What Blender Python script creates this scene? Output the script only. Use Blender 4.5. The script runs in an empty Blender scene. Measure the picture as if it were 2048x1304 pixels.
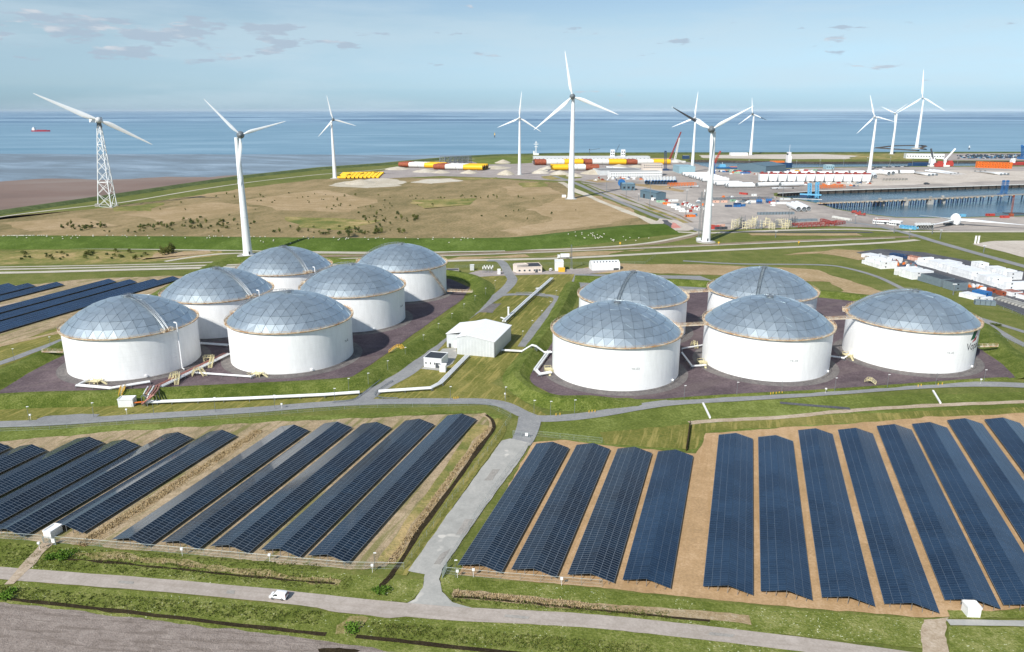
import bpy, bmesh, math, random
import numpy as np
from mathutils import Vector, Matrix, Quaternion, noise as mnoise
R = math.radians
random.seed(7)
SC = bpy.context.scene
COL = SC.collection
# ------------------------------------------------------------------ camera, light, exposure
CAM_H = 120.0
FOC = 1494.0                       # focal length in pixels of a 2048 px wide picture
PITCH = math.atan(431 / FOC)
cd = bpy.data.cameras.new('camera'); cam = bpy.data.objects.new('camera', cd); COL.objects.link(cam)
cd.sensor_width = 36; cd.lens = 36 * FOC / 2048; cd.clip_start = 1; cd.clip_end = 400000
cam.location = (0, 0, CAM_H); cam.rotation_euler = (math.pi / 2 - PITCH, 0, 0)
SC.camera = cam
SC.render.resolution_x = 1024; SC.render.resolution_y = 652
SC.view_settings.view_transform = 'Standard'; SC.view_settings.look = 'None'
SC.view_settings.exposure = 0.10; SC.view_settings.gamma = 1.0; SC.view_settings.use_curve_mapping = False
SUN_EL, SUN_AZ = 39.5, 214.0       # azimuth clockwise from +Y (the way the camera looks)
sd = bpy.data.lights.new('sun', 'SUN'); sd.energy = 4.85; sd.angle = R(0.53); sd.color = (1.0, 0.955, 0.89)
sun = bpy.data.objects.new('sun', sd); COL.objects.link(sun)
ldir = Vector((-math.sin(R(SUN_AZ)) * math.cos(R(SUN_EL)), -math.cos(R(SUN_AZ)) * math.cos(R(SUN_EL)), -math.sin(R(SUN_EL))))
sun.rotation_euler = ldir.to_track_quat('-Z', 'Y').to_euler(); sun.location = (-300, -400, 600)

def C(h):
    h = h.lstrip('#'); o = []
    for i in (0, 2, 4):
        c = int(h[i:i + 2], 16) / 255
        o.append(c / 12.92 if c <= .04045 else ((c + .055) / 1.055) ** 2.4)
    return (*o, 1.0)

class NT:
    """tiny helper to write node trees"""
    def __init__(s, tree): s.t = tree; s.n = tree.nodes; s.l = tree.links
    def node(s, typ, **kw):
        n = s.n.new(typ)
        for k, v in kw.items():
            if k == 'inp':
                for a, b in v.items(): s.put(n, a, b)
            else: setattr(n, k, v)
        return n
    def put(s, n, a, b):
        if isinstance(b, bpy.types.NodeSocket): s.l.new(b, n.inputs[a])
        else: n.inputs[a].default_value = b
    def math(s, op, a, b=0.0, c=0.0, clamp=False):
        n = s.n.new('ShaderNodeMath'); n.operation = op; n.use_clamp = clamp
        for i, x in enumerate((a, b, c)): s.put(n, i, x)
        return n.outputs[0]
    def mix(s, f, a, b, mode='MIX'):
        n = s.n.new('ShaderNodeMix'); n.data_type = 'RGBA'; n.blend_type = mode
        s.put(n, 0, f); s.put(n, 6, a); s.put(n, 7, b); return n.outputs[2]
    def noise(s, vec, scale, detail=3.0, rough=.55, dist=0.0):
        n = s.node('ShaderNodeTexNoise', inp={'Vector': vec, 'Scale': scale, 'Detail': detail, 'Roughness': rough, 'Distortion': dist})
        return n.outputs['Fac']
    def ramp(s, f, stops, interp='LINEAR'):
        n = s.n.new('ShaderNodeValToRGB'); s.l.new(f, n.inputs[0]); n.color_ramp.interpolation = interp
        e = n.color_ramp.elements
        while len(e) < len(stops): e.new(.5)
        for i, (p, c) in enumerate(stops): e[i].position = p; e[i].color = c
        return n.outputs[0]
    def smooth(s, x, a, b):
        n = s.n.new('ShaderNodeMapRange'); n.interpolation_type = 'SMOOTHSTEP'
        s.put(n, 0, x); s.put(n, 1, a); s.put(n, 2, b); return n.outputs[0]

# ------------------------------------------------------------------ sky
W = bpy.data.worlds.new('World'); SC.world = W; W.use_nodes = True
wt = NT(W.node_tree); wt.n.clear()
sky = wt.node('ShaderNodeTexSky'); sky.sky_type = 'NISHITA'; sky.sun_disc = False
sky.sun_elevation = R(SUN_EL); sky.sun_rotation = R(SUN_AZ); sky.altitude = 100
sky.air_density = 1.0; sky.dust_density = 0.4; sky.ozone_density = 2.2
gen = wt.node('ShaderNodeTexCoord').outputs['Generated']
sx = wt.node('ShaderNodeSeparateXYZ', inp={0: gen})
el = wt.math('ARCSINE', sx.outputs['Z']); az = wt.math('ARCTAN2', sx.outputs['X'], sx.outputs['Y'])
cv = wt.node('ShaderNodeCombineXYZ', inp={0: az, 1: wt.math('MULTIPLY', el, 4.6), 2: 0.37}).outputs[0]
cv2 = wt.node('ShaderNodeCombineXYZ', inp={0: az, 1: wt.math('MULTIPLY', el, 7.0), 2: 1.9}).outputs[0]
low = wt.smooth(el, R(-1.0), R(6.5))
tint = wt.mix(1.0, sky.outputs[0], wt.mix(low, (.535, .83, 1.36, 1), (.95, .97, 1.0, 1)), 'MULTIPLY')
haze_top = wt.smooth(el, R(1.25), R(1.7))
col = wt.mix(haze_top, wt.mix(1.0, tint, (.93, .97, .99, 1), 'MULTIPLY'), tint)
veil = wt.smooth(wt.noise(cv2, 2.6, 5, .62), .40, .66)
col = wt.mix(wt.math('MULTIPLY', veil, .42), col, (5.7, 7.0, 7.9, 1))
# small flat cumulus low over the sea, thicker to the left
band = wt.math('MULTIPLY', wt.smooth(el, R(1.9), R(3.9)), wt.math('SUBTRACT', 1.0, wt.smooth(el, R(5.2), R(6.6))))
left = wt.math('ADD', .45, wt.math('MULTIPLY', wt.smooth(az, R(-9), R(-19)), .55))
dens = wt.noise(cv, 17.0, 5, .56)
thr = wt.math('SUBTRACT', .69, wt.math('MULTIPLY', wt.math('MULTIPLY', band, left), .20))
cm = wt.smooth(wt.math('SUBTRACT', dens, thr), 0.0, .07)
lit = wt.smooth(wt.noise(wt.node('ShaderNodeVectorMath', operation='ADD', inp={0: cv, 1: (.006, -.010, 0)}).outputs[0], 16.0, 5, .58), .50, .72)
ccol = wt.mix(lit, (4.0, 4.9, 6.0, 1), (7.0, 7.1, 7.5, 1))
col = wt.mix(wt.math('MULTIPLY', cm, .78), col, ccol)
bg = wt.node('ShaderNodeBackground', inp={'Color': col, 'Strength': 0.10})
wo = wt.node('ShaderNodeOutputWorld'); wt.l.new(bg.outputs[0], wo.inputs[0])

# ------------------------------------------------------------------ picture coordinates -> ground
def G(u, v, z=0.0):
    yc = -(v - 652) / FOC
    d = ((u - 1024) / FOC, math.cos(PITCH) + yc * math.sin(PITCH), -math.sin(PITCH) + yc * math.cos(PITCH))
    t = (z - CAM_H) / d[2]
    return Vector((d[0] * t, d[1] * t, z))
def ray(u, v):
    yc = -(v - 652) / FOC
    return Vector(((u - 1024) / FOC, math.cos(PITCH) + yc * math.sin(PITCH), -math.sin(PITCH) + yc * math.cos(PITCH)))
def px(p):
    """metres per photograph pixel at a point"""
    return (Vector(p) - Vector((0, 0, CAM_H))).length / FOC
AZ = math.atan2(481, math.hypot(FOC, 431))            # the site's main axis
ES = Vector((math.sin(AZ), math.cos(AZ), 0)); ET = Vector((math.cos(AZ), -math.sin(AZ), 0))

# ------------------------------------------------------------------ materials
M = {}
def mat(name, c, rough=.6, metal=0.0, var=.10, scale=.6, spec=.4, rnd=0.0, c2=None, alpha=1.0, bump=0.0, stretch=(1, 1, 1)):
    if name in M: return M[name]
    m = bpy.data.materials.new(name); m.use_nodes = True; t = NT(m.node_tree); b = t.n['Principled BSDF']
    c = C(c) if isinstance(c, str) else c
    pos = t.node('ShaderNodeNewGeometry').outputs['Position']
    vec = t.node('ShaderNodeMapping', inp={0: pos, 3: stretch}).outputs[0]
    n = t.noise(vec, scale, 5, .6)
    if c2 is not None:
        base = t.mix(t.smooth(n, .42, .62), c, C(c2))
    else:
        lo = tuple(x * (1 - var) for x in c[:3]) + (1,); hi = tuple(min(1, x * (1 + var)) for x in c[:3]) + (1,)
        base = t.mix(t.smooth(n, .3, .7), lo, hi)
    if rnd:
        r = t.node('ShaderNodeObjectInfo').outputs['Random']
        f = t.math('ADD', 1 - rnd, t.math('MULTIPLY', r, 2 * rnd))
        base = t.mix(1.0, base, t.node('ShaderNodeCombineColor', inp={0: f, 1: f, 2: f}).outputs[0], 'MULTIPLY')
    t.put(b, 'Base Color', base)
    b.inputs['Roughness'].default_value = rough; b.inputs['Metallic'].default_value = metal
    b.inputs['Specular IOR Level'].default_value = spec; b.inputs['Alpha'].default_value = alpha
    if bump:
        bn = t.node('ShaderNodeBump', inp={'Strength': bump, 'Distance': .3, 'Height': n}); t.put(b, 'Normal', bn.outputs[0])
    M[name] = m; return m

def gmat(name, cols, sc=(.012, .09, .9), w=(.28, .31, .41), bump=.5, bdist=.25, rot=0.0, stretch=1.0, fleck=None, streak=None, rough=.95, spec=.1, spread=.10):
    """ground: three colours mixed by three sizes of noise, optional drawn-out streaks and pale flecks"""
    m = bpy.data.materials.new(name); m.use_nodes = True; t = NT(m.node_tree); b = t.n['Principled BSDF']
    pos = t.node('ShaderNodeNewGeometry').outputs['Position']
    vec = t.node('ShaderNodeMapping', inp={0: t.node('ShaderNodeMapping', inp={0: pos, 2: (0, 0, rot)}).outputs[0], 3: (1, 1 / stretch, 1)}).outputs[0]
    ns = [t.noise(vec, s, 5, .62, .4) for s in sc]
    f = t.math('ADD', t.math('ADD', t.math('MULTIPLY', ns[0], w[0]), t.math('MULTIPLY', ns[1], w[1])), t.math('MULTIPLY', ns[2], w[2]))
    col = t.ramp(f, [(.5 - spread, C(cols[0])), (.5, C(cols[1])), (.5 + spread, C(cols[2]))])
    if streak:      # (angle, scale across, ratio, colour, strength)
        a, s, q, c, k = streak
        v2 = t.node('ShaderNodeMapping', inp={0: t.node('ShaderNodeMapping', inp={0: pos, 2: (0, 0, a)}).outputs[0], 3: (1, 1 / q, 1)}).outputs[0]
        col = t.mix(t.math('MULTIPLY', t.smooth(t.noise(v2, s, 3, .6), .5, .64), k), col, C(c))
    if fleck:       # (scale, threshold, colour)
        s, th, c = fleck
        patch = t.smooth(t.noise(pos, .05, 3), .42, .62)
        fl = t.math('MULTIPLY', t.smooth(t.noise(pos, s, 1, .3), th, th + .05), patch)
        col = t.mix(fl, col, C(c))
    t.put(b, 'Base Color', col)
    b.inputs['Roughness'].default_value = rough; b.inputs['Specular IOR Level'].default_value = spec
    if bump:
        h = t.math('ADD', ns[2], t.math('MULTIPLY', t.noise(vec, sc[2] * 3.3, 2), .5))
        bn = t.node('ShaderNodeBump', inp={'Strength': bump, 'Distance': bdist, 'Height': h}); t.put(b, 'Normal', bn.outputs[0])
    M[name] = m; return m

# ------------------------------------------------------------------ mesh builder
class MB:
    def __init__(s): s.v = []; s.f = []; s.m = []
    def add(s, vs, fs, mi=0):
        k = len(s.v); s.v += [tuple(p) for p in vs]; s.f += [tuple(i + k for i in f) for f in fs]; s.m += [mi] * len(fs); return s
    def box(s, c, size, rz=0.0, mi=0):
        """c = centre of the base"""
        x, y, z = size; ca, sa = math.cos(rz), math.sin(rz); vs = []
        for dz in (0, z):
            for dx, dy in ((-x/2, -y/2), (x/2, -y/2), (x/2, y/2), (-x/2, y/2)):
                vs.append((c[0] + dx * ca - dy * sa, c[1] + dx * sa + dy * ca, c[2] + dz))
        return s.add(vs, [(3, 2, 1, 0), (4, 5, 6, 7), (0, 1, 5, 4), (1, 2, 6, 5), (2, 3, 7, 6), (3, 0, 4, 7)], mi)
    def beam(s, p, q, w, h=None, mi=0):
        h = h or w; p, q = Vector(p), Vector(q); d = (q - p).normalized()
        up = Vector((0, 0, 1)) if abs(d.z) < .95 else Vector((1, 0, 0))
        a = d.cross(up).normalized(); b = a.cross(d); vs = []
        for o in (p, q):
            for i, j in ((-1, -1), (1, -1), (1, 1), (-1, 1)): vs.append(o + a * (i * w / 2) + b * (j * h / 2))
        return s.add(vs, [(0, 1, 2, 3), (7, 6, 5, 4), (0, 4, 5, 1), (1, 5, 6, 2), (2, 6, 7, 3), (3, 7, 4, 0)], mi)
    def cyl(s, p, q, r1, r2=None, n=12, mi=0, caps=True):
        r2 = r1 if r2 is None else r2; p, q = Vector(p), Vector(q); d = (q - p).normalized()
        up = Vector((0, 0, 1)) if abs(d.z) < .95 else Vector((1, 0, 0))
        a = d.cross(up).normalized(); b = a.cross(d); vs = []
        for o, r in ((p, r1), (q, r2)):
            for i in range(n):
                t = 2 * math.pi * i / n; vs.append(o + a * (r * math.cos(t)) + b * (r * math.sin(t)))
        fs = [(i, i + n, (i + 1) % n + n, (i + 1) % n) for i in range(n)]
        if caps: fs += [tuple(range(n)), tuple(range(2 * n - 1, n - 1, -1))]
        return s.add(vs, fs, mi)
    def tube(s, pts, r, n=8, mi=0):
        pts = [Vector(p) for p in pts]; vs = []; fs = []
        for i, p in enumerate(pts):
            d = (pts[min(i + 1, len(pts) - 1)] - pts[max(i - 1, 0)]).normalized()
            up = Vector((0, 0, 1)) if abs(d.z) < .95 else Vector((1, 0, 0))
            a = d.cross(up).normalized(); b = a.cross(d)
            for j in range(n):
                t = 2 * math.pi * j / n; vs.append(p + a * (r * math.cos(t)) + b * (r * math.sin(t)))
        for i in range(len(pts) - 1):
            for j in range(n): fs.append((i*n + j, (i+1)*n + j, (i+1)*n + (j+1) % n, i*n + (j+1) % n))
        fs += [tuple(range(n)), tuple(range(len(vs) - 1, len(vs) - n - 1, -1))]
        return s.add(vs, fs, mi)
    def lathe(s, prof, c=(0, 0, 0), n=32, mi=0):
        vs = []; fs = []
        for r, z in prof:
            for j in range(n):
                t = 2 * math.pi * j / n; vs.append((c[0] + r * math.cos(t), c[1] + r * math.sin(t), c[2] + z))
        for i in range(len(prof) - 1):
            for j in range(n): fs.append((i*n + j, i*n + (j+1) % n, (i+1)*n + (j+1) % n, (i+1)*n + j))
        return s.add(vs, fs, mi)
    def prism(s, poly, z0, z1, mi=0):
        n = len(poly); vs = [(p[0], p[1], z0) for p in poly] + [(p[0], p[1], z1) for p in poly]
        return s.add(vs, [tuple(range(n - 1, -1, -1)), tuple(range(n, 2 * n))] + [(i, (i+1) % n, (i+1) % n + n, i + n) for i in range(n)], mi)
    def ball(s, c, r, n=8, k=5, sq=1.0, mi=0):
        return s.lathe([(max(.001, r * math.sin(math.pi * i / k)), -r * sq * math.cos(math.pi * i / k)) for i in range(k + 1)], c, n, mi)
    def mesh(s, name, mats, smooth=False, org=(0, 0, 0)):
        me = bpy.data.meshes.new(name)
        o = Vector(org)
        me.from_pydata([Vector(p) - o for p in s.v], [], s.f)
        for m in (mats if isinstance(mats, (list, tuple)) else [mats]): me.materials.append(M[m] if isinstance(m, str) else m)
        if any(s.m): me.polygons.foreach_set('material_index', s.m)
        if smooth:
            me.polygons.foreach_set('use_smooth', [True] * len(s.f))
            try: me.set_sharp_from_angle(angle=R(38))
            except Exception: pass
        me.update(); return me
    def build(s, name, mats, parent=None, smooth=False, org=None):
        """vertices are world coordinates unless org says otherwise; the object sits at its parent or at org"""
        if parent is not None: return put(name, s.mesh(name, mats, smooth, parent_base(parent)), parent)
        org = (0, 0, 0) if org is None else org
        o = put(name, s.mesh(name, mats, smooth, org)); o.location = org; return o
def parent_base(p):
    return Vector(p.location) + (parent_base(p.parent) if p.parent else Vector((0, 0, 0)))
def put(name, me, parent=None, loc=None, rz=None):
    o = bpy.data.objects.new(name, me); COL.objects.link(o)
    if parent is not None: o.parent = parent
    if loc is not None: o.location = loc
    if rz is not None: o.rotation_euler = (0, 0, rz)
    return o
def tag(o, label=None, cat=None, group=None, kind=None):
    if label: o['label'] = label
    if cat: o['category'] = cat
    if group: o['group'] = group
    if kind: o['kind'] = kind
    return o
def thing(name, label, cat, loc=(0, 0, 0), group=None):
    o = bpy.data.objects.new(name, None); COL.objects.link(o); o.location = loc; o.empty_display_size = 1
    return tag(o, label, cat, group)
def copy_tree(o, loc=None, rz=None, label=None, group=None, parent=None):
    c = o.copy(); COL.objects.link(c)
    if parent is not None: c.parent = parent
    if loc is not None: c.location = loc
    if rz is not None: c.rotation_euler = (0, 0, rz)
    if label: c['label'] = label
    if group: c['group'] = group
    for ch in o.children: copy_tree(ch, parent=c)
    return c

# ------------------------------------------------------------------ ground sheets
LAYER = {}
def lift(k, z):
    LAYER[k] = LAYER.get(k, 0) + 1
    return z + .03 * k + .0012 * LAYER[k]
def fray(pts, jit=1.0, closed=True):
    """subdivide an outline and make it ragged"""
    out = []; n = len(pts)
    for i in range(n if closed else n - 1):
        a, b = pts[i], pts[(i + 1) % n]; L = (b - a).length; d = max(60, (a + b).length / 2)
        k = max(1, min(60, int(L / (d * .007)))); nrm = Vector((-(b - a).y, (b - a).x, 0)).normalized()
        for j in range(k):
            p = a.lerp(b, j / k); w = 0 if j == 0 and jit < .5 else 1
            jj = min(jit, 2.0); f = mnoise.fractal(p / (d * .035 * max(1, jj)), .9, 2.0, 3) * d * .0055 * jj * w
            out.append(p + nrm * f)
    if not closed: out.append(pts[-1])
    return out
def sheet(name, pts, m, k, jit=1.0, z=0.0, kind='structure'):
    P = [Vector(p) if len(p) == 3 else G(*p) for p in pts]
    P = fray(P, jit); zz = lift(k, z)
    mb = MB(); mb.add([(p.x, p.y, zz) for p in P], [tuple(range(len(P)))])
    o = mb.build(name, m)
    if o.data.polygons[0].normal.z < 0: o.data.flip_normals()
    return tag(o, kind=kind)
def spline(P, step=6):
    P = [Vector(p) for p in P]
    if len(P) < 3:
        return [P[0].lerp(P[1], i / 8) for i in range(9)]
    Q = [P[0] * 2 - P[1]] + P + [P[-1] * 2 - P[-2]]; out = []
    for i in range(1, len(Q) - 2):
        a, b, c, d = Q[i-1:i+3]
        for j in range(step):
            t = j / step
            out.append(.5 * ((2*b) + (c-a)*t + (2*a-5*b+4*c-d)*t*t + (3*b-a-3*c+d)*t**3))
    out.append(P[-1]); return out
def offset_line(P, o):
    out = []
    for i, p in enumerate(P):
        d = (P[min(i+1, len(P)-1)] - P[max(i-1, 0)]); d.z = 0; d.normalize()
        out.append(p + Vector((d.y, -d.x, 0)) * o)
    return out
def ribbon(name, pts, wid, m, k, jit=.35, kind='structure', step=8, z=0.0):
    P = spline([Vector(p) if len(p) == 3 else G(*p) for p in pts], step); mb = MB(); n = len(P)
    L = []; Rr = []
    for i, p in enumerate(P):
        d = max(60, p.length); w = wid if not isinstance(wid, (list, tuple)) else wid[0] + (wid[1] - wid[0]) * i / (n - 1)
        dd = (P[min(i+1, n-1)] - P[max(i-1, 0)]); dd.z = 0; dd.normalize(); s = Vector((dd.y, -dd.x, 0))
        j1 = mnoise.noise(p / (d * .02)) * d * .002 * jit; j2 = mnoise.noise(p / (d * .02) + Vector((9, 9, 9))) * d * .002 * jit
        L.append(p - s * (w / 2 + j1)); Rr.append(p + s * (w / 2 + j2))
    zz = lift(k, z)
    mb.add([(p.x, p.y, zz) for p in L] + [(p.x, p.y, zz) for p in Rr], [(i, i + n, i + n + 1, i + 1) for i in range(n - 1)])
    o = mb.build(name, m)
    if o.data.polygons[0].normal.z < 0: o.data.flip_normals()
    return tag(o, kind=kind)
def bank(name, pts, prof, m, kind='structure', jit=.35, step=10, taper=0):
    """a long earth bank: prof = [(offset across, height), ...] swept along a line"""
    P = spline([Vector(p) if len(p) == 3 else G(*p) for p in pts], step); n = len(P); mb = MB(); vs = []
    for i, p in enumerate(P):
        dd = (P[min(i+1, n-1)] - P[max(i-1, 0)]); dd.z = 0; dd.normalize(); s = Vector((dd.y, -dd.x, 0))
        tp = 1.0 if not taper else min(1, i / taper, (n - 1 - i) / taper); tp = tp * tp * (3 - 2 * tp)
        for o, h in prof:
            h = h * tp if h > 0 else h; q = p + s * o; e = mnoise.fractal(q * .12, 1.0, 2.0, 3) * jit
            vs.append((q.x + e * s.x, q.y + e * s.y, h + (e * .5 if h > .1 else 0)))
    k = len(prof)
    mb.add(vs, [(i*k + j, (i+1)*k + j, (i+1)*k + j + 1, i*k + j + 1) for i in range(n - 1) for j in range(k - 1)])
    o = mb.build(name, m, smooth=True)
    if sum(p.normal.z for p in o.data.polygons) < 0: o.data.flip_normals()
    return tag(o, kind=kind)
ORD = 'first second third fourth fifth sixth seventh eighth ninth tenth eleventh twelfth thirteenth fourteenth fifteenth sixteenth seventeenth eighteenth nineteenth twentieth'.split()
# ------------------------------------------------------------------ ground materials
LUSH = ('#535f26', '#697436', '#87904f'); MOWN = ('#5c632b', '#74743a', '#8d864e')
gmat('grass_ground', ('#545f2a', '#697038', '#84804e'), spread=.12)
gmat('grass_lush', LUSH, bump=.8)
gmat('grass_bank', ('#4e5f22', '#687534', '#888f4e'), sc=(.03, .22, 1.3), bump=1.0, bdist=.7)
gmat('grass_dyke', ('#43571d', '#526528', '#687a3b'), sc=(.01, .06, .6), bump=.5)
gmat('grass_mown', MOWN, streak=(AZ, .55, 14, '#a8995c', .55), bump=.6)
gmat('grass_verge', ('#596528', '#747d3b', '#98985e'), sc=(.03, .2, 1.5), fleck=(2.4, .70, '#dfe3bd'), bump=1.0, bdist=.35)
gmat('scrub', ('#5f6c35', '#84804a', '#b39c6e'), sc=(.01, .05, .35), w=(.35, .4, .25), bump=.9, bdist=.6)
gmat('tan_field', ('#6a6440', '#8f7f5b', '#ad9672'), sc=(.007, .04, .4), w=(.34, .33, .33), stretch=2.2, rot=.2, bump=.7, bdist=.6, spread=.12)
gmat('tan_bare', ('#92805b', '#a58f6c', '#b8a283'), sc=(.01, .06, .5), bump=.5)
gmat('sand_pale', ('#b3a792', '#c4bba8', '#d6cfc2'), sc=(.01, .06, .5), bump=.4)
gmat('gravel_yard', ('#8d8580', '#a19893', '#b2aaa3'), sc=(.008, .05, .5), bump=.3)
gmat('port_yard', ('#8e8781', '#a79f97', '#bab1a7'), sc=(.006, .03, .25), w=(.45, .35, .2), bump=.15, stretch=2, streak=(1.35, .05, 9, '#8d8580', .4))
gmat('port_yard_pale', ('#b3a99d', '#c3b9ac', '#cfc7bc'), sc=(.006, .03, .25), bump=.15)
gmat('pit_floor', ('#51474a', '#62565a', '#75686a'), sc=(.02, .11, 1.0), bump=.25, streak=(AZ + .8, .12, 7, '#776c69', .35))
gmat('pit_apron', ('#5f5b5b', '#716d6b', '#85807c'), sc=(.05, .3, 1.5), bump=.2)
gmat('asphalt', ('#808181', '#8c8d8d', '#999997'), sc=(.03, .25, 1.4), bump=.15, bdist=.06)
gmat('asphalt_dark', ('#4c4d51', '#595a5e', '#6a6a6c'), sc=(.02, .1, .9), bump=.15, bdist=.06)
gmat('old_concrete', ('#999892', '#a6a59f', '#b3b1aa'), sc=(.03, .2, 1.3), w=(.4, .35, .25), bump=.15, bdist=.05, fleck=(.22, .66, '#c8c4bb'))
gmat('pale_road', ('#a0968b', '#aca298', '#b8aea4'), sc=(.04, .3, 1.6), bump=.12, bdist=.05, streak=(1.72, .8, 30, '#998d82', .35))
gmat('far_road', ('#b3ac9c', '#bfb8a9', '#ccc5b8'), sc=(.02, .1, .6), bump=0)
gmat('red_paving', ('#b97a6e', '#c98a7e', '#d39a8d'), sc=(.02, .1, .6), bump=0)
gmat('rail_bed', ('#776a58', '#8d7e69', '#a0917a'), sc=(.03, .15, .9), bump=.4)
gmat('solar_soil', ('#80765a', '#a69376', '#bfab8e'), sc=(.04, .25, 1.6), bump=.7, streak=(AZ, .35, 14, '#72743f', .7))
gmat('solar_soil_orange', ('#a08563', '#b4956f', '#c4a683'), sc=(.03, .2, 1.4), bump=.4, streak=(AZ, .4, 16, '#a68760', .5))
gmat('ploughed', ('#857a71', '#9b8f86', '#ab9f95'), sc=(.03, .35, 2.6), w=(.25, .35, .4), bump=1.0, bdist=.3, streak=(1.68, .9, 12, '#756a60', .5))
gmat('mud_and_shade', ('#2a2418', '#383022', '#4a402d'), sc=(.1, .6, 2.5), bump=.8)  # dark mud; along the ditches this colour also paints in the bank's shade
gmat('reed', ('#a58e69', '#bda580', '#d2bf9f'), sc=(.08, .5, 2.2), bump=1.2, bdist=.5)
gmat('dry_verge', ('#6f7038', '#94895a', '#b5a580'), sc=(.08, .5, 2.2), bump=.8, bdist=.3)
gmat('dirt_track', ('#9f8d76', '#b4a38d', '#c3b4a0'), sc=(.05, .3, 1.6), bump=.5)
gmat('quay_wall', ('#3d3835', '#504943', '#665e55'), sc=(.02, .2, .6), bump=.3)
gmat('sea_dyke', ('#3f4a2d', '#515e38', '#6a7249'), sc=(.02, .12, .6), bump=.6)

def water_mat(name, kind):
    m = bpy.data.materials.new(name); m.use_nodes = True; t = NT(m.node_tree); b = t.n['Principled BSDF']
    pos = t.node('ShaderNodeNewGeometry').outputs['Position']; sp = t.node('ShaderNodeSeparateXYZ', inp={0: pos})
    if kind == 'sea':
        far = t.noise(t.node('ShaderNodeMapping', inp={0: pos, 3: (.35, 1, 1)}).outputs[0], .00052, 5, .62, .3)
        mid = t.noise(t.node('ShaderNodeMapping', inp={0: pos, 3: (.45, 1, 1)}).outputs[0], .0032, 4, .6)
        c = t.ramp(mid, [(.34, C('#6a8fa3')), (.5, C('#7799ac')), (.66, C('#88a8b9'))])
        near = t.mix(t.smooth(sp.outputs['Y'], 2600, 9000), c, C('#7093a8'))
        fc = t.ramp(far, [(.40, C('#52728f')), (.48, C('#63849f')), (.53, C('#a3bfcf')), (.57, C('#64879f')), (.63, C('#9ab6c8'))])
        col = t.mix(t.smooth(sp.outputs['Y'], 5000, 11000), near, fc)
        rough = .42
    elif kind == 'shallow':
        n1 = t.noise(t.node('ShaderNodeMapping', inp={0: t.node('ShaderNodeMapping', inp={0: pos, 2: (0, 0, .5)}).outputs[0], 3: (.4, 1, 1)}).outputs[0], .010, 6, .68, .8)
        n2 = t.noise(t.node('ShaderNodeMapping', inp={0: pos, 3: (.3, 1, 1)}).outputs[0], .0022, 4, .6)
        f = t.math('ADD', t.math('MULTIPLY', n1, .6), t.math('MULTIPLY', n2, .4))
        col = t.ramp(f, [(.40, C('#6e7880')), (.48, C('#76848e')), (.55, C('#8495a2')), (.63, C('#9fb0bc'))])
        rough = .35
    else:
        n1 = t.noise(t.node('ShaderNodeMapping', inp={0: t.node('ShaderNodeMapping', inp={0: pos, 2: (0, 0, -.25)}).outputs[0], 3: (.35, 1, 1)}).outputs[0], .006, 6, .65, .6)
        n2 = t.noise(pos, .0024, 3)
        f = t.math('ADD', t.math('MULTIPLY', n1, .55), t.math('MULTIPLY', n2, .45))
        col = t.ramp(f, [(.38, C('#75645a')), (.48, C('#846f63')), (.57, C('#8b7a6f')), (.66, C('#94897f'))])
        rough = .6
    t.put(b, 'Base Color', col); b.inputs['Roughness'].default_value = rough; b.inputs['Specular IOR Level'].default_value = .12
    wv = t.noise(t.node('ShaderNodeMapping', inp={0: pos, 3: (.6, 1, 1)}).outputs[0], .12, 4, .6)
    bn = t.node('ShaderNodeBump', inp={'Strength': .6, 'Distance': 1.2, 'Height': wv}); t.put(b, 'Normal', bn.outputs[0])
    M[name] = m
water_mat('sea_water', 'sea'); water_mat('shallow_water', 'shallow'); water_mat('mudflat', 'mud')
mh = bpy.data.materials.new('harbour_water'); mh.use_nodes = True; t_ = NT(mh.node_tree); b_ = t_.n['Principled BSDF']
p_ = t_.node('ShaderNodeNewGeometry').outputs['Position']
t_.put(b_, 'Base Color', t_.ramp(t_.noise(p_, .02, 4), [(.35, C('#33505f')), (.65, C('#43626f'))])); b_.inputs['Roughness'].default_value = .22; b_.inputs['Specular IOR Level'].default_value = .3
t_.put(b_, 'Normal', t_.node('ShaderNodeBump', inp={'Strength': .35, 'Distance': .5, 'Height': t_.noise(p_, .25, 4)}).outputs[0]); M['harbour_water'] = mh

# ------------------------------------------------------------------ sea, land, fields
SEA = -5.0
mb = MB(); mb.add([(-160000, -2000, SEA), (160000, -2000, SEA), (160000, 170000, SEA), (-160000, 170000, SEA)], [(0, 1, 2, 3)])
tag(mb.build('sea', 'sea_water'), kind='structure')
coast = [(-700, 600), (-300, 468), (0, 421), (200, 392), (470, 352), (640, 334), (760, 326), (800, 322), (900, 313), (990, 308.5), (1100, 306), (1200, 305), (1500, 304.5), (1800, 304), (2060, 303.5), (2500, 303)]
basin_far = [(2500, 322), (1950, 322), (1640, 323.5), (1400, 320), (1374, 319.5), (1398, 331), (1430, 337), (1520, 338.5), (1575, 336), (1640, 334), (1800, 332.5), (2000, 331), (2500, 330)]
basin_near = [(2500, 358), (2048, 369.5), (1640, 382), (1556, 387), (1552, 391), (1600, 399), (1640, 407), (1670, 417), (1730, 427), (1791, 434), (1900, 435), (2000, 432), (2100, 430), (2500, 428)]
out = [G(*p) for p in coast + basin_far + basin_near] + [Vector((2600, 30, 0)), Vector((-2600, 30, 0)), Vector((-2600, 420, 0))]
n = len(out); mb = MB()
mb.add([(p.x, p.y, 0) for p in out], [tuple(range(n - 1, -1, -1))])
mb.add([(p.x, p.y, 0) for p in out] + [(p.x, p.y, SEA - 1.5) for p in out], [(i, (i + 1) % n, (i + 1) % n + n, i + n) for i in range(n)], 1)
land = tag(mb.build('ground', ['grass_ground', 'quay_wall']), kind='structure')
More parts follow.
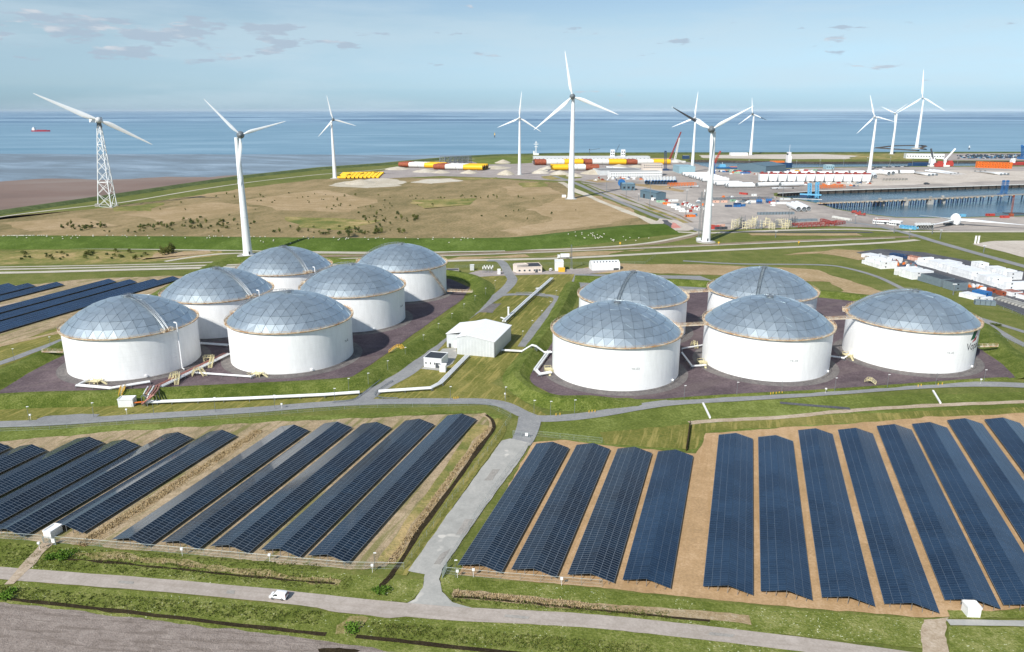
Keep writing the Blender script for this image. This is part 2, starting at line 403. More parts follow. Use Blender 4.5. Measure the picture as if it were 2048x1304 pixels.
if land.data.polygons[0].normal.z < 0: land.data.flip_normals()
# harbour water lies a little above the open sea sheet
for nm, ring in (('harbour_basin_water', basin_near + [(2500, 428)]), ('harbour_channel_water', basin_far)):
    P = [G(*p) for p in ring]; mb = MB()
    cx = sum((p for p in P), Vector()) / len(P)
    mb.add([(p.x + (p.x - cx.x) * .004, p.y + (p.y - cx.y) * .02, SEA + .3) for p in P], [tuple(range(len(P)))]); o = mb.build(nm, 'harbour_water')
    if o.data.polygons[0].normal.z < 0: o.data.flip_normals()
    tag(o, kind='structure')
sheet('shallow_sea', [(-900, 304.5), (0, 304.5), (400, 304.8), (700, 306), (1000, 307), (1060, 310), (900, 330), (640, 352), (470, 370), (0, 440), (-900, 560)], 'shallow_water', 4, jit=1.5, z=SEA)
sheet('mudflat', [(-900, 380), (-60, 357), (0, 358), (90, 352), (200, 354), (330, 349), (420, 350), (470, 346), (560, 349), (640, 343), (640, 352), (470, 372), (0, 445), (-900, 580)], 'mudflat', 12, jit=2.2, z=SEA)
# the sea dyke along the mud and the road at its foot
bank('sea_dyke', [(-700, 612), (-300, 474), (0, 426.5), (200, 397), (470, 357), (640, 338.5), (760, 330), (800, 326.5), (900, 317), (990, 311.5), (1100, 308.5), (1200, 307.3), (1500, 306.6), (1800, 306), (2060, 305.5), (2500, 305)], [(-16, -.2), (-5, 3.0), (5, 3.0), (16, -.2)], 'sea_dyke', jit=.3)
sheet('tan_field', [(-500, 500), (-100, 441), (190, 417), (340, 399), (480, 377), (640, 358), (760, 354), (1000, 358), (1120, 365), (1150, 388), (1240, 422), (1306, 440), (1296, 455), (1190, 467), (1100, 474), (1010, 480), (600, 480), (300, 474), (-100, 469), (-500, 475)], 'tan_field', 1, jit=1.5)
for i, p in enumerate([[(480, 400), (640, 380), (760, 400), (700, 425), (560, 420)], [(1120, 395), (1200, 392), (1290, 432), (1180, 452), (1040, 470), (1000, 462), (1110, 440), (1060, 420)], [(240, 428), (420, 405), (520, 415), (330, 446)], [(1000, 372), (1100, 374), (1130, 388), (1020, 392)], [(0, 446), (160, 436), (260, 452), (60, 462)]]):
    sheet('bare_ground', p, 'tan_bare', 2 + i % 2, jit=3.5)
for p in [[(1030, 366), (1090, 364), (1100, 373), (1050, 375)], [(900, 355), (1000, 354), (1010, 359), (930, 360)], [(560, 433), (760, 440), (700, 462), (600, 455)], [(820, 400), (960, 396), (940, 410), (840, 418)], [(215, 414), (330, 405), (300, 424), (220, 424)]]:
    sheet('grass_patch', p, 'scrub', 4, jit=3.0)
ribbon('sea_dyke_road', [(-300, 488), (0, 434), (160, 414), (250, 404), (400, 379), (520, 362), (640, 349), (760, 339), (860, 325), (950, 318)], 6, 'far_road', 3)
sheet('gravel_yard', [(690, 352), (760, 342), (810, 336), (900, 324), (1000, 318), (1060, 322), (1100, 316), (1340, 316), (1400, 330), (1440, 340), (1520, 342), (1500, 352), (1330, 356), (1130, 362), (1000, 356), (880, 352), (760, 357)], 'gravel_yard', 2, jit=.6)
sheet('sand_patch', [(652, 371), (700, 362), (760, 356), (808, 362), (800, 371), (730, 377)], 'sand_pale', 3, jit=2)
sheet('sand_patch', [(818, 364), (860, 358), (900, 357), (928, 362), (860, 368)], 'sand_pale', 3, jit=2)
sheet('grass_strip', [(940, 320), (1000, 314), (1066, 314), (1066, 326), (960, 330)], 'grass_lush', 4)
sheet('grass_strip', [(1080, 353), (1150, 347), (1160, 356), (1100, 360)], 'scrub', 4)
# spit between the sea and the channel
sheet('spit_sand', [(1400, 310), (1640, 308), (1720, 311), (1700, 318), (1560, 318), (1400, 316)], 'port_yard_pale', 2, jit=1.2)
sheet('spit_grass', [(1640, 308), (1830, 306.5), (1830, 319), (1690, 319), (1720, 312)], 'scrub', 3, jit=1)
sheet('vehicle_yard', [(1830, 307), (2500, 306), (2500, 321), (1900, 321)], 'gravel_yard', 3, jit=.6)
# port
sheet('port_yard', [(1340, 330), (1400, 333), (1430, 338.5), (1520, 340), (1575, 337.5), (1640, 335.5), (1800, 334), (2500, 331.5), (2500, 357), (2048, 368.5), (1640, 381), (1550, 386), (1500, 392), (1340, 392), (1240, 376), (1160, 362), (1230, 352)], 'port_yard', 3, jit=.3)
sheet('port_yard_south', [(1160, 364), (1260, 378), (1340, 391), (1548, 387), (1548, 392), (1600, 400.5), (1640, 408.5), (1670, 418.5), (1730, 428.5), (1791, 435.5), (1900, 436.5), (2100, 431.5), (2500, 429.5), (2500, 464), (1900, 462), (1660, 452), (1390, 462), (1320, 428), (1230, 398)], 'port_yard', 4, jit=.3)
sheet('yard_pale', [(1640, 345), (1900, 341), (2300, 342), (2300, 354), (2000, 362), (1760, 372), (1650, 372), (1660, 352)], 'port_yard_pale', 5, jit=1.5)
sheet('yard_worn', [(1250, 366), (1340, 372), (1370, 384), (1300, 378)], 'tan_bare', 5, jit=1.5)
sheet('yard_worn', [(1172, 360), (1200, 358), (1230, 364), (1190, 366)], 'tan_bare', 5, jit=1.5)
ribbon('port_road', [(1108, 352), (1150, 366), (1190, 384), (1250, 408), (1310, 432), (1370, 452), (1400, 462)], 9, 'asphalt', 6)
ribbon('road_shoulder', [(1120, 364), (1150, 380), (1200, 402), (1260, 426), (1306, 444), (1330, 455)], 12, 'sand_pale', 5, jit=2)
ribbon('grass_median', [(1170, 368), (1230, 390), (1290, 413), (1345, 434), (1372, 446)], 7, 'scrub', 7, jit=2)
ribbon('grass_median', [(1240, 388), (1300, 410), (1350, 428), (1385, 445)], 4, 'rail_bed', 7, jit=2)
sheet('bend_paving', [(1300, 455), (1340, 461), (1378, 462), (1390, 456), (1352, 441), (1322, 437), (1306, 446)], 'port_yard_pale', 8, jit=.5)
sheet('bend_asphalt', [(1306, 456), (1346, 458), (1342, 446), (1334, 440), (1326, 440), (1326, 450)], 'asphalt_dark', 9, jit=.5)
sheet('bend_red_paving', [(1342, 444), (1355, 448), (1362, 456), (1345, 457)], 'red_paving', 9, jit=.5)
# grass and roads between the dyke and the tanks
sheet('scrub_land', [(-400, 502), (0, 499), (430, 503), (440, 508), (400, 515), (300, 526), (0, 530), (-400, 535)], 'scrub', 2, jit=2)
sheet('scrub_bare', [(270, 520), (320, 504), (410, 502), (418, 505), (350, 518)], 'tan_bare', 3, jit=2)
ribbon('track', [(330, 523), (400, 512), (470, 507), (640, 506), (760, 507), (870, 505), (1000, 500), (1140, 498), (1290, 487), (1380, 470), (1400, 463)], 5, 'far_road', 4)
ribbon('railway_bed', [(640, 512), (880, 509), (1100, 500.5), (1290, 489), (1360, 478), (1400, 466)], 9, 'rail_bed', 3)
ribbon('railway_bed', [(900, 510.5), (1100, 503.5), (1380, 491), (1600, 481), (1830, 473)], 8, 'rail_bed', 3)
ribbon('back_road', [(-500, 553), (0, 546), (240, 540), (470, 534.5), (660, 531), (892, 522), (1127, 516.5), (1380, 503.5), (1600, 494), (1760, 486), (1835, 480)], 7.5, 'far_road', 6)
ribbon('back_road_lane', [(-500, 545), (0, 539), (240, 534.5), (500, 529.5)], 5, 'far_road', 6)
ribbon('cycle_path', [(-500, 542), (0, 534.5), (300, 529), (480, 523), (880, 512), (1100, 504), (1380, 493), (1600, 483.5), (1790, 476.5)], 3.5, 'far_road', 7)
ribbon('diagonal_road', [(1690, 444), (1751, 452), (1830, 471), (1868, 482.5), (1950, 506), (2048, 533), (2300, 602)], 9, 'asphalt', 8)
ribbon('port_front_road', [(1330, 463), (1420, 466), (1560, 461), (1700, 459), (1800, 463), (1930, 463.5), (2200, 464)], 8, 'far_road', 7)
ribbon('port_front_road_dark', [(1440, 464), (1560, 464.5), (1640, 464.5), (1745, 465)], 7, 'asphalt_dark', 8)
ribbon('pale_verge', [(1500, 469), (1600, 469), (1720, 469.5)], 14, 'tan_bare', 6, jit=2)
for p in [[(880, 521), (920, 514), (1000, 511), (1050, 509), (1060, 514), (960, 519)], [(1085, 515), (1130, 507), (1240, 502), (1290, 499), (1200, 509)], [(1150, 545), (1200, 530), (1250, 526), (1560, 534), (1640, 540), (1700, 562), (1740, 578), (1700, 590), (1660, 566), (1400, 548)], [(1662, 585), (1740, 576), (1766, 590), (1720, 600)], [(1560, 510), (1680, 498), (1725, 502), (1720, 520), (1640, 508)]]:
    sheet('dry_reed_bed', p, 'tan_bare', 4, jit=3.0)
sheet('apron_slab', [(1150, 548), (1400, 552), (1440, 566), (1400, 582), (1140, 576)], 'asphalt', 5, jit=.3)
ribbon('inner_track', [(1366, 522), (1480, 528), (1640, 530), (1700, 538), (1760, 556), (1830, 590), (1900, 618), (2048, 664), (2200, 712)], 4.5, 'asphalt', 5)
ribbon('inner_track_outer', [(1960, 640), (2048, 690), (2200, 750)], 5, 'asphalt', 6)
sheet('sand_lot', [(1945, 488), (1990, 482), (2300, 480), (2300, 560), (2048, 515)], 'port_yard_pale', 5, jit=.4)
sheet('cabin_yard', [(1712, 505), (1760, 498), (1850, 505), (2060, 545), (2300, 610), (2300, 720), (2060, 636), (1985, 606)], 'asphalt_dark', 5, jit=.3)
# mown grass of the tank terminal
sheet('mown_grass', [(905, 560), (1000, 545), (1150, 548), (1130, 600), (1060, 700), (985, 766), (1100, 834), (1060, 836), (1000, 806), (720, 798), (830, 720), (940, 600)], 'grass_mown', 2)
sheet('mown_grass_front', [(-500, 826), (0, 812), (400, 796), (660, 781), (725, 777), (760, 786), (720, 801), (500, 822), (300, 832), (0, 847), (-500, 885)], 'grass_mown', 2)
sheet('mown_grass_side', [(-300, 720), (0, 690), (120, 655), (200, 640), (130, 690), (0, 735), (-300, 800)], 'grass_mown', 2)
sheet('mown_grass_centre', [(722, 798), (860, 795), (960, 800), (985, 766), (940, 716), (880, 740), (800, 762)], 'grass_mown', 3)
# tank pits
PIT_L = [(-420, 900), (-300, 850), (0, 790), (225, 783), (400, 773), (620, 764), (702, 756), (786, 699), (850, 652), (925, 599), (940, 575), (930, 560), (700, 520), (520, 505), (400, 505), (300, 560), (120, 690), (0, 766), (-300, 850)]
sheet('tank_pit', [(-120, 812), (0, 789), (225, 783), (400, 773), (620, 764), (702, 756), (786, 699), (850, 652), (925, 599), (940, 575), (900, 558), (640, 540), (440, 545), (330, 580), (120, 690), (20, 752)], 'pit_floor', 4, jit=.2)
sheet('tank_pit', [(1050, 761), (1125, 800), (1340, 798), (1651, 784), (1850, 770), (2042, 755), (1955, 695), (1900, 640), (1700, 590), (1420, 570), (1180, 580), (1108, 680)], 'pit_floor', 4, jit=.2)
PROF = [(-9, -.1), (-6.5, .9), (-2.0, 4.0), (2.0, 4.0), (6.5, .9), (9, -.1)]
def bankp(h, w=1.0): return [(o * w, z if z < .5 else z * h / 4.0) for o, z in PROF]
bank('pit_bank', [(-260, 834), (0, 806), (225, 798), (400, 789), (620, 778), (710, 770), (745, 752), (820, 705), (880, 662), (935, 618), (965, 583), (958, 566), (930, 556), (860, 545)], bankp(3.6), 'grass_bank')
bank('pit_bank', [(-260, 834), (-60, 790), (20, 748), (100, 708), (180, 668), (250, 630), (310, 598), (400, 548), (470, 522), (640, 522), (860, 545)], bankp(3.0), 'grass_bank')
bank('pit_bank', [(1150, 560), (1135, 596), (1112, 640), (1070, 700), (1034, 752), (1052, 782), (1100, 806), (1160, 810), (1300, 803)], bankp(3.8, .75), 'grass_bank', taper=9)
bank('pit_bank', [(1290, 803), (1480, 791), (1650, 782), (1850, 768), (2060, 753)], bankp(.6, .3), 'grass_bank', taper=6)
bank('pit_bank', [(2075, 762), (2030, 720), (1990, 692), (1940, 645), (1800, 610), (1640, 590), (1400, 570), (1150, 560)], bankp(3.2), 'grass_bank')
# roads inside the terminal
ribbon('terminal_road', [(975, 521), (1002, 524), (1018, 548), (1024, 562), (1004, 585), (960, 615), (905, 655), (830, 733), (770, 770), (742, 788), (718, 806)], [7.5, 8], 'asphalt', 6, jit=.2)
ribbon('perimeter_road', [(-500, 884), (-100, 854), (100, 846), (300, 833), (500, 821), (640, 810), (760, 804), (900, 803), (968, 804), (1010, 811), (1050, 830), (1085, 838), (1180, 831), (1330, 807), (1480, 797), (1650, 786), (1850, 772), (1960, 769), (2060, 772), (2300, 786)], 6.5, 'asphalt', 7, jit=.2)
ribbon('service_road', [(1045, 694), (1075, 650), (1100, 620), (1115, 597), (1080, 590), (1010, 590), (975, 600)], 5.5, 'asphalt', 6, jit=.2)
ribbon('side_road', [(-200, 790), (0, 727), (60, 705), (122, 682), (200, 650)], 5.5, 'asphalt', 6, jit=.3)
sheet('gatehouse_yard', [(900, 556), (960, 541), (1010, 542), (1100, 542), (1180, 536), (1240, 540), (1180, 548), (1090, 549), (1020, 551), (960, 554)], 'gravel_yard', 5, jit=.3)
sheet('hall_forecourt', [(885, 698), (912, 696), (914, 710), (868, 716)], 'old_concrete', 6, jit=.1)
sheet('plant_apron', [(842, 738), (880, 742), (905, 728), (915, 710), (880, 712)], 'old_concrete', 5, jit=.2)
sheet('grey_slab', [(70, 842), (90, 833), (165, 828), (200, 829), (190, 836), (150, 840)], 'asphalt', 4, jit=.4)
sheet('grey_slab', [(958, 625), (980, 607), (1003, 607), (985, 626)], 'pit_apron', 4, jit=.4)
ribbon('gate_link', [(1060, 836), (1056, 855), (1048, 876), (1040, 890)], [9.5, 8], 'asphalt', 8, jit=.2)
sheet('grass_bank_strip', [(-400, 880), (0, 862), (250, 850), (480, 838), (740, 826), (960, 822), (1010, 832), (990, 845), (960, 826), (880, 828), (480, 852), (200, 872), (-400, 910)], 'grass_lush', 3, jit=.8)
sheet('grass_blocks', [(1085, 842), (1180, 836), (1340, 812), (1660, 792), (2300, 780), (2300, 830), (1720, 850), (1420, 866), (1390, 905), (1220, 893), (1120, 878), (1085, 870)], 'grass_lush', 2, jit=.6)
sheet('dry_grass_blocks', [(1200, 866), (1376, 848), (1420, 846), (1700, 828), (2300, 806), (2300, 828), (1700, 846), (1420, 862), (1388, 900), (1210, 888)], 'grass_mown', 3, jit=.6)
ribbon('farm_track', [(1378, 846), (1430, 842), (1560, 835), (1700, 822), (1850, 812), (2100, 802)], 3.2, 'dirt_track', 5, jit=1)
ribbon('farm_track', [(1560, 806), (1640, 813), (1700, 818)], 2.6, 'asphalt_dark', 6, jit=.3)
# solar park ground
sheet('solar_soil', [(-500, 900), (0, 884), (250, 862), (480, 848), (880, 830), (960, 828), (985, 842), (978, 872), (900, 975), (800, 1110), (770, 1136), (690, 1140), (480, 1118), (200, 1093), (-50, 1072), (-500, 1030)], 'solar_soil', 4, jit=.8)
sheet('solar_soil', [(1066, 886), (1120, 880), (1225, 893), (1394, 908), (1412, 868), (1560, 856), (1700, 848), (1850, 835), (2060, 826), (2400, 810), (2400, 1240), (2060, 1214), (1900, 1236), (1860, 1236), (1600, 1216), (1380, 1196), (1200, 1176), (915, 1150)], 'solar_soil_orange', 4, jit=.5)
sheet('far_solar_soil', [(-400, 640), (0, 576), (130, 562), (230, 555), (330, 552), (400, 552), (300, 600), (120, 655), (0, 690), (-400, 800)], 'solar_soil', 3, jit=1)
ribbon('far_solar_track', [(-300, 660), (0, 612), (100, 590), (180, 572), (250, 556)], 3.5, 'dirt_track', 5, jit=1.5)
ribbon('dry_strip', [(-200, 750), (0, 692), (120, 664), (220, 630)], 5, 'reed', 4, jit=2)
ribbon('reed_strip', [(160, 1092), (330, 985), (430, 920), (520, 862)], 5.5, 'reed', 6, jit=4)
ribbon('grass_strip', [(775, 1125), (870, 990), (925, 905), (962, 850)], 6, 'scrub', 5, jit=3)
ribbon('reed_strip', [(782, 1128), (850, 1030), (905, 950), (950, 890), (980, 856), (978, 838), (962, 828)], 2.6, 'reed', 6, jit=4)
ribbon('ditch', [(760, 1176), (790, 1142), (850, 1048), (910, 965), (960, 895), (985, 860), (984, 842), (972, 830)], 1.5, 'mud_and_shade', 7, jit=2)  # flat ribbon; the shaded ditch bank is painted in as its dark colour
ribbon('grass_strip', [(800, 1150), (880, 1032), (940, 948), (985, 888), (1003, 858), (990, 838)], 4, 'grass_mown', 6, jit=2)
sheet('gate_road', [(1004, 882), (1020, 878), (1062, 887), (1030, 935), (970, 1015), (905, 1110), (884, 1140), (878, 1160), (884, 1185), (905, 1206), (960, 1222), (800, 1216), (830, 1200), (846, 1176), (850, 1150), (816, 1143), (880, 1052), (950, 955)], 'old_concrete', 8, jit=.25)
sheet('verge_north', [(-400, 1040), (-50, 1080), (200, 1100), (480, 1126), (690, 1148), (800, 1160), (846, 1160), (846, 1180), (815, 1206), (500, 1182), (0, 1140), (-400, 1108)], 'grass_verge', 5, jit=.5)
sheet('verge_north', [(884, 1150), (1000, 1162), (1200, 1180), (1380, 1200), (1600, 1222), (1860, 1240), (1870, 1300), (1380, 1252), (1200, 1232), (960, 1216), (900, 1196), (882, 1176)], 'grass_verge', 5, jit=.5)
ribbon('ditch_bank', [(905, 1187), (1000, 1196), (1200, 1216), (1340, 1226), (1500, 1240)], 3.4, 'reed', 6, jit=3)
ribbon('ditch', [(908, 1194), (1000, 1201), (1200, 1222), (1420, 1243)], .9, 'mud_and_shade', 7, jit=1.5)
ribbon('ditch_bank', [(150, 1108), (300, 1120), (480, 1143), (680, 1166)], 2.6, 'dry_verge', 6, jit=5)
ribbon('ditch', [(110, 1118), (200, 1124), (360, 1140), (520, 1156), (670, 1168)], .9, 'mud_and_shade', 7, jit=1.5)
sheet('ditch', [(752, 1176), (768, 1158), (775, 1158), (770, 1176)], 'mud_and_shade', 8, jit=1)
sheet('front_verge', [(-400, 1125), (0, 1160), (512, 1205), (620, 1222), (780, 1236), (900, 1236), (1200, 1256), (1700, 1312), (1850, 1330), (1850, 1500), (-400, 1500)], 'grass_verge', 4, jit=.4)
ribbon('front_road', [(-400, 1112), (-50, 1143), (100, 1155), (300, 1170), (540, 1192), (720, 1212), (900, 1228), (1060, 1236), (1200, 1245), (1400, 1266), (1600, 1290), (1850, 1324), (2100, 1362)], 5.2, 'pale_road', 8, jit=.5)
sheet('passing_bay', [(590, 1204), (660, 1224), (780, 1238), (830, 1234), (900, 1226), (700, 1206)], 'pale_road', 9, jit=.3)
sheet('field_entrance', [(672, 1250), (700, 1234), (735, 1236), (706, 1272), (668, 1270)], 'dry_verge', 6, jit=2)
ribbon('dirt_track', [(20, 1170), (45, 1142), (75, 1112), (100, 1085)], 3.2, 'dirt_track', 9, jit=3)
sheet('ploughed_field', [(-400, 1170), (20, 1208), (480, 1262), (640, 1282), (760, 1300), (900, 1330), (900, 1500), (-400, 1500)], 'ploughed', 6, jit=.6)
sheet('wet_patch', [(636, 1300), (680, 1295), (720, 1302), (700, 1312), (640, 1312)], 'mud_and_shade', 8, jit=2)
ribbon('ditch', [(-300, 1166), (20, 1200), (250, 1225), (480, 1252), (652, 1270)], 1.3, 'mud_and_shade', 8, jit=1.2)  # shade of the ditch bank painted as a flat dark strip
ribbon('ditch', [(712, 1274), (860, 1290), (1100, 1316)], 1.3, 'mud_and_shade', 8, jit=1.2)
sheet('dirt_path', [(1846, 1240), (1896, 1236), (1897, 1330), (1840, 1330)], 'dirt_track', 9, jit=1)
sheet('corner_grass', [(1897, 1254), (2300, 1262), (2300, 1500), (1897, 1400)], 'grass_verge', 8, jit=.4)
sheet('corner_grass', [(1894, 1222), (2300, 1226), (2300, 1238), (1896, 1238)], 'grass_verge', 8, jit=.6)
ribbon('pale_slab_strip', [(1896, 1246), (2060, 1249), (2300, 1256)], 2.2, 'old_concrete', 9, jit=.4)
gmat('road_patch', ('#8b8781', '#9b9790', '#a9a49c'), sc=(.1, .5, 2), bump=.1)
for k, p in enumerate([[(238, 1163), (268, 1165), (266, 1170), (236, 1168)], [(455, 1182), (470, 1183), (468, 1190), (452, 1189)], [(1010, 1231), (1060, 1235), (1056, 1240), (1008, 1236)], [(1420, 1266), (1470, 1271), (1464, 1277), (1416, 1272)], [(930, 1040), (948, 1040), (930, 1070), (912, 1070)], [(985, 940), (1000, 940), (985, 962), (968, 962)], [(884, 1108), (900, 1100), (880, 1130), (868, 1130)]]):
    sheet('road_patch', p, 'road_patch', 10, jit=.3)
# the green sea dyke where the sheep graze
DYK = [(-500, 493), (0, 486), (300, 486), (500, 488), (750, 490), (900, 490), (1000, 489), (1080, 485), (1180, 474), (1280, 462), (1330, 459)]
bank('green_dyke', DYK, [(-40, -.1), (-7, 5.2), (-2, 5.6), (4, 5.2), (34, -.1)], 'grass_dyke', jit=.25)
ribbon('dyke_foot_path', [(-400, 498.5), (0, 496), (300, 499), (500, 502), (750, 505), (900, 504), (1010, 502)], 4, 'far_road', 6, jit=.6)

# ------------------------------------------------------------------ thin sea haze over the whole place
hz = bpy.data.materials.new('haze'); hz.use_nodes = True; ht = NT(hz.node_tree); ht.n.clear()
hv = ht.node('ShaderNodeVolumePrincipled'); hv.inputs['Color'].default_value = (.74, .89, 1.0, 1); hv.inputs['Density'].default_value = 7e-6; hv.inputs['Anisotropy'].default_value = -0.25
ho = ht.node('ShaderNodeOutputMaterial'); ht.l.new(hv.outputs[0], ho.inputs['Volume']); M['haze'] = hz
mb = MB(); mb.box((0, 84000, -9), (321000, 174000, 290)); tag(mb.build('haze', 'haze'), kind='stuff')
# ------------------------------------------------------------------ storage tanks
TR, TH, TS = 30.0, 20.6, 12.6
mat('tank_white', '#f3f4f3', rough=.42, var=.045, scale=.5, spec=.35, stretch=(1, 1, .25))
mat('tank_base', '#8b8782', var=.15)
mat('rim_cream', '#d3c4aa', rough=.7, c2='#a8835f', scale=.35)
mat('rail_cream', '#d9cdb6', rough=.7, c2='#b58d62', scale=.5)
mat('galv', '#8f9599', rough=.45, metal=.6, var=.12)
mat('dome_metal', '#ccd8dc', rough=.44, metal=.88, var=.05, scale=.25, rnd=.09)
mat('dome_frame', '#87949d', rough=.45, metal=.9, var=.08)
mat('ink_navy', '#1d2436'); mat('ink_grey', '#8d9092'); mat('logo_green', '#1e5a41'); mat('logo_red', '#b52b3a'); mat('logo_pink', '#e3c3d6')
mat('white_paint', '#eeeeec', rough=.45, var=.04); mat('pipe_white', '#e6e8e8', rough=.4, var=.06)
mat('yellow_paint', '#e0b23c', rough=.55, var=.12, scale=2); mat('safety_yellow', '#d9cf9f', rough=.6, c2='#c9bf9c', scale=1.5)
mat('pipe_red', '#a0665c', rough=.55, c2='#b88a7e', scale=1)
mat('concrete', '#a9a59c', var=.12); mat('black_rubber', '#191919', rough=.8); mat('dark_glass', '#1b2227', rough=.12, spec=.6); mat('dark_grey', '#4b4f53', rough=.6)
FQ = 7
SPH = (TR * TR + TS * TS) / (2 * TS)
TH0 = math.asin(TR / SPH)
def dome_pt(th, ph, dr=0.0):
    r = SPH + dr; return Vector((r * math.sin(th) * math.cos(ph), r * math.sin(th) * math.sin(ph), TH + TS - SPH + r * math.cos(th)))
rings = [[dome_pt(0, 0, .12)]] + [[dome_pt(TH0 * k / FQ, 2 * math.pi * j / (6 * k), .12) for j in range(6 * k)] for k in range(1, FQ + 1)]
tris = []
for k in range(1, FQ + 1):
    for s_ in range(6):
        for j in range(k):
            a = rings[k][s_ * k + j]; b = rings[k][(s_ * k + j + 1) % (6 * k)]
            q = rings[k - 1]; m_ = max(1, 6 * (k - 1))
            c = q[(s_ * (k - 1) + j) % m_]; tris.append((a, b, c))
            if j < k - 1: tris.append((c, b, q[(s_ * (k - 1) + j + 1) % m_]))
PANELS = []
rg = random.Random(3)
for a, b, c in tris:
    ce = (a + b + c) / 3; ins = [p + (ce - p).normalized() * .15 for p in (a, b, c)]
    nn = (b - a).cross(c - a).normalized(); nn = nn if nn.z > 0 else -nn
    tilt = [nn * rg.uniform(-.06, .11) for _ in range(3)]
    top = [p + t for p, t in zip(ins, tilt)]; bot = [p - nn * .1 for p in ins]
    mbp = MB(); mbp.add(top + bot, [(0, 1, 2), (0, 3, 4, 1), (1, 4, 5, 2), (2, 5, 3, 0)])
    me = mbp.mesh('dome_panel', 'dome_metal')
    if me.polygons[0].normal.z < 0: me.flip_normals()
    PANELS.append(me)
# shared tank meshes
NSEG = 96
prof = [(TR, 0.35)]
for k in range(9):
    z1 = .35 + (TH - .35) * (k + 1) / 9; prof += [(TR, z1 - .04), (TR - .05, z1 - .02), (TR, z1)]
ME = {}
ME['shell'] = MB().lathe(prof, n=NSEG).mesh('shell', 'tank_white', True)
ME['foundation'] = MB().lathe([(TR + 4.6, .16), (TR + 1.2, .24), (TR + 1.0, .6), (TR - .5, .6)], n=NSEG).mesh('foundation', 'pit_apron')
ME['rim_walkway'] = MB().lathe([(TR, TH - .55), (TR + .25, TH - .55), (TR + 1.15, TH - .12), (TR + 1.2, TH + .12), (TR - .3, TH + .12)], n=NSEG).mesh('rim_walkway', 'rim_cream', True)
hm = MB()
for i in range(72):
    t = 2 * math.pi * i / 72; x, y = math.cos(t) * (TR + 1.12), math.sin(t) * (TR + 1.12)
    hm.beam((x, y, TH + .1), (x, y, TH + 1.2), .09)
for z in (TH + .65, TH + 1.2): hm.tube([((TR + 1.12) * math.cos(2 * math.pi * i / 72), (TR + 1.12) * math.sin(2 * math.pi * i / 72), z) for i in range(73)], .06, 4)
for i in range(73 - 1):
    t, t2 = 2 * math.pi * i / 72, 2 * math.pi * (i + 1) / 72; r = TR + 1.13
    hm.add([(r * math.cos(t), r * math.sin(t), TH + .1), (r * math.cos(t2), r * math.sin(t2), TH + .1), (r * math.cos(t2), r * math.sin(t2), TH + .35), (r * math.cos(t), r * math.sin(t), TH + .35)], [(0, 1, 2, 3)])
ME['handrail'] = hm.mesh('handrail', 'rail_cream')
ME['dome'] = MB().lathe([(SPH * math.sin(TH0 * k / 14) + (.02 if k == 0 else 0), TH + TS - SPH + SPH * math.cos(TH0 * k / 14) - .06) for k in range(15)], n=48).mesh('dome', 'dome_frame', True)
ME['roof_vent'] = MB().lathe([(1.6, TH + TS - .1), (1.6, TH + TS + .5), (1.9, TH + TS + .6), (1.2, TH + TS + 1.0), (.05, TH + TS + 1.1)], n=14).mesh('roof_vent', 'galv')
rl = MB()
for i in range(10):
    t = 2 * math.pi * i / 10; rl.beam((2.6 * math.cos(t), 2.6 * math.sin(t), TH + TS - .1), (2.6 * math.cos(t), 2.6 * math.sin(t), TH + TS + 1.1), .1)
rl.tube([(2.6 * math.cos(2 * math.pi * i / 10), 2.6 * math.sin(2 * math.pi * i / 10), TH + TS + 1.1) for i in range(11)], .07, 4)
ME['apex_rail'] = rl.mesh('apex_rail', 'galv')
# roof stair from the rim to the top, along +X of the tank
sm = MB(); N = 26
for sgn in (-.75, .75):
    pts = [dome_pt(TH0 * (1 - i / N * .95), 0, .45) + Vector((0, sgn, 0)) for i in range(N + 1)]; sm.tube(pts, .12, 4)
    sm.tube([p + Vector((0, 0, 1.1)) for p in pts], .07, 4)
    for p in pts[::2]: sm.beam(p, p + Vector((0, 0, 1.1)), .1)
for i in range(N * 2):
    p = dome_pt(TH0 * (1 - i / (2 * N) * .95), 0, .42); sm.box(p, (.22, 1.3, .06))
ME['roof_stair'] = sm.mesh('roof_stair', 'galv')
pm = MB()
pm.box((TR + .6, 0, TH + .1), (3.2, 5.0, .25))
for x in (TR - .9, TR + 2.1):
    for y in (-2.4, 0, 2.4): pm.beam((x, y, TH + .3), (x, y, TH + 1.6), .12)
for x in (TR - .9, TR + 2.1): pm.beam((x, -2.4, TH + 1.6), (x, 2.4, TH + 1.6), .12); pm.beam((x, -2.4, TH + .95), (x, 2.4, TH + .95), .1)
for y in (-2.4, 2.4): pm.beam((TR - .9, y, TH + 1.6), (TR + 2.1, y, TH + 1.6), .12); pm.beam((TR - .9, y, TH + .95), (TR + 2.1, y, TH + .95), .1)
pm.box((TR + .3, 1.1, TH + .35), (1.1, 1.1, 1.0)); pm.box((TR + 1.3, -1.2, TH + .35), (.8, 1.4, .7))
ME['rim_platform'] = pm.mesh('rim_platform', 'rail_cream')
ME['riser_pipe'] = MB().tube([(TR - .2, 2.9, TH + 3.2), (TR + 1.6, 2.9, TH + 3.2), (TR + 1.7, 2.9, TH + 2.6), (TR + 1.7, 2.9, 1.2), (TR + 3.2, 2.9, .9)], .33, 8).mesh('riser_pipe', 'pipe_white', True)
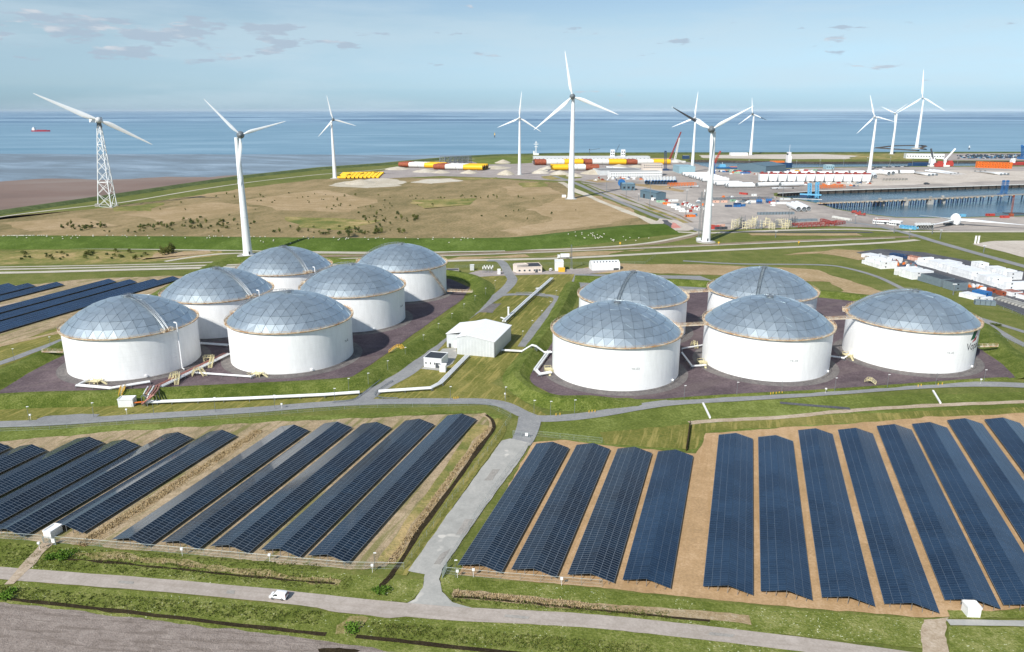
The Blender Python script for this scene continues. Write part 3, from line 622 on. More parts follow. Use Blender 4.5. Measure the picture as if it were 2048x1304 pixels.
# valve platform at the foot
vm = MB()
vm.box((TR + 2.2, 0, 1.5), (3.4, 4.2, .2))
for x in (TR + .7, TR + 3.8):
    for y in (-2, 2): vm.beam((x, y, 0), (x, y, 2.7), .16)
for y in (-2, 2): vm.beam((TR + .7, y, 2.7), (TR + 3.8, y, 2.7), .12)
for y in (-2.4, 2.4):
    vm.beam((TR + 2, y, 1.6), (TR + 2.4, y * 2.3, .1), .9, .12)
    for dx in (-.5, .5): vm.beam((TR + 2 + dx, y, 2.6), (TR + 2.4 + dx, y * 2.3, 1.1), .1)
vm.cyl((TR - .1, 0, .9), (TR + 3.4, 0, .9), .45)
vm.cyl((TR - .1, 1.2, .8), (TR + 3.0, 1.2, .8), .35)
ME['valve_platform'] = vm.mesh('valve_platform', 'safety_yellow')
ME['manhole'] = MB().cyl((TR - .1, 0, 1.4), (TR + .7, 0, 1.4), .55, n=14).mesh('manhole', 'tank_white')

def text_mesh(txt, size):
    cu = bpy.data.curves.new('t', 'FONT'); cu.body = txt; cu.size = size; cu.align_x = 'CENTER'
    o = bpy.data.objects.new('t', cu); COL.objects.link(o)
    dg = bpy.context.evaluated_depsgraph_get(); me = bpy.data.meshes.new_from_object(o.evaluated_get(dg))
    bpy.data.objects.remove(o); vs = [v.co.copy() for v in me.vertices]; fs = [tuple(p.vertices) for p in me.polygons]
    bpy.data.meshes.remove(me); return vs, fs
def on_shell(vs, fs, phi, z, name, m, parent, flipx=1):
    """bend a flat shape (x right, y up) round the shell at angle phi"""
    out = []
    for v in vs:
        a = phi + v[0] / TR; out.append((math.cos(a) * (TR + .05), math.sin(a) * (TR + .05), z + v[1]))
    mb = MB(); mb.add(out, fs); o = put(name, mb.mesh(name, m), parent); o.rotation_euler = (0, 0, -parent.rotation_euler.z); return o
def shell_hit(u, v, X, Y):
    d = ray(u, v); a = d.x**2 + d.y**2; b = -2 * (d.x * X + d.y * Y); c = X*X + Y*Y - TR*TR
    dd = max(0, b*b - 4*a*c); t = (-b - math.sqrt(dd)) / (2*a); return math.atan2(d.y*t - Y, d.x*t - X), CAM_H + d.z*t
TANKS = {
 'L1': (-186.9, 352.4, (306, 655), 'front left of the left cluster'),
 'L2': (-111.4, 361.7, (470, 626), 'front right of the left cluster'),
 'L3': (-169.3, 418.7, (489, 592), 'middle left of the left cluster'),
 'L4': (-94.0, 430.6, (604, 566), 'middle right of the left cluster'),
 'L5': (-151.1, 488.2, (612, 545), 'rear left of the left cluster'),
 'L6': (-75.0, 499.7, (706, 521), 'rear right of left cluster, slanting wall stair'),
 'R1': (49.4, 339.8, None, 'front left of the right cluster'),
 'R2': (67.9, 408.5, (1240, 608), 'rear left of the right cluster'),
 'R3': (125.1, 351.5, None, 'front middle of the right cluster'),
 'R4': (144.8, 421.2, (1508, 612), 'rear middle of the right cluster'),
 'R5': (201.2, 362.8, (1700, 622), 'rightmost, with green and red emblem'),
}
TANKOBJ = {}
for key, (X, Y, st, lab) in TANKS.items():
    t = thing('storage_tank', 'white storage tank with grey faceted dome, ' + lab, 'tank', (X, Y, 0), 'white oil storage tanks')
    TANKOBJ[key] = t
    phi = 0.0
    if st:
        g = G(st[0], st[1], TH); phi = math.atan2(g.y - Y, g.x - X)
    else: phi = R(100)
    t.rotation_euler = (0, 0, phi)
    for nm in ('foundation', 'shell', 'rim_walkway', 'handrail', 'dome', 'roof_vent', 'apex_rail'): put(nm, ME[nm], t)
    dome = t
    dome = [c for c in t.children if c.name.startswith('dome')][0]
    for me in PANELS: put('dome_panel', me, dome, rz=AZ * 0 + (R(12) if key[0] == 'L' else R(30)) - phi)
    if st: put('roof_stair', ME['roof_stair'], t)
    if key in ('L1', 'L3', 'L5', 'L6', 'R2', 'R5', 'L4', 'L2'): put('rim_platform', ME['rim_platform'], t)
    if key in ('L1', 'L3', 'L5'): put('riser_pipe', ME['riser_pipe'], t, rz=R(3))
VP = {'L1': (196, 752), 'L2': (520, 742), 'R1': (1106, 745), 'R3': (1412, 735), 'R5': (1703, 712)}
for key, (u, v) in VP.items():
    t = TANKOBJ[key]; a, _ = shell_hit(u, v, t.location.x, t.location.y); put('valve_platform', ME['valve_platform'], t, rz=a - t.rotation_euler.z)
MHs = {'L1': (291, 742), 'L2': (624, 742), 'R1': (1345, 756), 'R3': (1655, 742), 'R5': (1944, 727), 'L4': (748, 660)}
for key, (u, v) in MHs.items():
    t = TANKOBJ[key]; a, _ = shell_hit(u, v, t.location.x, t.location.y); put('manhole', ME['manhole'], t, rz=a - t.rotation_euler.z)
for key, (u, v), txt, ink in (('L2', (693, 681), 'TK-02', 'ink_navy'), ('L4', (803, 612), 'TK-04', 'ink_navy'), ('R1', (1271, 738), 'TK-03', 'ink_grey'), ('R3', (1588, 722), 'TK-04', 'ink_grey'), ('R5', (1901, 706), 'TK-05', 'ink_grey')):
    t = TANKOBJ[key]; a, z = shell_hit(u, v, t.location.x, t.location.y)
    vs, fs = text_mesh(txt, 1.5); on_shell(vs, fs, a, z - .5, 'tank_number', ink, t)
t = TANKOBJ['R5']; a0, z0 = shell_hit(1932, 702, t.location.x, t.location.y)
def fine(poly):           # fill a four sided shape with a fine grid so that it can bend
    a, b, c, d = [Vector((p[0], p[1], 0)) for p in poly]; vs = []; k = 16
    for j in (0, 1):
        for i in range(k + 1): vs.append((a.lerp(b, i / k) if j == 0 else d.lerp(c, i / k)))
    return vs, [(i, i + 1, i + k + 2, i + k + 1) for i in range(k)]
vs, fs = text_mesh('Vopak', 5.2); w0 = min(v.x for v in vs)
vs = [Vector((v.x - w0, v.y, 0)) for v in vs]; on_shell(vs, fs, a0, z0, 'lettering', 'ink_navy', t)
on_shell(*fine([(2.2, 5.0), (6.4, 5.6), (9.4, 10.6), (4.6, 10.2)]), a0, z0 - .2, 'emblem_green', 'logo_green', t)
on_shell(*fine([(3.6, 3.7), (7.6, 4.4), (8.8, 6.4), (6.3, 5.6)]), a0, z0 - .2, 'emblem_red', 'logo_red', t)
on_shell(*fine([(6.3, 5.8), (8.9, 6.5), (10.0, 8.6), (7.3, 8.0)]), a0, z0 - .15, 'emblem_pink', 'logo_pink', t)
# stair down the wall of the rear right tank
t = TANKOBJ['L6']; a1, z1 = shell_hit(856, 548, t.location.x, t.location.y); a2, z2 = shell_hit(889, 584, t.location.x, t.location.y)
ws = MB(); K = 24
for i in range(K):
    f = i / (K - 1); a = a1 + (a2 - a1) * f; z = TH - .3 + (.6 - TH + .3) * f
    ws.box((math.cos(a) * (TR + .7), math.sin(a) * (TR + .7), z), (1.2, .9, .12), a)
for o in (.15, 1.3):
    for dz in (0, 1.1): ws.tube([(math.cos(a1 + (a2 - a1) * i / 12) * (TR + o), math.sin(a1 + (a2 - a1) * i / 12) * (TR + o), TH - .3 + (.9 - TH) * i / 12 + dz) for i in range(13)], .1, 4)
o = put('wall_stair', ws.mesh('wall_stair', 'rail_cream'), t); o.rotation_euler = (0, 0, -t.rotation_euler.z)

# gangways between tank rims
def gangway(label, p, q, w=1.6):
    p, q = Vector(p), Vector(q); d = (q - p).normalized(); s = Vector((d.y, -d.x, 0)); m_ = (p + q) / 2
    t = thing('gangway', label, 'walkway', (m_.x, m_.y, m_.z))
    MB().beam(p, q, w, .25).build('deck', 'rail_cream', t)
    for sg in (-1, 1):
        r = MB(); e = s * sg * w / 2; n_ = max(3, int((q - p).length / 2))
        for i in range(n_ + 1): a = p.lerp(q, i / n_) + e; r.beam(a, a + Vector((0, 0, 1.2)), .1)
        for h in (.6, 1.2): r.beam(p + e + Vector((0, 0, h)), q + e + Vector((0, 0, h)), .1)
        r.build('railing', 'rail_cream', t)
def rim_pts(a, b):
    A, B = TANKOBJ[a].location, TANKOBJ[b].location; d = (B - A).normalized(); z = Vector((0, 0, TH + .1))
    return A + d * (TR + .9) + z, B - d * (TR + .9) + z
for a, b, l in (('R1', 'R3', 'cream gangway joining the rims of the front left and front middle right-hand tanks'), ('R3', 'R5', 'cream gangway between the front middle tank and the rightmost tank'),
                ('R2', 'R4', 'cream gangway joining the two rear tanks of the right cluster'), ('L1', 'L2', 'cream gangway between the two front tanks of the left cluster')):
    if a[0] == 'R': gangway(l, *rim_pts(a, b))
gangway('pale walkway on props leaving the rear right tank over the grass bank', G(895, 582, 3.0), G(945, 584, 3.0), 2.2)
gangway('pale walkway bridging the bank left of the front left tank', G(84, 703, 3.5), G(126, 704, 2.2), 2.0)
gangway('pale walkway bridging the bank right of the emblem tank', G(1955, 693, 2.5), G(1996, 692, 4.0), 2.0)
# ------------------------------------------------------------------ solar rows
def glass_mat(name, c, c2, rough, rnd=.25, ripple=0.0):
    m = bpy.data.materials.new(name); m.use_nodes = True; t = NT(m.node_tree); b = t.n['Principled BSDF']
    pos = t.node('ShaderNodeNewGeometry').outputs['Position']
    n = t.noise(pos if not ripple else t.node('ShaderNodeMapping', inp={0: t.node('ShaderNodeMapping', inp={0: pos, 2: (0, 0, AZ)}).outputs[0], 3: (1, .03, 1)}).outputs[0], .06 if not ripple else .9, 3); col = t.mix(t.smooth(n, .35, .65), C(c), C(c2))
    r = t.node('ShaderNodeObjectInfo').outputs['Random']; f = t.math('ADD', 1 - rnd, t.math('MULTIPLY', r, 2 * rnd))
    col = t.mix(1.0, col, t.node('ShaderNodeCombineColor', inp={0: f, 1: f, 2: f}).outputs[0], 'MULTIPLY')
    t.put(b, 'Base Color', col); b.inputs['Roughness'].default_value = rough; b.inputs['Specular IOR Level'].default_value = .5
    if ripple:
        v = t.node('ShaderNodeMapping', inp={0: t.node('ShaderNodeMapping', inp={0: pos, 2: (0, 0, AZ)}).outputs[0], 3: (1, .06, 1)}).outputs[0]
        t.put(b, 'Normal', t.node('ShaderNodeBump', inp={'Strength': ripple, 'Distance': .25, 'Height': t.noise(v, 1.1, 4, .6)}).outputs[0])
    M[name] = m
glass_mat('solar_glass', '#131d29', '#182837', .08)
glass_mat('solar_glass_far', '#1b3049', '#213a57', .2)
glass_mat('solar_glass_blue', '#1d2e41', '#263b51', .16, .14)
mat('alu_frame', '#86929d', rough=.4, metal=.3, var=.06)
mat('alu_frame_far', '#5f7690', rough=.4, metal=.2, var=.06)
mat('blue_frame', '#4d647c', rough=.4, metal=.3, var=.06); mat('steel_post', '#8f9498', rough=.5, metal=.5)
EAVE, RIDGE, HALF = 1.15, 2.75, 6.2
SLOPE = math.atan2(RIDGE - EAVE, HALF); SL = math.hypot(HALF, RIDGE - EAVE)
NC = 3; MW = SL / NC; ML = 1.05
def module_mesh(side, glass, frame, g=.03, fr=.032):
    """one module, local x across the slope outward from the ridge (sign = side), y along the row"""
    x0, x1 = g, MW - g; y0, y1 = .02, ML - .02; mb = MB(); s = side; th = .05
    o = [(x0, y0), (x1, y0), (x1, y1), (x0, y1)]; i = [(x0 + fr, y0 + fr), (x1 - fr, y0 + fr), (x1 - fr, y1 - fr), (x0 + fr, y1 - fr)]
    ca, sa = math.cos(SLOPE), math.sin(SLOPE)
    P = lambda x, y, z: (s * (x * ca), y, -x * sa + z)
    mb.add([P(*p, 0) for p in o] + [P(*p, 0) for p in i] + [P(*p, -th) for p in o],
           [(0, 1, 5, 4), (1, 2, 6, 5), (2, 3, 7, 6), (3, 0, 4, 7), (0, 8, 9, 1), (1, 9, 10, 2), (2, 10, 11, 3), (3, 11, 8, 0)], 1)
    mb.add([P(*p, -.012) for p in i], [(0, 1, 2, 3)], 0)
    me = mb.mesh('solar_panel', [glass, frame])
    if me.polygons[8].normal.z < 0: me.flip_normals()
    return me
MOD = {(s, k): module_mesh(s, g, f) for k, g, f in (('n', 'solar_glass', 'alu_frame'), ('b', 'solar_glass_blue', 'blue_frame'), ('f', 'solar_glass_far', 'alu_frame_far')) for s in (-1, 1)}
def tile(me, places, name, parent):
    """many copies of one mesh joined into one"""
    nv = len(me.vertices); co = np.empty(nv * 3); me.vertices.foreach_get('co', co); co = co.reshape(-1, 3)
    P = np.array(places); V = (co[None] + P[:, None]).reshape(-1, 3)
    fs = [tuple(p.vertices) for p in me.polygons]; mi = [p.material_index for p in me.polygons]; F = []
    for k in range(len(P)): F += [tuple(i + k * nv for i in f) for f in fs]
    m2 = bpy.data.meshes.new(name); m2.from_pydata(V, [], F)
    for m_ in me.materials: m2.materials.append(m_)
    m2.polygons.foreach_set('material_index', mi * len(P)); m2.update()
    o = put(name, m2, parent); o['kind'] = 'stuff'; return o
def site(s, t, z=0.0): p = ES * s + ET * t; return Vector((p.x, p.y, z))
def st_of(u, v, z): p = G(u, v, z); return p.dot(ES), p.dot(ET)
def solar_row(label, group, tc, s0, s1, style, single=110):
    base = site(s0, tc); L = s1 - s0; n = int(L / ML)
    root = thing('solar_row', label, 'solar panels', base, group); root.rotation_euler = (0, 0, -AZ)
    sup = MB()
    for y in np.arange(.4, L, 5.2):
        for x in (-HALF * .78, -HALF * .4, 0, HALF * .4, HALF * .78):
            if y < 11 or x == 0: sup.beam((x, y, -.1), (x, y, RIDGE - abs(x) * math.tan(SLOPE) - .15), .12)
        for sg in (-1, 1): sup.beam((0, y, RIDGE - .16), (sg * HALF, y, EAVE - .14), .14, .1)
    for k in range(0, NC + 1):
        for sg in (-1, 1):
            x = sg * HALF * k / NC; z = RIDGE - abs(x) * math.tan(SLOPE) - .11; sup.beam((x, 0, z), (x, n * ML, z), .1, .1)
    put('support_frame', sup.mesh('support_frame', 'steel_post'), root)
    key = {'grid': 'n', 'sheet': 'b', 'far': 'f'}[style]; places = {-1: [], 1: []}; cnt = 0
    for j in range(n):
        for sg in (-1, 1):
            for c in range(NC):
                x = MW * c; p = (sg * x * math.cos(SLOPE), j * ML, RIDGE - x * math.sin(SLOPE))
                if cnt < single: put('solar_panel', MOD[(sg, key)], root, p); cnt += 1
                else: places[sg].append(p)
    for sg in (-1, 1):
        if places[sg]: tile(MOD[(sg, key)], places[sg], 'solar_panels', root)
    return root
GL, GR, GF = 'solar rows left of the concrete gate road', 'solar rows right of the concrete gate road', 'distant solar rows behind the front left tank'
# near-end right eave, far-end right eave in the photograph
left = [((691.6, 1125.5), (955, 838)), ((591, 1113), (873.5, 849)), ((492, 1106), (785, 855)), ((398, 1099), (703, 853)), ((290, 1092), (621, 860)),
        ((160, 1065), (477, 871)), ((41, 1072.5), (389, 875.7)), ((-60, 1078), (284, 890)), ((-170, 1070), (210, 885)), ((-280, 1066), (98, 898.7)), ((-400, 1062), (23, 894))]
for i, (a, b) in enumerate(left):
    s0, t0 = st_of(*a, EAVE); s1, t1 = st_of(*b, EAVE)
    tc = -206.4 - 14.6 * (i - 7) - HALF if i > 6 else (t0 + t1) / 2 - HALF
    if i > 6: s0 = 141 - 2.0 * (i - 6)
    solar_row('dark gridded solar row, %s one counted left from the concrete gate road' % ORD[i], GL, tc, s0, s1, 'grid', 294 if i < 8 else 120)
right = [((1007, 1147), (1135, 893), 'grid'), ((1116, 1156), (1217, 897), 'grid'), ((1230, 1166), (1302, 905), 'grid'), ((1344, 1177), (1384, 910), 'sheet'), ((1507, 1190), (1505, 876), 'sheet'), ((1626, 1200), (1585, 881), 'sheet'),
         ((1748, 1212), (1667, 868), 'sheet'), ((1875, 1225), (1748, 866), 'sheet'), ((1998, 1217), (1825, 858), 'sheet'), ((2122, 1228), (1895, 855), 'sheet'), ((2240, 1238), (1972, 848), 'sheet'), ((2360, 1248), (2055, 846), 'sheet')]
for i, (a, b, sty) in enumerate(right):
    s0, t0 = st_of(*a, EAVE); s1, t1 = st_of(*b, EAVE)
    solar_row(('dark blue solar row, %s one counted right from the concrete gate road' if sty == 'grid' else 'smoother blue solar row, %s one counted right from the concrete gate road') % ORD[i], GR, (t0 + t1) / 2 - HALF, s0, s1, sty, 294)
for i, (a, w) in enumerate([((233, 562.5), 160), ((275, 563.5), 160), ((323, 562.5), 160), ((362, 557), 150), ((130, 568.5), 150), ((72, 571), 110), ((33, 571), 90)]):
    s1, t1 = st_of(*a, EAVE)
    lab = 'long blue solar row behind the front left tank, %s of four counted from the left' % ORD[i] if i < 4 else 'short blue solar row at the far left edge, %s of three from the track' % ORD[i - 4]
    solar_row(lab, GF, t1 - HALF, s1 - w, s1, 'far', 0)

# ------------------------------------------------------------------ wind turbines
mat('turbine_white', '#e9ecec', rough=.4, var=.03, scale=.2); mat('turbine_grey', '#6d7478', rough=.45, var=.08); mat('blade_black', '#20242a', rough=.5)
mat('nacelle_pale', '#cfd3d4', rough=.45, var=.05)
def blade_mesh(L, fat=1.0, black=None):
    fr = [0, .03, .07, .14, .22, .36, .55, .75, .9, .97, 1.0]
    ch = [.034, .034, .040, .066, .074, .062, .046, .032, .021, .012, .003]
    tk = [.034, .034, .032, .026, .018, .012, .008, .005, .003, .002, .001]
    mb = MB(); n = 10; vs = []; fs = []; mi = []
    for f, c, k in zip(fr, ch, tk):
        c *= L * fat; k *= L * fat; off = (c - .034 * L * fat) * .28
        tw = R(16) * (1 - f)
        for j in range(n):
            a = 2 * math.pi * j / n; x = math.cos(a) * c / 2 + off; y = math.sin(a) * k / 2
            vs.append((x * math.cos(tw) - y * math.sin(tw), x * math.sin(tw) + y * math.cos(tw) - f * f * .02 * L, f * L))
    for i in range(len(fr) - 1):
        for j in range(n):
            fs.append((i*n + j, i*n + (j+1) % n, (i+1)*n + (j+1) % n, (i+1)*n + j)); mi.append(1 if black and black[0] <= fr[i] < black[1] else 0)
    fs.append(tuple(range(len(vs) - n, len(vs)))); mi.append(0)
    mb.v = vs; mb.f = fs; mb.m = mi
    return mb.mesh('blade', ['turbine_white', 'blade_black'], True)
def orient(o, zdir, ydir):
    z = zdir.normalized(); y = (ydir - z * ydir.dot(z)).normalized(); x = y.cross(z)
    o.rotation_mode = 'QUATERNION'; o.rotation_quaternion = Matrix((x, y, z)).transposed().to_quaternion()
def turbine(label, base, hubpx, tips, r0, r1, nac='grey', black=None, door=False, ring=True):
    b = G(*base, SEA + 1.5 if base[1] < 297 else 0); t = thing('wind_turbine', label, 'wind turbine', b, 'white wind turbines')
    hd = Vector((-b.x, -b.y, 0)).normalized()           # towards the photographer
    d = ray(*hubpx); tt = (b + hd * 5).dot(hd) / d.dot(hd); hub = Vector((0, 0, CAM_H)) + d * tt
    ht = hub.z - b.z; top = ht - 2.0
    prof = [(r0 * 1.25, -.3), (r0 * 1.25, .5), (r0, .55)]
    for k in range(1, 13):
        f = k / 12; r = r0 + (r1 - r0) * (f ** .8); prof += [(r, top * f)]
        if k % 4 == 0 and k < 12: prof += [(r + .12, top * f), (r + .12, top * f + .35), (r, top * f + .35)]
    put('tower', MB().lathe(prof, n=28).mesh('tower', 'turbine_white', True), t)
    if door: 
        a = math.atan2(hd.y, hd.x) + .35; put('door', MB().box((math.cos(a) * r0, math.sin(a) * r0, 1.0), (.3, 1.2, 2.6), a).mesh('door', 'dark_grey'), t)
    H = hub - b; fw = hd
    nm = 'turbine_grey' if nac == 'grey' else 'nacelle_pale'
    nc = MB(); R0 = r1 * 1.75
    if nac == 'grey':
        prof = [(.05, -R0 * 3.0), (R0 * .45, -R0 * 2.7), (R0 * .85, -R0 * 1.8), (R0 * 1.05, -R0 * .8), (R0 * 1.0, -.2), (R0 * .85, .1)]
    else:
        prof = [(.05, -R0 * 4.2), (R0 * .75, -R0 * 4.1), (R0 * .85, -R0 * 3.0), (R0 * .9, -R0), (R0 * .75, 0)]
    nc.lathe(prof, n=18); o = put('nacelle', nc.mesh('nacelle', nm, True), t, H - fw * 1.0); orient(o, fw, Vector((0, 0, 1)))
    hb = MB(); hb.lathe([(R0 * .82, -1.2), (R0 * .9, .2), (R0 * .75, R0 * .7), (R0 * .4, R0 * 1.15), (.05, R0 * 1.3)], n=18)
    o = put('hub', hb.mesh('hub', nm, True), t, H); orient(o, fw, Vector((0, 0, 1)))
    vec = []
    for tp in tips:
        if tp is None: vec.append(None); continue
        dd = ray(*tp); s = hub.dot(hd); k = (hub - Vector((0, 0, CAM_H))).dot(hd) / dd.dot(hd); vec.append(Vector((0, 0, CAM_H)) + dd * k - hub)
    known = [v for v in vec if v]; L = sum(v.length for v in known) / len(known)
    for i, v in enumerate(vec):
        if v is None:
            q = Quaternion(fw, R(120)); v1 = q @ known[0]; v2 = q.inverted() @ known[0]
            v = (v1 if not known[1:] or (v1 - known[-1]).length > L * .8 else v2).normalized() * L
        L1 = v.length * .5 + L * .5
        bo = put('blade', blade_mesh(L1, 1.0, black[1] if black and black[0] == i else None), t, H + v.normalized() * R0 * .45); orient(bo, v, fw)
    return t
turbine('white turbine standing behind the left tanks, one blade hanging along its tower', (496, 510), (481, 270), [(411, 202), (568, 243), (476, 368)], 3.9, 1.7, door=True)
turbine('white turbine on the shore beside the yellow pipe stacks', (670, 356), (666, 239), [(653, 191), (711, 251), (638, 272)], 3.9, 1.6)
turbine('white turbine at the edge of the gravel yard, upper blade pointing straight up', (1039, 349), (1039, 236), [(1043, 183), (1082, 263), (998, 254)], 3.4, 1.6, 'pale')
turbine('tall white turbine rising from the middle of the tan field beside the port road', (1142, 397), (1145, 193), [(1131, 112), (1238, 229), (1066, 262)], 5.0, 2.2)
turbine('white turbine with one mostly black blade in front of the port', (1412, 483), (1423, 259), [(1345, 215), (1504, 213), None], 4.1, 1.8, black=(0, (.36, .96)), door=True)
turbine('white turbine behind the black bladed one, beside the light blue warehouse', (1384, 344), (1390, 235), [(1396, 183), (1345, 254), None], 3.6, 1.6, 'pale')
turbine('far white turbine on the spit whose right blade has a dark tip', (1501, 310), (1505, 228), [(1504, 196), (1533, 240), (1477, 249)], 4.2, 2.0, black=(1, (.4, .97)))
turbine('white turbine behind the row of white nacelles on the quay', (1739, 340), (1749, 233), [(1740, 190), (1785, 242), (1713, 268)], 3.8, 1.7, 'pale')
turbine('far white turbine on the spit left of the one in the water', (1783, 308), (1790, 226), [(1762, 213), (1813, 209), None], 4.2, 2.0, 'pale')
turbine('tallest far turbine, standing in the water beyond the harbour', (1833, 296), (1845, 195), [(1847, 138), (1888, 220), (1793, 227)], 6.0, 2.6, 'pale')
# two-bladed turbine on a lattice tower
def lattice_turbine():
    b = G(214, 413); t = thing('wind_turbine', 'two bladed turbine on a white lattice tower above the mudflat', 'wind turbine', b, 'white wind turbines')
    hd = Vector((-b.x, -b.y, 0)).normalized()
    d = ray(197, 240); hub = Vector((0, 0, CAM_H)) + d * ((b + hd * 6).dot(hd) / d.dot(hd)); H = hub - b
    feet = [G(196, 413) - b, G(222.5, 416) - b, G(234, 411.5) - b]; c = Vector((H.x, H.y, 0)) - hd * 6
    tops = [c + (f - sum(feet, Vector()) / 3) * .22 for f in feet]; hz = H.z - 8
    fr = [0, .16, .31, .45, .57, .68, .78, .88, 1.0]
    P = [[f.lerp(tp, k) + Vector((0, 0, hz * k)) for k in fr] for f, tp in zip(feet, tops)]
    for p in P: put('leg', MB().tube(p, .62, 8).mesh('leg', 'turbine_white', True), t)
    for i in range(3):
        a, c2 = P[i], P[(i + 1) % 3]
        for k in range(len(fr) - 1):
            put('brace', MB().beam(a[k], c2[k + 1], .42).mesh('brace', 'turbine_white'), t)
            put('brace', MB().beam(c2[k], a[k + 1], .42).mesh('brace', 'turbine_white'), t)
            if k in (0, 2, 6): put('crossbar', MB().beam(a[k], c2[k], .6).mesh('crossbar', 'turbine_white'), t)
    put('footing', MB().box(feet[0] + Vector((0, 0, -.2)), (6, 6, 3.6), AZ).mesh('footing', 'concrete'), t)
    for f in feet[1:]: put('footing', MB().box(f + Vector((0, 0, -.2)), (4, 4, 1.4), AZ).mesh('footing', 'concrete'), t)
    mid = sum((p[-1] for p in P), Vector()) / 3
    put('tower_head', MB().cyl(mid - Vector((0, 0, 1)), mid + Vector((0, 0, 5)), 3.2, 2.6, 16).mesh('tower_head', 'turbine_grey', True), t)
    side = Vector((hd.y, -hd.x, 0))
    nb = MB().box((0, 0, -3.0), (9, 15, 6.0)); o = put('nacelle', nb.mesh('nacelle', 'turbine_white'), t, H - hd * 8.5 - side * -3); o.rotation_euler = (0, 0, math.atan2(hd.y, hd.x) - math.pi / 2 + .5)
    nb = MB().box((0, 0, 3.0), (8.4, 14, .5)); o = put('helideck', nb.mesh('helideck', 'turbine_grey'), t, H - hd * 8.5 + side * 3); o.rotation_euler = (0, 0, math.atan2(hd.y, hd.x) - math.pi / 2 + .5)
    o = put('hub', MB().ball((0, 0, 0), 3.6, 16, 8).mesh('hub', 'nacelle_pale', True), t, H)
    for tp in ((67, 188), (304, 288)):
        dd = ray(*tp); v = Vector((0, 0, CAM_H)) + dd * ((hub - Vector((0, 0, CAM_H))).dot(hd) / dd.dot(hd)) - hub
        o = put('blade', blade_mesh(v.length * 1.0, 1.25), t, H + v.normalized() * 1.0); orient(o, v, hd)
lattice_turbine()
# ------------------------------------------------------------------ terminal buildings
mat('clad_white', '#e4e6e5', rough=.5, var=.04, scale=.3); mat('clad_grey', '#c9cdcd', rough=.5, var=.05, scale=.3); mat('roof_white', '#f2f3f3', rough=.45, var=.03)
mat('roof_dark', '#3a3f46', rough=.8, var=.12); mat('cream_wall', '#dccfc2', rough=.7, var=.06); mat('window_dark', '#2b3138', rough=.15, spec=.6)
mat('red_paint', '#98423a', rough=.5); mat('orange_paint', '#d9752f', rough=.55, var=.12); mat('blue_paint', '#2f6ca6', rough=.5, var=.1); mat('navy_paint', '#2b4468', rough=.5, var=.1)
mat('light_blue_paint', '#6fb4d6', rough=.5, var=.08); mat('teal_clad', '#5d7480', rough=.55, var=.07); mat('pale_blue_clad', '#93b3bd', rough=.55, var=.05); mat('salmon_wall', '#e0b6a2', rough=.7)
mat('bark', '#5b4a38', rough=.9); mat('rust_brown', '#9c5439', rough=.75, c2='#83432e', scale=.35); mat('pile_yellow', '#f0bb22', rough=.5, var=.06); mat('pile_white', '#dcdcd6', rough=.5, var=.06)
mat('wire', '#9aa5a4', rough=.5, metal=.3); mat('fence_mesh', '#8d9a96', rough=.6, alpha=.07); mat('fleece', '#e3decf', rough=.9); mat('sheep_dark', '#3a332d', rough=.9)
def quad_prism(A, B, depth, z0, z1):
    """footprint: front edge A->B (seen from the camera), extruded backwards"""
    d = (B - A); d.z = 0; d.normalize(); back = Vector((-d.y, d.x, 0)); back = back if back.y > 0 else -back
    return [A, B, B + back * depth, A + back * depth], d, back
def wall_boxes(mb, poly, z0, z1, mi=0): mb.prism([(p.x, p.y) for p in poly], z0, z1, mi)
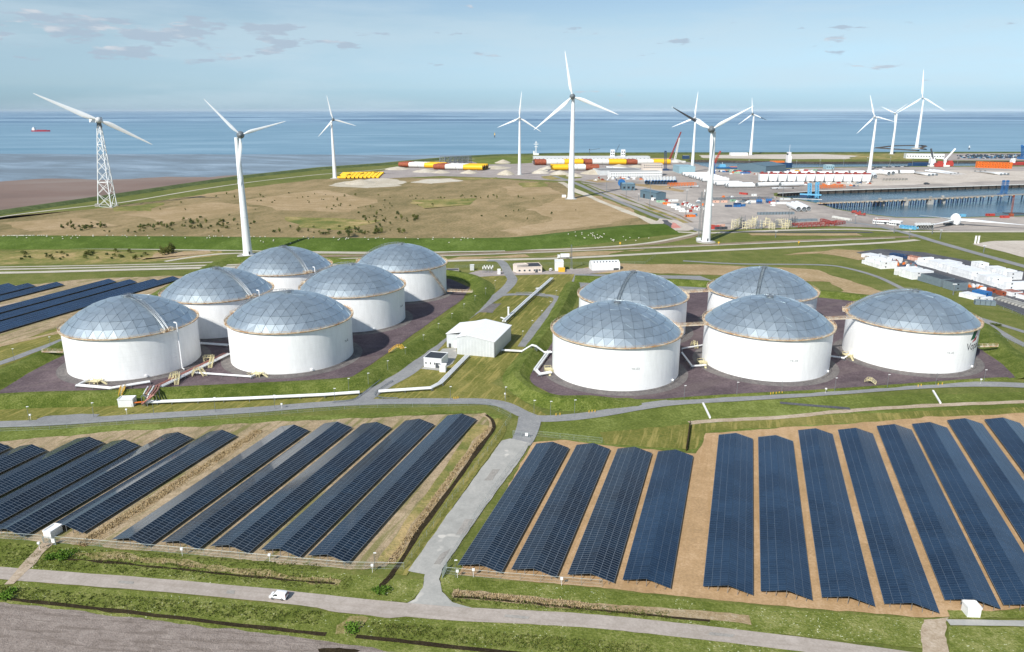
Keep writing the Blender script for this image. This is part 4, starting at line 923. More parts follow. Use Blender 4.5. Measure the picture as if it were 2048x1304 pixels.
def building(name, label, cat, A, B, depth, h, wall='clad_white', roof='roof_dark', pitch=0.0, win=None, group=None, door=True, flat=True):
    """a rectangular building; win = list of (height, count, width, tall) on its front"""
    A, B = (G(*A) if len(A) == 2 else Vector(A)), (G(*B) if len(B) == 2 else Vector(B))
    poly, d, back = quad_prism(A, B, depth, 0, h); base = (poly[0] + poly[2]) / 2; base.z = 0
    t = thing(name, label, cat, base, group); W_ = (B - A).length
    w = MB(); wall_boxes(w, poly, -.2, h)
    if pitch:
        m1 = (poly[0] + poly[3]) / 2; m2 = (poly[1] + poly[2]) / 2; r = MB(); o = .5
        e = [poly[0] - d * o - back * o, poly[1] + d * o - back * o, poly[2] + d * o + back * o, poly[3] - d * o + back * o]; z = Vector((0, 0, h + .05)); zr = Vector((0, 0, h + pitch))
        ra, rb = m1 - d * o + zr, m2 + d * o + zr
        w.add([poly[0] + Vector((0, 0, h)), poly[3] + Vector((0, 0, h)), m1 + zr - Vector((0, 0, .1))], [(0, 1, 2)]); w.add([poly[1] + Vector((0, 0, h)), poly[2] + Vector((0, 0, h)), m2 + zr - Vector((0, 0, .1))], [(0, 1, 2)])
        th = Vector((0, 0, .25))
        for q in ((e[0] + z, e[1] + z, rb, ra), (ra, rb, e[2] + z, e[3] + z)):
            r.add(list(q) + [p + th for p in q], [(3, 2, 1, 0), (4, 5, 6, 7), (0, 1, 5, 4), (1, 2, 6, 5), (2, 3, 7, 6), (3, 0, 4, 7)])
        w.build('wall', wall, t); r.build('roof', roof, t)
    else:
        w.build('wall', wall, t); r = MB(); ins = .35; ce = base
        r.prism([(p.x + (ce.x - p.x) * .03, p.y + (ce.y - p.y) * .03) for p in poly], h + .003, h + .12); r.build('roof', roof, t)
        pa = MB()
        for i in range(4):
            a, b = poly[i], poly[(i + 1) % 4]; pa.beam(a + Vector((0, 0, h + .15)), b + Vector((0, 0, h + .15)), .3, .5)
        pa.build('parapet', wall, t)
    if win:
        me = None
        for (hz, n, ww, wh) in win:
            for i in range(n):
                p = A + d * (W_ * (i + .5) / n) - back * .06; p.z = 0
                m = MB().box((0, 0, 0), (ww, .14, wh)); m = m.mesh('window', 'window_dark')
                o = put('window', m, t, p - base + Vector((0, 0, hz))); o.rotation_euler = (0, 0, math.atan2(d.y, d.x))
                if A.length < 700: put('window_frame', MB().beam((-ww/2, -.02, 0), (-ww/2, -.02, wh), .12).beam((ww/2, -.02, 0), (ww/2, -.02, wh), .12).beam((-ww/2, -.02, wh), (ww/2, -.02, wh), .12).beam((-ww/2 - .1, -.06, 0), (ww/2 + .1, -.06, 0), .2, .12).mesh('window_frame', 'white_paint'), o)
    if door:
        p = A + d * W_ * .78 - back * .05; m = MB().box((0, 0, .05), (2.2, .14, 2.6)).mesh('door', 'dark_grey'); o = put('door', m, t, p - base); o.rotation_euler = (0, 0, math.atan2(d.y, d.x))
    return t
# the white hall: a front block and a taller left bay under one shallow roof
FR, FL = G(989, 715.2), G(914, 708.5); dd = (FL - FR).normalized(); bk = Vector((dd.y, -dd.x, 0)); bk = bk if bk.y > 0 else -bk
D1 = 31.0; W1 = (FL - FR).length; W2 = 9.0; OFF = 9.5
base = (FR + FL) / 2 + bk * D1 / 2
t = thing('hall', 'large white metal hall with shallow pitched roof and recessed left bay between the tank clusters', 'building', base)
HE, HR = 8.2, 10.6
w = MB(); wall_boxes(w, [FR, FL, FL + bk * D1, FR + bk * D1], -.2, HE); w.build('wall', 'clad_grey', t)
w = MB(); L0 = FL + dd * .01 + bk * OFF; wall_boxes(w, [L0, L0 + dd * W2, L0 + dd * W2 + bk * (D1 - OFF), L0 + bk * (D1 - OFF)], -.2, HE - .9); w.build('side_bay', 'clad_grey', t)
r = MB(); o = .4; rid = FR.lerp(FL, .72); 
ea = [FR - dd * o - bk * o, FL + dd * o - bk * o]; zz = lambda p, h: Vector((p.x, p.y, h))
q1 = [zz(FR - dd * o - bk * o, HE), zz(rid - bk * o, HR), zz(rid + bk * (D1 + o), HR), zz(FR - dd * o + bk * (D1 + o), HE)]
q2 = [zz(rid - bk * o, HR), zz(FL + dd * o - bk * o, HE + .8), zz(FL + dd * o + bk * (D1 + o), HE + .8), zz(rid + bk * (D1 + o), HR)]
q3 = [zz(FL + dd * o + bk * OFF, HE + .8), zz(FL + dd * (W2 + o) + bk * (OFF - o), HE - .8), zz(FL + dd * (W2 + o) + bk * (D1 + o), HE - .8), zz(FL + dd * o + bk * (D1 + o), HE + .8)]
for q in (q1, q2, q3): r.add(q + [p + Vector((0, 0, .25)) for p in q], [(3, 2, 1, 0), (4, 5, 6, 7), (0, 1, 5, 4), (1, 2, 6, 5), (2, 3, 7, 6), (3, 0, 4, 7)])
r.build('roof', 'roof_white', t)
w = MB(); w.add([zz(FR, HE), zz(rid, HR), zz(FL, HE + .8), zz(FL, HE - .01)], [(0, 1, 2, 3)]); w.build('gable', 'clad_grey', t)
w = MB(); p0 = L0 + dd * 3.0 - bk * .08; w.box((p0.x, p0.y, 0), (4.0, .15, 4.2), math.atan2(dd.y, dd.x)); w.build('roller_door', 'clad_white', t)
w = MB(); p0 = L0 + dd * 7.3 - bk * .08; w.box((p0.x, p0.y, 0), (1.2, .15, 2.3), math.atan2(dd.y, dd.x)); w.build('door', 'dark_grey', t)
for k in range(12):
    p0 = FR.lerp(FL, (k + .5) / 12) - bk * .05; put('wall_seam', MB().box((p0.x - base.x, p0.y - base.y, 0), (.12, .08, HE), math.atan2(dd.y, dd.x)).mesh('wall_seam', 'clad_white'), t)
w = MB(); w.beam(FR - bk * .15 - dd * .1, FR - bk * .15 - dd * .1 + Vector((0, 0, HE)), .35); w.build('downpipe', 'dark_grey', t)
building('plant_building', 'small white plant building with dark flat roof beside the white hall', 'building', (848, 734), (883, 737), 10, 4.6, 'clad_white', 'roof_dark', win=[(1.6, 4, .7, 1.3)])
building('electrical_cabinet', 'white cube shaped cabinet before the small plant building', 'cabinet', (879, 744.5), (891, 745), 3, 3.2, 'white_paint', 'white_paint', door=False)
building('kiosk', 'white container like kiosk at the end of the long white pipeline', 'kiosk', (237, 815), (267, 814), 4, 3.3, 'clad_white', 'clad_white', door=False)
building('gatehouse', 'low cream gatehouse with dark flat roof behind the terminal', 'building', (1034, 546.5), (1084, 545), 15, 4.6, 'cream_wall', 'roof_dark', win=[(1.4, 5, 1.6, 1.3)])
building('gatehouse_annex', 'small cream block attached left of the gatehouse', 'building', (1026, 543), (1034, 546), 10, 5.6, 'cream_wall', 'cream_wall', door=False)
building('pump_house', 'white box building with yellow crate beside the gatehouse', 'building', (1110, 542), (1127, 542), 9, 7.0, 'clad_white', 'clad_white')
put_ = MB(); g = G(1123, 543.5); put_.box((g.x, g.y, 0), (5, 3, 3)); put_.box((g.x, g.y, 3.0), (5.2, 3.2, .25)); o = put_.build('crate', 'yellow_paint', org=(g.x, g.y, 0)); tag(o, 'yellow crate standing at the foot of the white box building', 'crate')
# arched store hall
A, B = G(1184, 541.5), G(1240, 540); d = (B - A).normalized(); bkk = Vector((-d.y, d.x, 0)); ctr = (A + B) / 2 + bkk * 5.5
t = thing('arched_hall', 'white round topped storage hall behind the rear left tank of the right cluster', 'building', ctr)
vs = []; fs = []; n = 12
for p in (A, B):
    for i in range(n + 1):
        a = math.pi * i / n; x = 5.5 - 5.5 * math.cos(a); vs.append(p + bkk * x + Vector((0, 0, 1.8 + 5.2 * math.sin(a) ** .8)))
for i in range(n): fs.append((i, i + 1, i + n + 2, i + n + 1))
fs += [tuple(range(n + 1)), tuple(range(2 * n + 1, n, -1))]
m = MB(); m.add(vs, fs); m.prism([(p.x, p.y) for p in (A, B, B + bkk * 11, A + bkk * 11)], 0, 1.85); m.build('shell', 'clad_white', t)
for i in range(8):
    p = A.lerp(B, (i + .8) / 9) + bkk * 2.2 + Vector((0, 0, 6.1)); put('roof_light', MB().box((p.x - ctr.x, p.y - ctr.y, p.z), (.9, .8, .7)).mesh('roof_light', 'window_dark'), t)
p = A.lerp(B, .86) - bkk * .1; put('door', MB().box((p.x - ctr.x, p.y - ctr.y, 0), (4, .3, 1.6), math.atan2(d.y, d.x)).mesh('door', 'dark_grey'), t)
building('gate_kiosk', 'white gate kiosk left of the terminal entrance road', 'kiosk', (995, 549), (1001, 549), 3, 3.4, 'white_paint', 'white_paint', door=False)
building('switch_cabin', 'pale grey switch cabin at the left end of the fenced switch yard', 'kiosk', (940, 541), (948, 541), 3, 4, 'clad_grey', 'clad_grey', door=False)
building('underpass_wall', 'grey concrete basin wall behind the rear right tank', 'wall', (893, 547), (918, 546.5), 8, 2.0, 'concrete', 'asphalt_dark', door=False)
building('inverter_box', 'white inverter container beside the small gate of the left solar field', 'container', (88, 1076), (103, 1078.5), 4.2, 2.1, 'white_paint', 'white_paint', door=False)
building('inverter_box', 'white inverter container near the right end of the blue solar rows', 'container', (1934, 1236), (1960, 1237), 3.0, 2.6, 'white_paint', 'white_paint', door=False)
# switch yard posts
for i in range(8):
    g = G(966 + i * 2.8, 546 - (i % 2) * 3); t = thing('insulator_post', 'grey post with white insulator top in the fenced switch yard', 'post', g, 'insulator posts in the switch yard')
    put('post', MB().beam((0, 0, 0), (0, 0, 3.2), .4).mesh('post', 'steel_post'), t); put('insulator', MB().cyl((0, 0, 3.2), (0, 0, 5.0), .45, .35, 8).mesh('insulator', 'white_paint'), t)

# ------------------------------------------------------------------ pipelines
def pipeline(label, pts, r=.45, lanes=(0,), h=1.3, m='pipe_white', sup=9, heights=None):
    P = [(Vector(p) if len(p) == 3 else G(p[0], p[1], h)) for p in pts]; 
    mid = P[len(P) // 2]; t = thing('pipeline', label, 'pipeline', (mid.x, mid.y, 0))
    ms = m if isinstance(m, (list, tuple)) else [m] * len(lanes)
    for ln, mm in zip(lanes, ms):
        MB().tube(offset_line(P, ln), r, 8).build('pipe', mm, t, True)
    s = MB()
    for a, b in zip(P[:-1], P[1:]):
        L = (b - a).length; n = max(1, int(L / sup)); dr = (b - a).normalized(); q = Vector((dr.y, -dr.x, 0))
        for i in range(n + 1):
            p = a.lerp(b, i / n); lo, hi = min(lanes) - r - .2, max(lanes) + r + .2
            for e in (lo, hi): s.beam(p + q * e - Vector((0, 0, p.z)), p + q * e - Vector((0, 0, r)), .2)
            s.beam(p + q * lo - Vector((0, 0, r + .1)), p + q * hi - Vector((0, 0, r + .1)), .25)
    s.build('pipe_support', 'galv', t); return t
pipeline('long white pipeline on low supports before the front bank of the left cluster', [(293, 804), (500, 796), (650, 789), (719, 784)], .48, (-.55, .55), 1.3)
pipeline('white pipeline bending from the culvert up to the white hall', [(757, 783), (862, 776), (882, 766), (936, 711)], .34, (-1.3, -.4, .5), 1.3)
pipeline('long straight white pipe rack running back from the hall over the mown grass', [(1008, 642), (1056, 598), (1104, 556)], .5, (-.7, .7), 2.0)
pipeline('short pipe branch with upright vent on the long pipe rack', [(1015, 636), (1008, 637), (1002, 635)], .4, (0,), 1.6)
pipeline('short pipe branch near the far end of the long pipe rack', [(1082, 576), (1072, 577)], .5, (0,), 1.6)
pipeline('white pipe from the hall climbing over the grass bank to the right cluster', [G(1003, 700, 1.5), G(1044, 702, 1.5), G(1064, 690, 5.2), G(1072, 692, 5.2), G(1088, 704, 1.8), G(1104, 704, 1.8)], .36, (-.45, .45))
pipeline('white pipes looping round the left foot of the front left tank, right cluster', [(1098, 702), (1071, 739), (1080, 748), (1102, 744)], .5, (-.6, .6), 1.4)
pipeline('twin white pipes along the front foot of the front left tank', [(300, 763), (222, 776), (155, 770), (176, 760)], .42, (-.6, .6), 1.2, sup=7)
pipeline('diagonal rack of red and white pipes between the two front left tanks', [(318, 774), (386, 741), (456, 707)], .4, (-2.2, -1.1, 0, 1.2), 1.4, ['pipe_red', 'pipe_red', 'pipe_white', 'pipe_white'], sup=6)
pipeline('white pipe running to the valve stairs of the front right tank, left cluster', [(388, 745), (503, 753), (522, 744)], .5, (0,), 1.2, sup=6)
pipeline('red and white pipes crossing the front bank near the white kiosk', [G(308, 772, 1.5), G(303, 781, 5), G(297, 789, 5), G(292, 804, 1.4)], .35, (-2.4, -1.2, 0, 1.2, 2.4), 1.4, ['pipe_red', 'pipe_red', 'pipe_white', 'pipe_red', 'pipe_white'], sup=5)
pipeline('orange pipe leading from the white kiosk to the crossing pipes', [(264, 806), (292, 803)], .3, (0,), 1.6, 'orange_paint')
pipeline('thin white pipe between the front left and front middle right-hand tanks', [(1364, 697), (1405, 690)], .4, (0,), 1.4)
pipeline('bent white pipe in the shadow left of the front middle tank, right cluster', [(1364, 705), (1384, 732), (1412, 730)], .45, (0,), 1.4)
pipeline('bent white pipe in the shadow left of the emblem tank', [(1661, 712), (1688, 716), (1704, 706)], .45, (0,), 1.4)
pipeline('pale pipes crossing the dark gap behind the two front left tanks', [(398, 686), (456, 690)], .4, (-.7, .7), 1.2)
g = G(1017, 636); o = MB().cyl((g.x, g.y, 0), (g.x, g.y, 6.5), .55, n=10).lathe([(.75, 0), (.75, .3), (.3, .5)], (g.x, g.y, 6.5), 10).build('vent_stack', 'white_paint', org=tuple(g)); tag(o, 'short white vent stack standing on the pipe branch', 'vent')
# stiles over the banks
def stile(label, a, top, b, w=1.6, m='yellow_paint'):
    P = [Vector(a), Vector(top[0]), Vector(top[1]), Vector(b)]; t = thing('stile', label, 'stairs', (P[1].x, P[1].y, 0))
    tr = MB(); rl = MB()
    for p, q in zip(P[:-1], P[1:]):
        d = (q - p).normalized(); s = Vector((d.y, -d.x, 0)).normalized() * w / 2
        n = max(2, int((q - p).length / .7))
        for i in range(n): c = p.lerp(q, (i + .5) / n); tr.beam(c - s, c + s, .45, .1)
        for e in (-1, 1):
            rl.beam(p + s * e, q + s * e, .22); rl.beam(p + s * e + Vector((0, 0, 1.1)), q + s * e + Vector((0, 0, 1.1)), .14)
            for i in range(n // 2 + 1): c = p.lerp(q, i / max(1, n // 2)) + s * e; rl.beam(c, c + Vector((0, 0, 1.1)), .12)
    tr.build('tread', 'safety_yellow', t); rl.build('railing', m, t)
stile('yellow stile over the right bank of the left cluster', G(780, 704, .3), (G(793, 694, 4.4), G(801, 693, 4.4)), G(816, 712, .3))
stile('yellow stile over the front bank near the white kiosk', G(247, 774, .3), (G(246, 776, 4.2), G(243, 783, 4.2)), G(239, 803, .3))
stile('cream stair crossing the diagonal pipe rack in the middle', G(340, 765, .3), (G(345, 750, 2.8), G(356, 748, 2.8)), G(353, 770, .3), m='safety_yellow')
stile('cream stair crossing the diagonal pipe rack near its upper end', G(412, 725, .3), (G(408, 715, 2.8), G(425, 714, 2.8)), G(420, 736, .3), m='safety_yellow')
stile('cream stair crossing the diagonal pipe rack near the front right tank', G(384, 752, .3), (G(389, 741, 2.8), G(400, 738, 2.8)), G(410, 752, .3), m='safety_yellow')
stile('cream hooped stair at the middle of the right pit, between two front tanks', G(1384, 691, .3), (G(1387, 686, 2.5), G(1391, 686, 2.5)), G(1393, 697, .3), m='safety_yellow')
stile('small cream stair on the dark pit floor before the emblem tank', G(1732, 764, .3), (G(1736, 760, 1.8), G(1742, 760, 1.8)), G(1752, 768, .3), m='safety_yellow')
# culvert guard rails
def guardrail(label, pts):
    P = spline([G(*p) for p in pts], 6); t = thing('guard_rail', label, 'guard rail', P[len(P) // 2]); MB().tube([p + Vector((0, 0, .8)) for p in P], .16, 5).build('rail', 'galv', t)
    s = MB()
    for p in P[::2]: s.beam(p, p + Vector((0, 0, .8)), .16)
    s.build('post', 'steel_post', t)
guardrail('grey guard rail curving along the left side of the culvert road', [(666, 807), (705, 802), (722, 792), (760, 763)])
guardrail('grey guard rail curving along the right side of the culvert road', [(795, 799), (765, 798), (750, 793), (756, 783), (785, 764)])
guardrail('pale guard rail on the north side of the service road crossing', [(1032, 587), (1062, 587), (1090, 590)])
guardrail('pale guard rail on the south side of the service road crossing', [(1034, 592), (1066, 592), (1096, 597)])

# ------------------------------------------------------------------ fences, lamps, bollards
POST = MB().beam((0, 0, -.1), (0, 0, 2.2), .07).mesh('post', 'wire')
def fence(label, pts, step=5.0, h=2.1, rail=.05):
    P = [G(*p) for p in pts]; t = thing('fence', label, 'fence', P[0]); acc = 0; n = 0
    for a, b in zip(P[:-1], P[1:]):
        L = (b - a).length; k = max(1, int(L / step))
        for i in range(k + (b is P[-1])):
            if n < 290: put('post', POST, t, a.lerp(b, i / k) - P[0]); n += 1
    r = MB()
    for hz in (h, h * .5, .15): r.tube([p + Vector((0, 0, hz)) for p in P], rail if hz == h else .018, 4)
    r.build('rail', 'wire', t)
    w = MB()
    for a, b in zip(P[:-1], P[1:]): w.add([a + Vector((0, 0, .1)), b + Vector((0, 0, .1)), b + Vector((0, 0, h)), a + Vector((0, 0, h))], [(0, 1, 2, 3)])
    w.build('wire_mesh', 'fence_mesh', t)
fence('long wire fence with pale top rail before the left solar rows', [(-60, 1073), (86, 1083)])
fence('wire fence with pale top rail from the small gate to the gate road', [(112, 1086), (200, 1093), (480, 1118), (690, 1137), (808, 1139)])
fence('wire fence with pale top rail before the right solar rows', [(892, 1148), (1000, 1158), (1204, 1174)])
fence('wire fence along the left side of the concrete gate road', [(808, 1140), (905, 1000), (1000, 870)], rail=.03)
fence('wire fence along the right side of the concrete gate road', [(888, 1142), (960, 1022), (1020, 936), (1066, 884)], rail=.03)
fence('wire fence following the south side of the perimeter road', [(-100, 867), (100, 859), (300, 845), (500, 833), (720, 816), (860, 814), (973, 810), (1022, 836), (1000, 869)], 6, rail=.03)
fence('wire fence at the far end of the right solar rows', [(1072, 872), (1120, 877), (1204, 886)], rail=.03)
fence('wire fence behind the gatehouse and the arched hall', [(910, 536), (1000, 533), (1120, 530), (1290, 528), (1310, 514)], 8, rail=.04)
fence('wire fence round the cabin yard side facing the tanks', [(1716, 508), (1850, 560), (1990, 612), (2060, 640)], 7, rail=.03)
fence('wire fence along the inner track behind the emblem tank', [(1960, 660), (2060, 700)], 5, rail=.04)
def gate(label, a, b, wsign=False):
    A, B = G(*a), G(*b); t = thing('gate', label, 'gate', A); d = (B - A)
    f = MB()
    for k in (0, .5, 1): p = A + d * k; f.beam(p, p + Vector((0, 0, 2.3)), .14)
    for z in (.2, 2.2): f.beam(A + Vector((0, 0, z)), B + Vector((0, 0, z)), .1)
    f.build('frame', 'wire', t)
    br = MB()
    for i in range(22): p = A + d * (i + .5) / 22; br.beam(p + Vector((0, 0, .2)), p + Vector((0, 0, 2.2)), .035)
    br.build('bars', 'wire', t)
    if wsign: p = A + d * .82; MB().box((p.x, p.y - .1, .7), (1.1, .05, 1.3), math.atan2(d.y, d.x)).build('sign_plate', 'white_paint', t)
gate('grey double gate at the upper end of the concrete road', (1026, 872), (1059, 876), True)
gate('small grey gate beside the white inverter container', (88, 1087), (112, 1090), True)
gate('grey gate leaf standing open at the lower end of the concrete road', (885, 1157), (894, 1138))
L_POLE = MB().cyl((0, 0, 0), (0, 0, 6.4), .10, .06, 6).mesh('pole', 'galv'); L_HEAD = MB().box((0.25, 0, 6.35), (.9, .35, .16)).box((0, 0, 6.2), (.2, .2, .2)).mesh('lamp_head', 'white_paint')
LC = {}
def lamp(u, v, label, group, s=1.0):
    if group: LC[group] = LC.get(group, 0) + 1; label += ', %s along it' % ORD[LC[group] - 1]
    t = thing('lamp_post', label, 'lamp post', G(u, v), group); put('pole', L_POLE, t); put('lamp_head', L_HEAD, t); t.scale = (s, s, s)
for u, v in [(737, 773), (776, 747), (811, 719), (847, 693), (877, 669), (904, 648), (928, 628), (950, 611), (971, 595), (990, 579)]: lamp(u, v, 'slim grey lamp post by the left bank', 'lamp posts along the left bank')
for u, v in [(1045, 685), (1064, 663), (1083, 642), (1100, 623), (1112, 600)]: lamp(u, v, 'slim grey lamp post beside the service road, left of the right bank', 'lamp posts along the service road')
for u, v in [(59, 843), (188, 835), (308, 830), (431, 824), (550, 819), (670, 805), (698, 784), (901, 801), (1011, 802), (1068, 830), (1101, 832), (1149, 829), (1368, 799), (1473, 792), (1563, 786), (1669, 783), (1774, 776), (1871, 771), (1967, 766)]: lamp(u, v, 'slim lamp post by the perimeter road', 'lamp posts along the perimeter road')
for u, v in [(29, 722), (102, 697)]: lamp(u, v, 'slim lamp post on the grass left of the front left tank', 'lamp posts left of the tanks')
lamp(750, 1141, 'camera lamp post by the lower ditch, left of the concrete road', None, .85); lamp(911, 1156, 'camera lamp post at the right lower gate of the concrete road', None, .85)
BOL = MB().cyl((0, 0, 0), (0, 0, 1.1), .16, n=8).ball((0, 0, 1.1), .16, 8, 4).mesh('bollard', 'yellow_paint', True)
def bollards(pts, label, group):
    for u, v in pts: o = put('bollard', BOL, loc=G(u, v)); tag(o, label, 'bollard', group)
bollards([(778, 745), (782, 742), (790, 737), (797, 731), (802, 727)], 'yellow bollard beside the terminal road at the left bank', 'yellow bollards by the left bank')
bollards([(908, 799), (912, 799), (916, 798)], 'yellow bollard by the perimeter road below the hall', 'yellow bollards below the hall')
bollards([(1112, 832), (1120, 831), (1178, 826), (1184, 825), (1190, 825)], 'yellow bollard by the perimeter road before the front left right-hand tank', 'yellow bollards before the right cluster')
bollards([(1541, 790), (1546, 789), (1552, 789), (1558, 788), (1564, 788)], 'orange yellow bollard by the perimeter road before the front middle tank', 'bollards before the front middle tank')
bollards([(1836, 774), (1842, 773), (1876, 771), (1884, 770)], 'orange yellow bollard by the perimeter road before the emblem tank', 'bollards before the emblem tank')
SIG = MB().beam((0, 0, 0), (0, 0, 2.0), .08).box((0, 0, 2.0), (.7, .5, .55)).mesh('monitor_box', 'white_paint')
for u, v in [(62, 840), (254, 829), (564, 818), (1010, 797), (1651, 787), (1961, 768), (80, 1100), (365, 1112), (540, 1124), (745, 1145), (915, 1157), (947, 1154), (1123, 1172)]:
    tag(put('monitor_box', SIG, loc=G(u, v)), 'small white box on a short post beside fence or road', 'box', 'white boxes on posts')
def flagstick(u1, v1, u2, v2, label):
    a = G(u1, v1, .5); b = G(u2, v2, .5); o = MB().beam(a, b, .7, .5).beam(a, a - Vector((0, 0, .5)), .3).beam(b, b - Vector((0, 0, .5)), .3).build('barrier_beam', 'white_paint', org=(a.x, a.y, 0)); tag(o, label, 'barrier')
flagstick(1406, 806, 1420, 835, 'white beam lying across the grass before the front middle tank'); flagstick(1866, 781, 1881, 806, 'white beam lying across the grass before the emblem tank')
o = MB().beam(G(1380, 849), G(1380, 849) + Vector((0, 0, .01)) + Vector((0, 0, 1.6)), .3).beam(G(1380, 849, .9), G(1373, 898, .9), .5, 1.6).build('dark_hedge', 'mud_and_shade', org=tuple(G(1377, 870))); tag(o, 'narrow dark hedge line beside the right solar rows', 'hedge')

# ------------------------------------------------------------------ vehicles
mat('car_white', '#eff0f0', rough=.25, var=.02, spec=.6); mat('tyre', '#1c1c1c', rough=.8); mat('rim_steel', '#9ea2a4', rough=.4, metal=.6); mat('tail_red', '#a01c1c', rough=.3); mat('lamp_clear', '#dfe6e8', rough=.2)
def make_van(label, loc, heading, L=4.5, W_=1.85, Hh=1.85, paint='car_white', group=None):
    t = thing('van', label, 'van', loc, group); t.rotation_euler = (0, 0, heading)
    side = [(-L/2, .35), (-L/2, 1.05), (-L/2 + .12, Hh - .12), (-L/2 + .45, Hh), (L * .08, Hh), (L * .15, Hh - .06), (L * .31, 1.12), (L * .46, .98), (L/2, .72), (L/2, .35)]
    mb = MB(); n = len(side)
    ys = [(-W_/2, .0), (-W_/2 + .1, .06), (W_/2 - .1, .06), (W_/2, .0)]
    vs = []
    for y, dz in ys:
        for x, z in side:
            top = z > 1.0; inn = .12 if top and z > 1.2 else 0
            yy = y + (inn if y < 0 else -inn); vs.append((x, yy, z + (dz if z > 1.5 else 0)))
    fs = [(k*n + i, k*n + (i+1) % n, (k+1)*n + (i+1) % n, (k+1)*n + i) for k in range(3) for i in range(n)] + [tuple(range(n)), tuple(range(4*n - 1, 3*n - 1, -1))]
    mb.add(vs, fs); put('body', mb.mesh('body', paint, True), t)
    me = MB().add([(L*.165, -W_/2 + .2, Hh - .12), (L*.165, W_/2 - .2, Hh - .12), (L*.30, W_/2 - .14, 1.17), (L*.30, -W_/2 + .14, 1.17)], [(0, 1, 2, 3)]).mesh('windscreen', 'dark_glass')
    o = put('windscreen', me, t, (.03, 0, .03))
    for s in (-1, 1):
        y = s * (W_/2 - .045); put('side_window', MB().add([(L*.26, y + s*.03, 1.14), (-L*.02, y + s*.03, 1.14), (-L*.0, y - s*.04, Hh - .25), (L*.13, y - s*.04, Hh - .25)], [(0, 1, 2, 3)]).mesh('side_window', 'dark_glass'), t, (0, s * .01, 0))
        put('sill', MB().box((0, s * (W_/2 + .01), .32), (L * .5, .04, .14)).mesh('sill', 'dark_grey'), t)
        put('tail_light', MB().box((-L/2 - .01, s * (W_/2 - .16), .8), (.06, .16, .7)).mesh('tail_light', 'tail_red'), t)
        put('headlight', MB().box((L/2 - .12, s * (W_/2 - .25), .68), (.2, .32, .2)).mesh('headlight', 'lamp_clear'), t)
        put('mirror', MB().box((L*.22, s * (W_/2 + .12), 1.08), (.14, .2, .2)).mesh('mirror', 'dark_grey'), t)
        for x in (L * .30, -L * .28):
            wo_ = put('wheel', MB().cyl((0, -.11, 0), (0, .11, 0), .33, n=18).mesh('wheel', 'tyre', True), t, (x, s * (W_/2 - .08), .33))
            put('hub_cap', MB().cyl((0, -.125, 0), (0, .125, 0), .19, n=12).mesh('hub_cap', 'rim_steel'), wo_)
    put('rear_window', MB().add([(-L/2 + .04, -W_/2 + .25, 1.12), (-L/2 + .04, W_/2 - .25, 1.12), (-L/2 + .12, W_/2 - .32, Hh - .22), (-L/2 + .12, -W_/2 + .32, Hh - .22)], [(0, 1, 2, 3)]).mesh('rear_window', 'dark_glass'), t, (-.05, 0, 0))
    put('bumper', MB().box((-L/2 - .03, 0, .3), (.12, W_ - .1, .25)).mesh('bumper', 'dark_grey'), t); put('bumper', MB().box((L/2, 0, .3), (.14, W_ - .1, .25)).mesh('bumper', 'dark_grey'), t)
    return t
a, b = G(578, 1199), G(541, 1195); 
VAN = make_van('white delivery van driving left on the foreground road', G(558, 1197.5), math.atan2(b.y - a.y, b.x - a.x))
VAN.location.z = .26
v2 = copy_tree(VAN, G(1102, 541.5) + Vector((0, 0, .15)), 1.2, 'white van parked on the yard right of the gatehouse'); v2['category'] = 'van'
# lorry on the back road
def make_lorry(label, loc, hd):
    t = thing('lorry', label, 'lorry', loc); t.rotation_euler = (0, 0, hd)
    put('box_body', MB().box((-1.2, 0, 1.0), (7.4, 2.5, 2.9)).mesh('box_body', 'white_paint'), t); put('cab', MB().prism([(3.0, -1.2), (5.0, -1.2), (5.2, -.9), (5.2, .9), (5.0, 1.2), (3.0, 1.2)], .6, 3.0).mesh('cab', 'car_white'), t)
    put('windscreen', MB().box((5.2, 0, 1.7), (.08, 1.9, .9)).mesh('windscreen', 'dark_glass'), t)
    for x in (-3.8, -2.6, 4.0):
        for s in (-1, 1): put('wheel', MB().cyl((x, s * 1.0, .5), (x, s * 1.25, .5), .5, n=12).mesh('wheel', 'tyre'), t)
    return t
make_lorry('white box lorry on the pale back road behind the gatehouse', G(1127, 517) + Vector((0, 0, .2)), math.pi + .1)

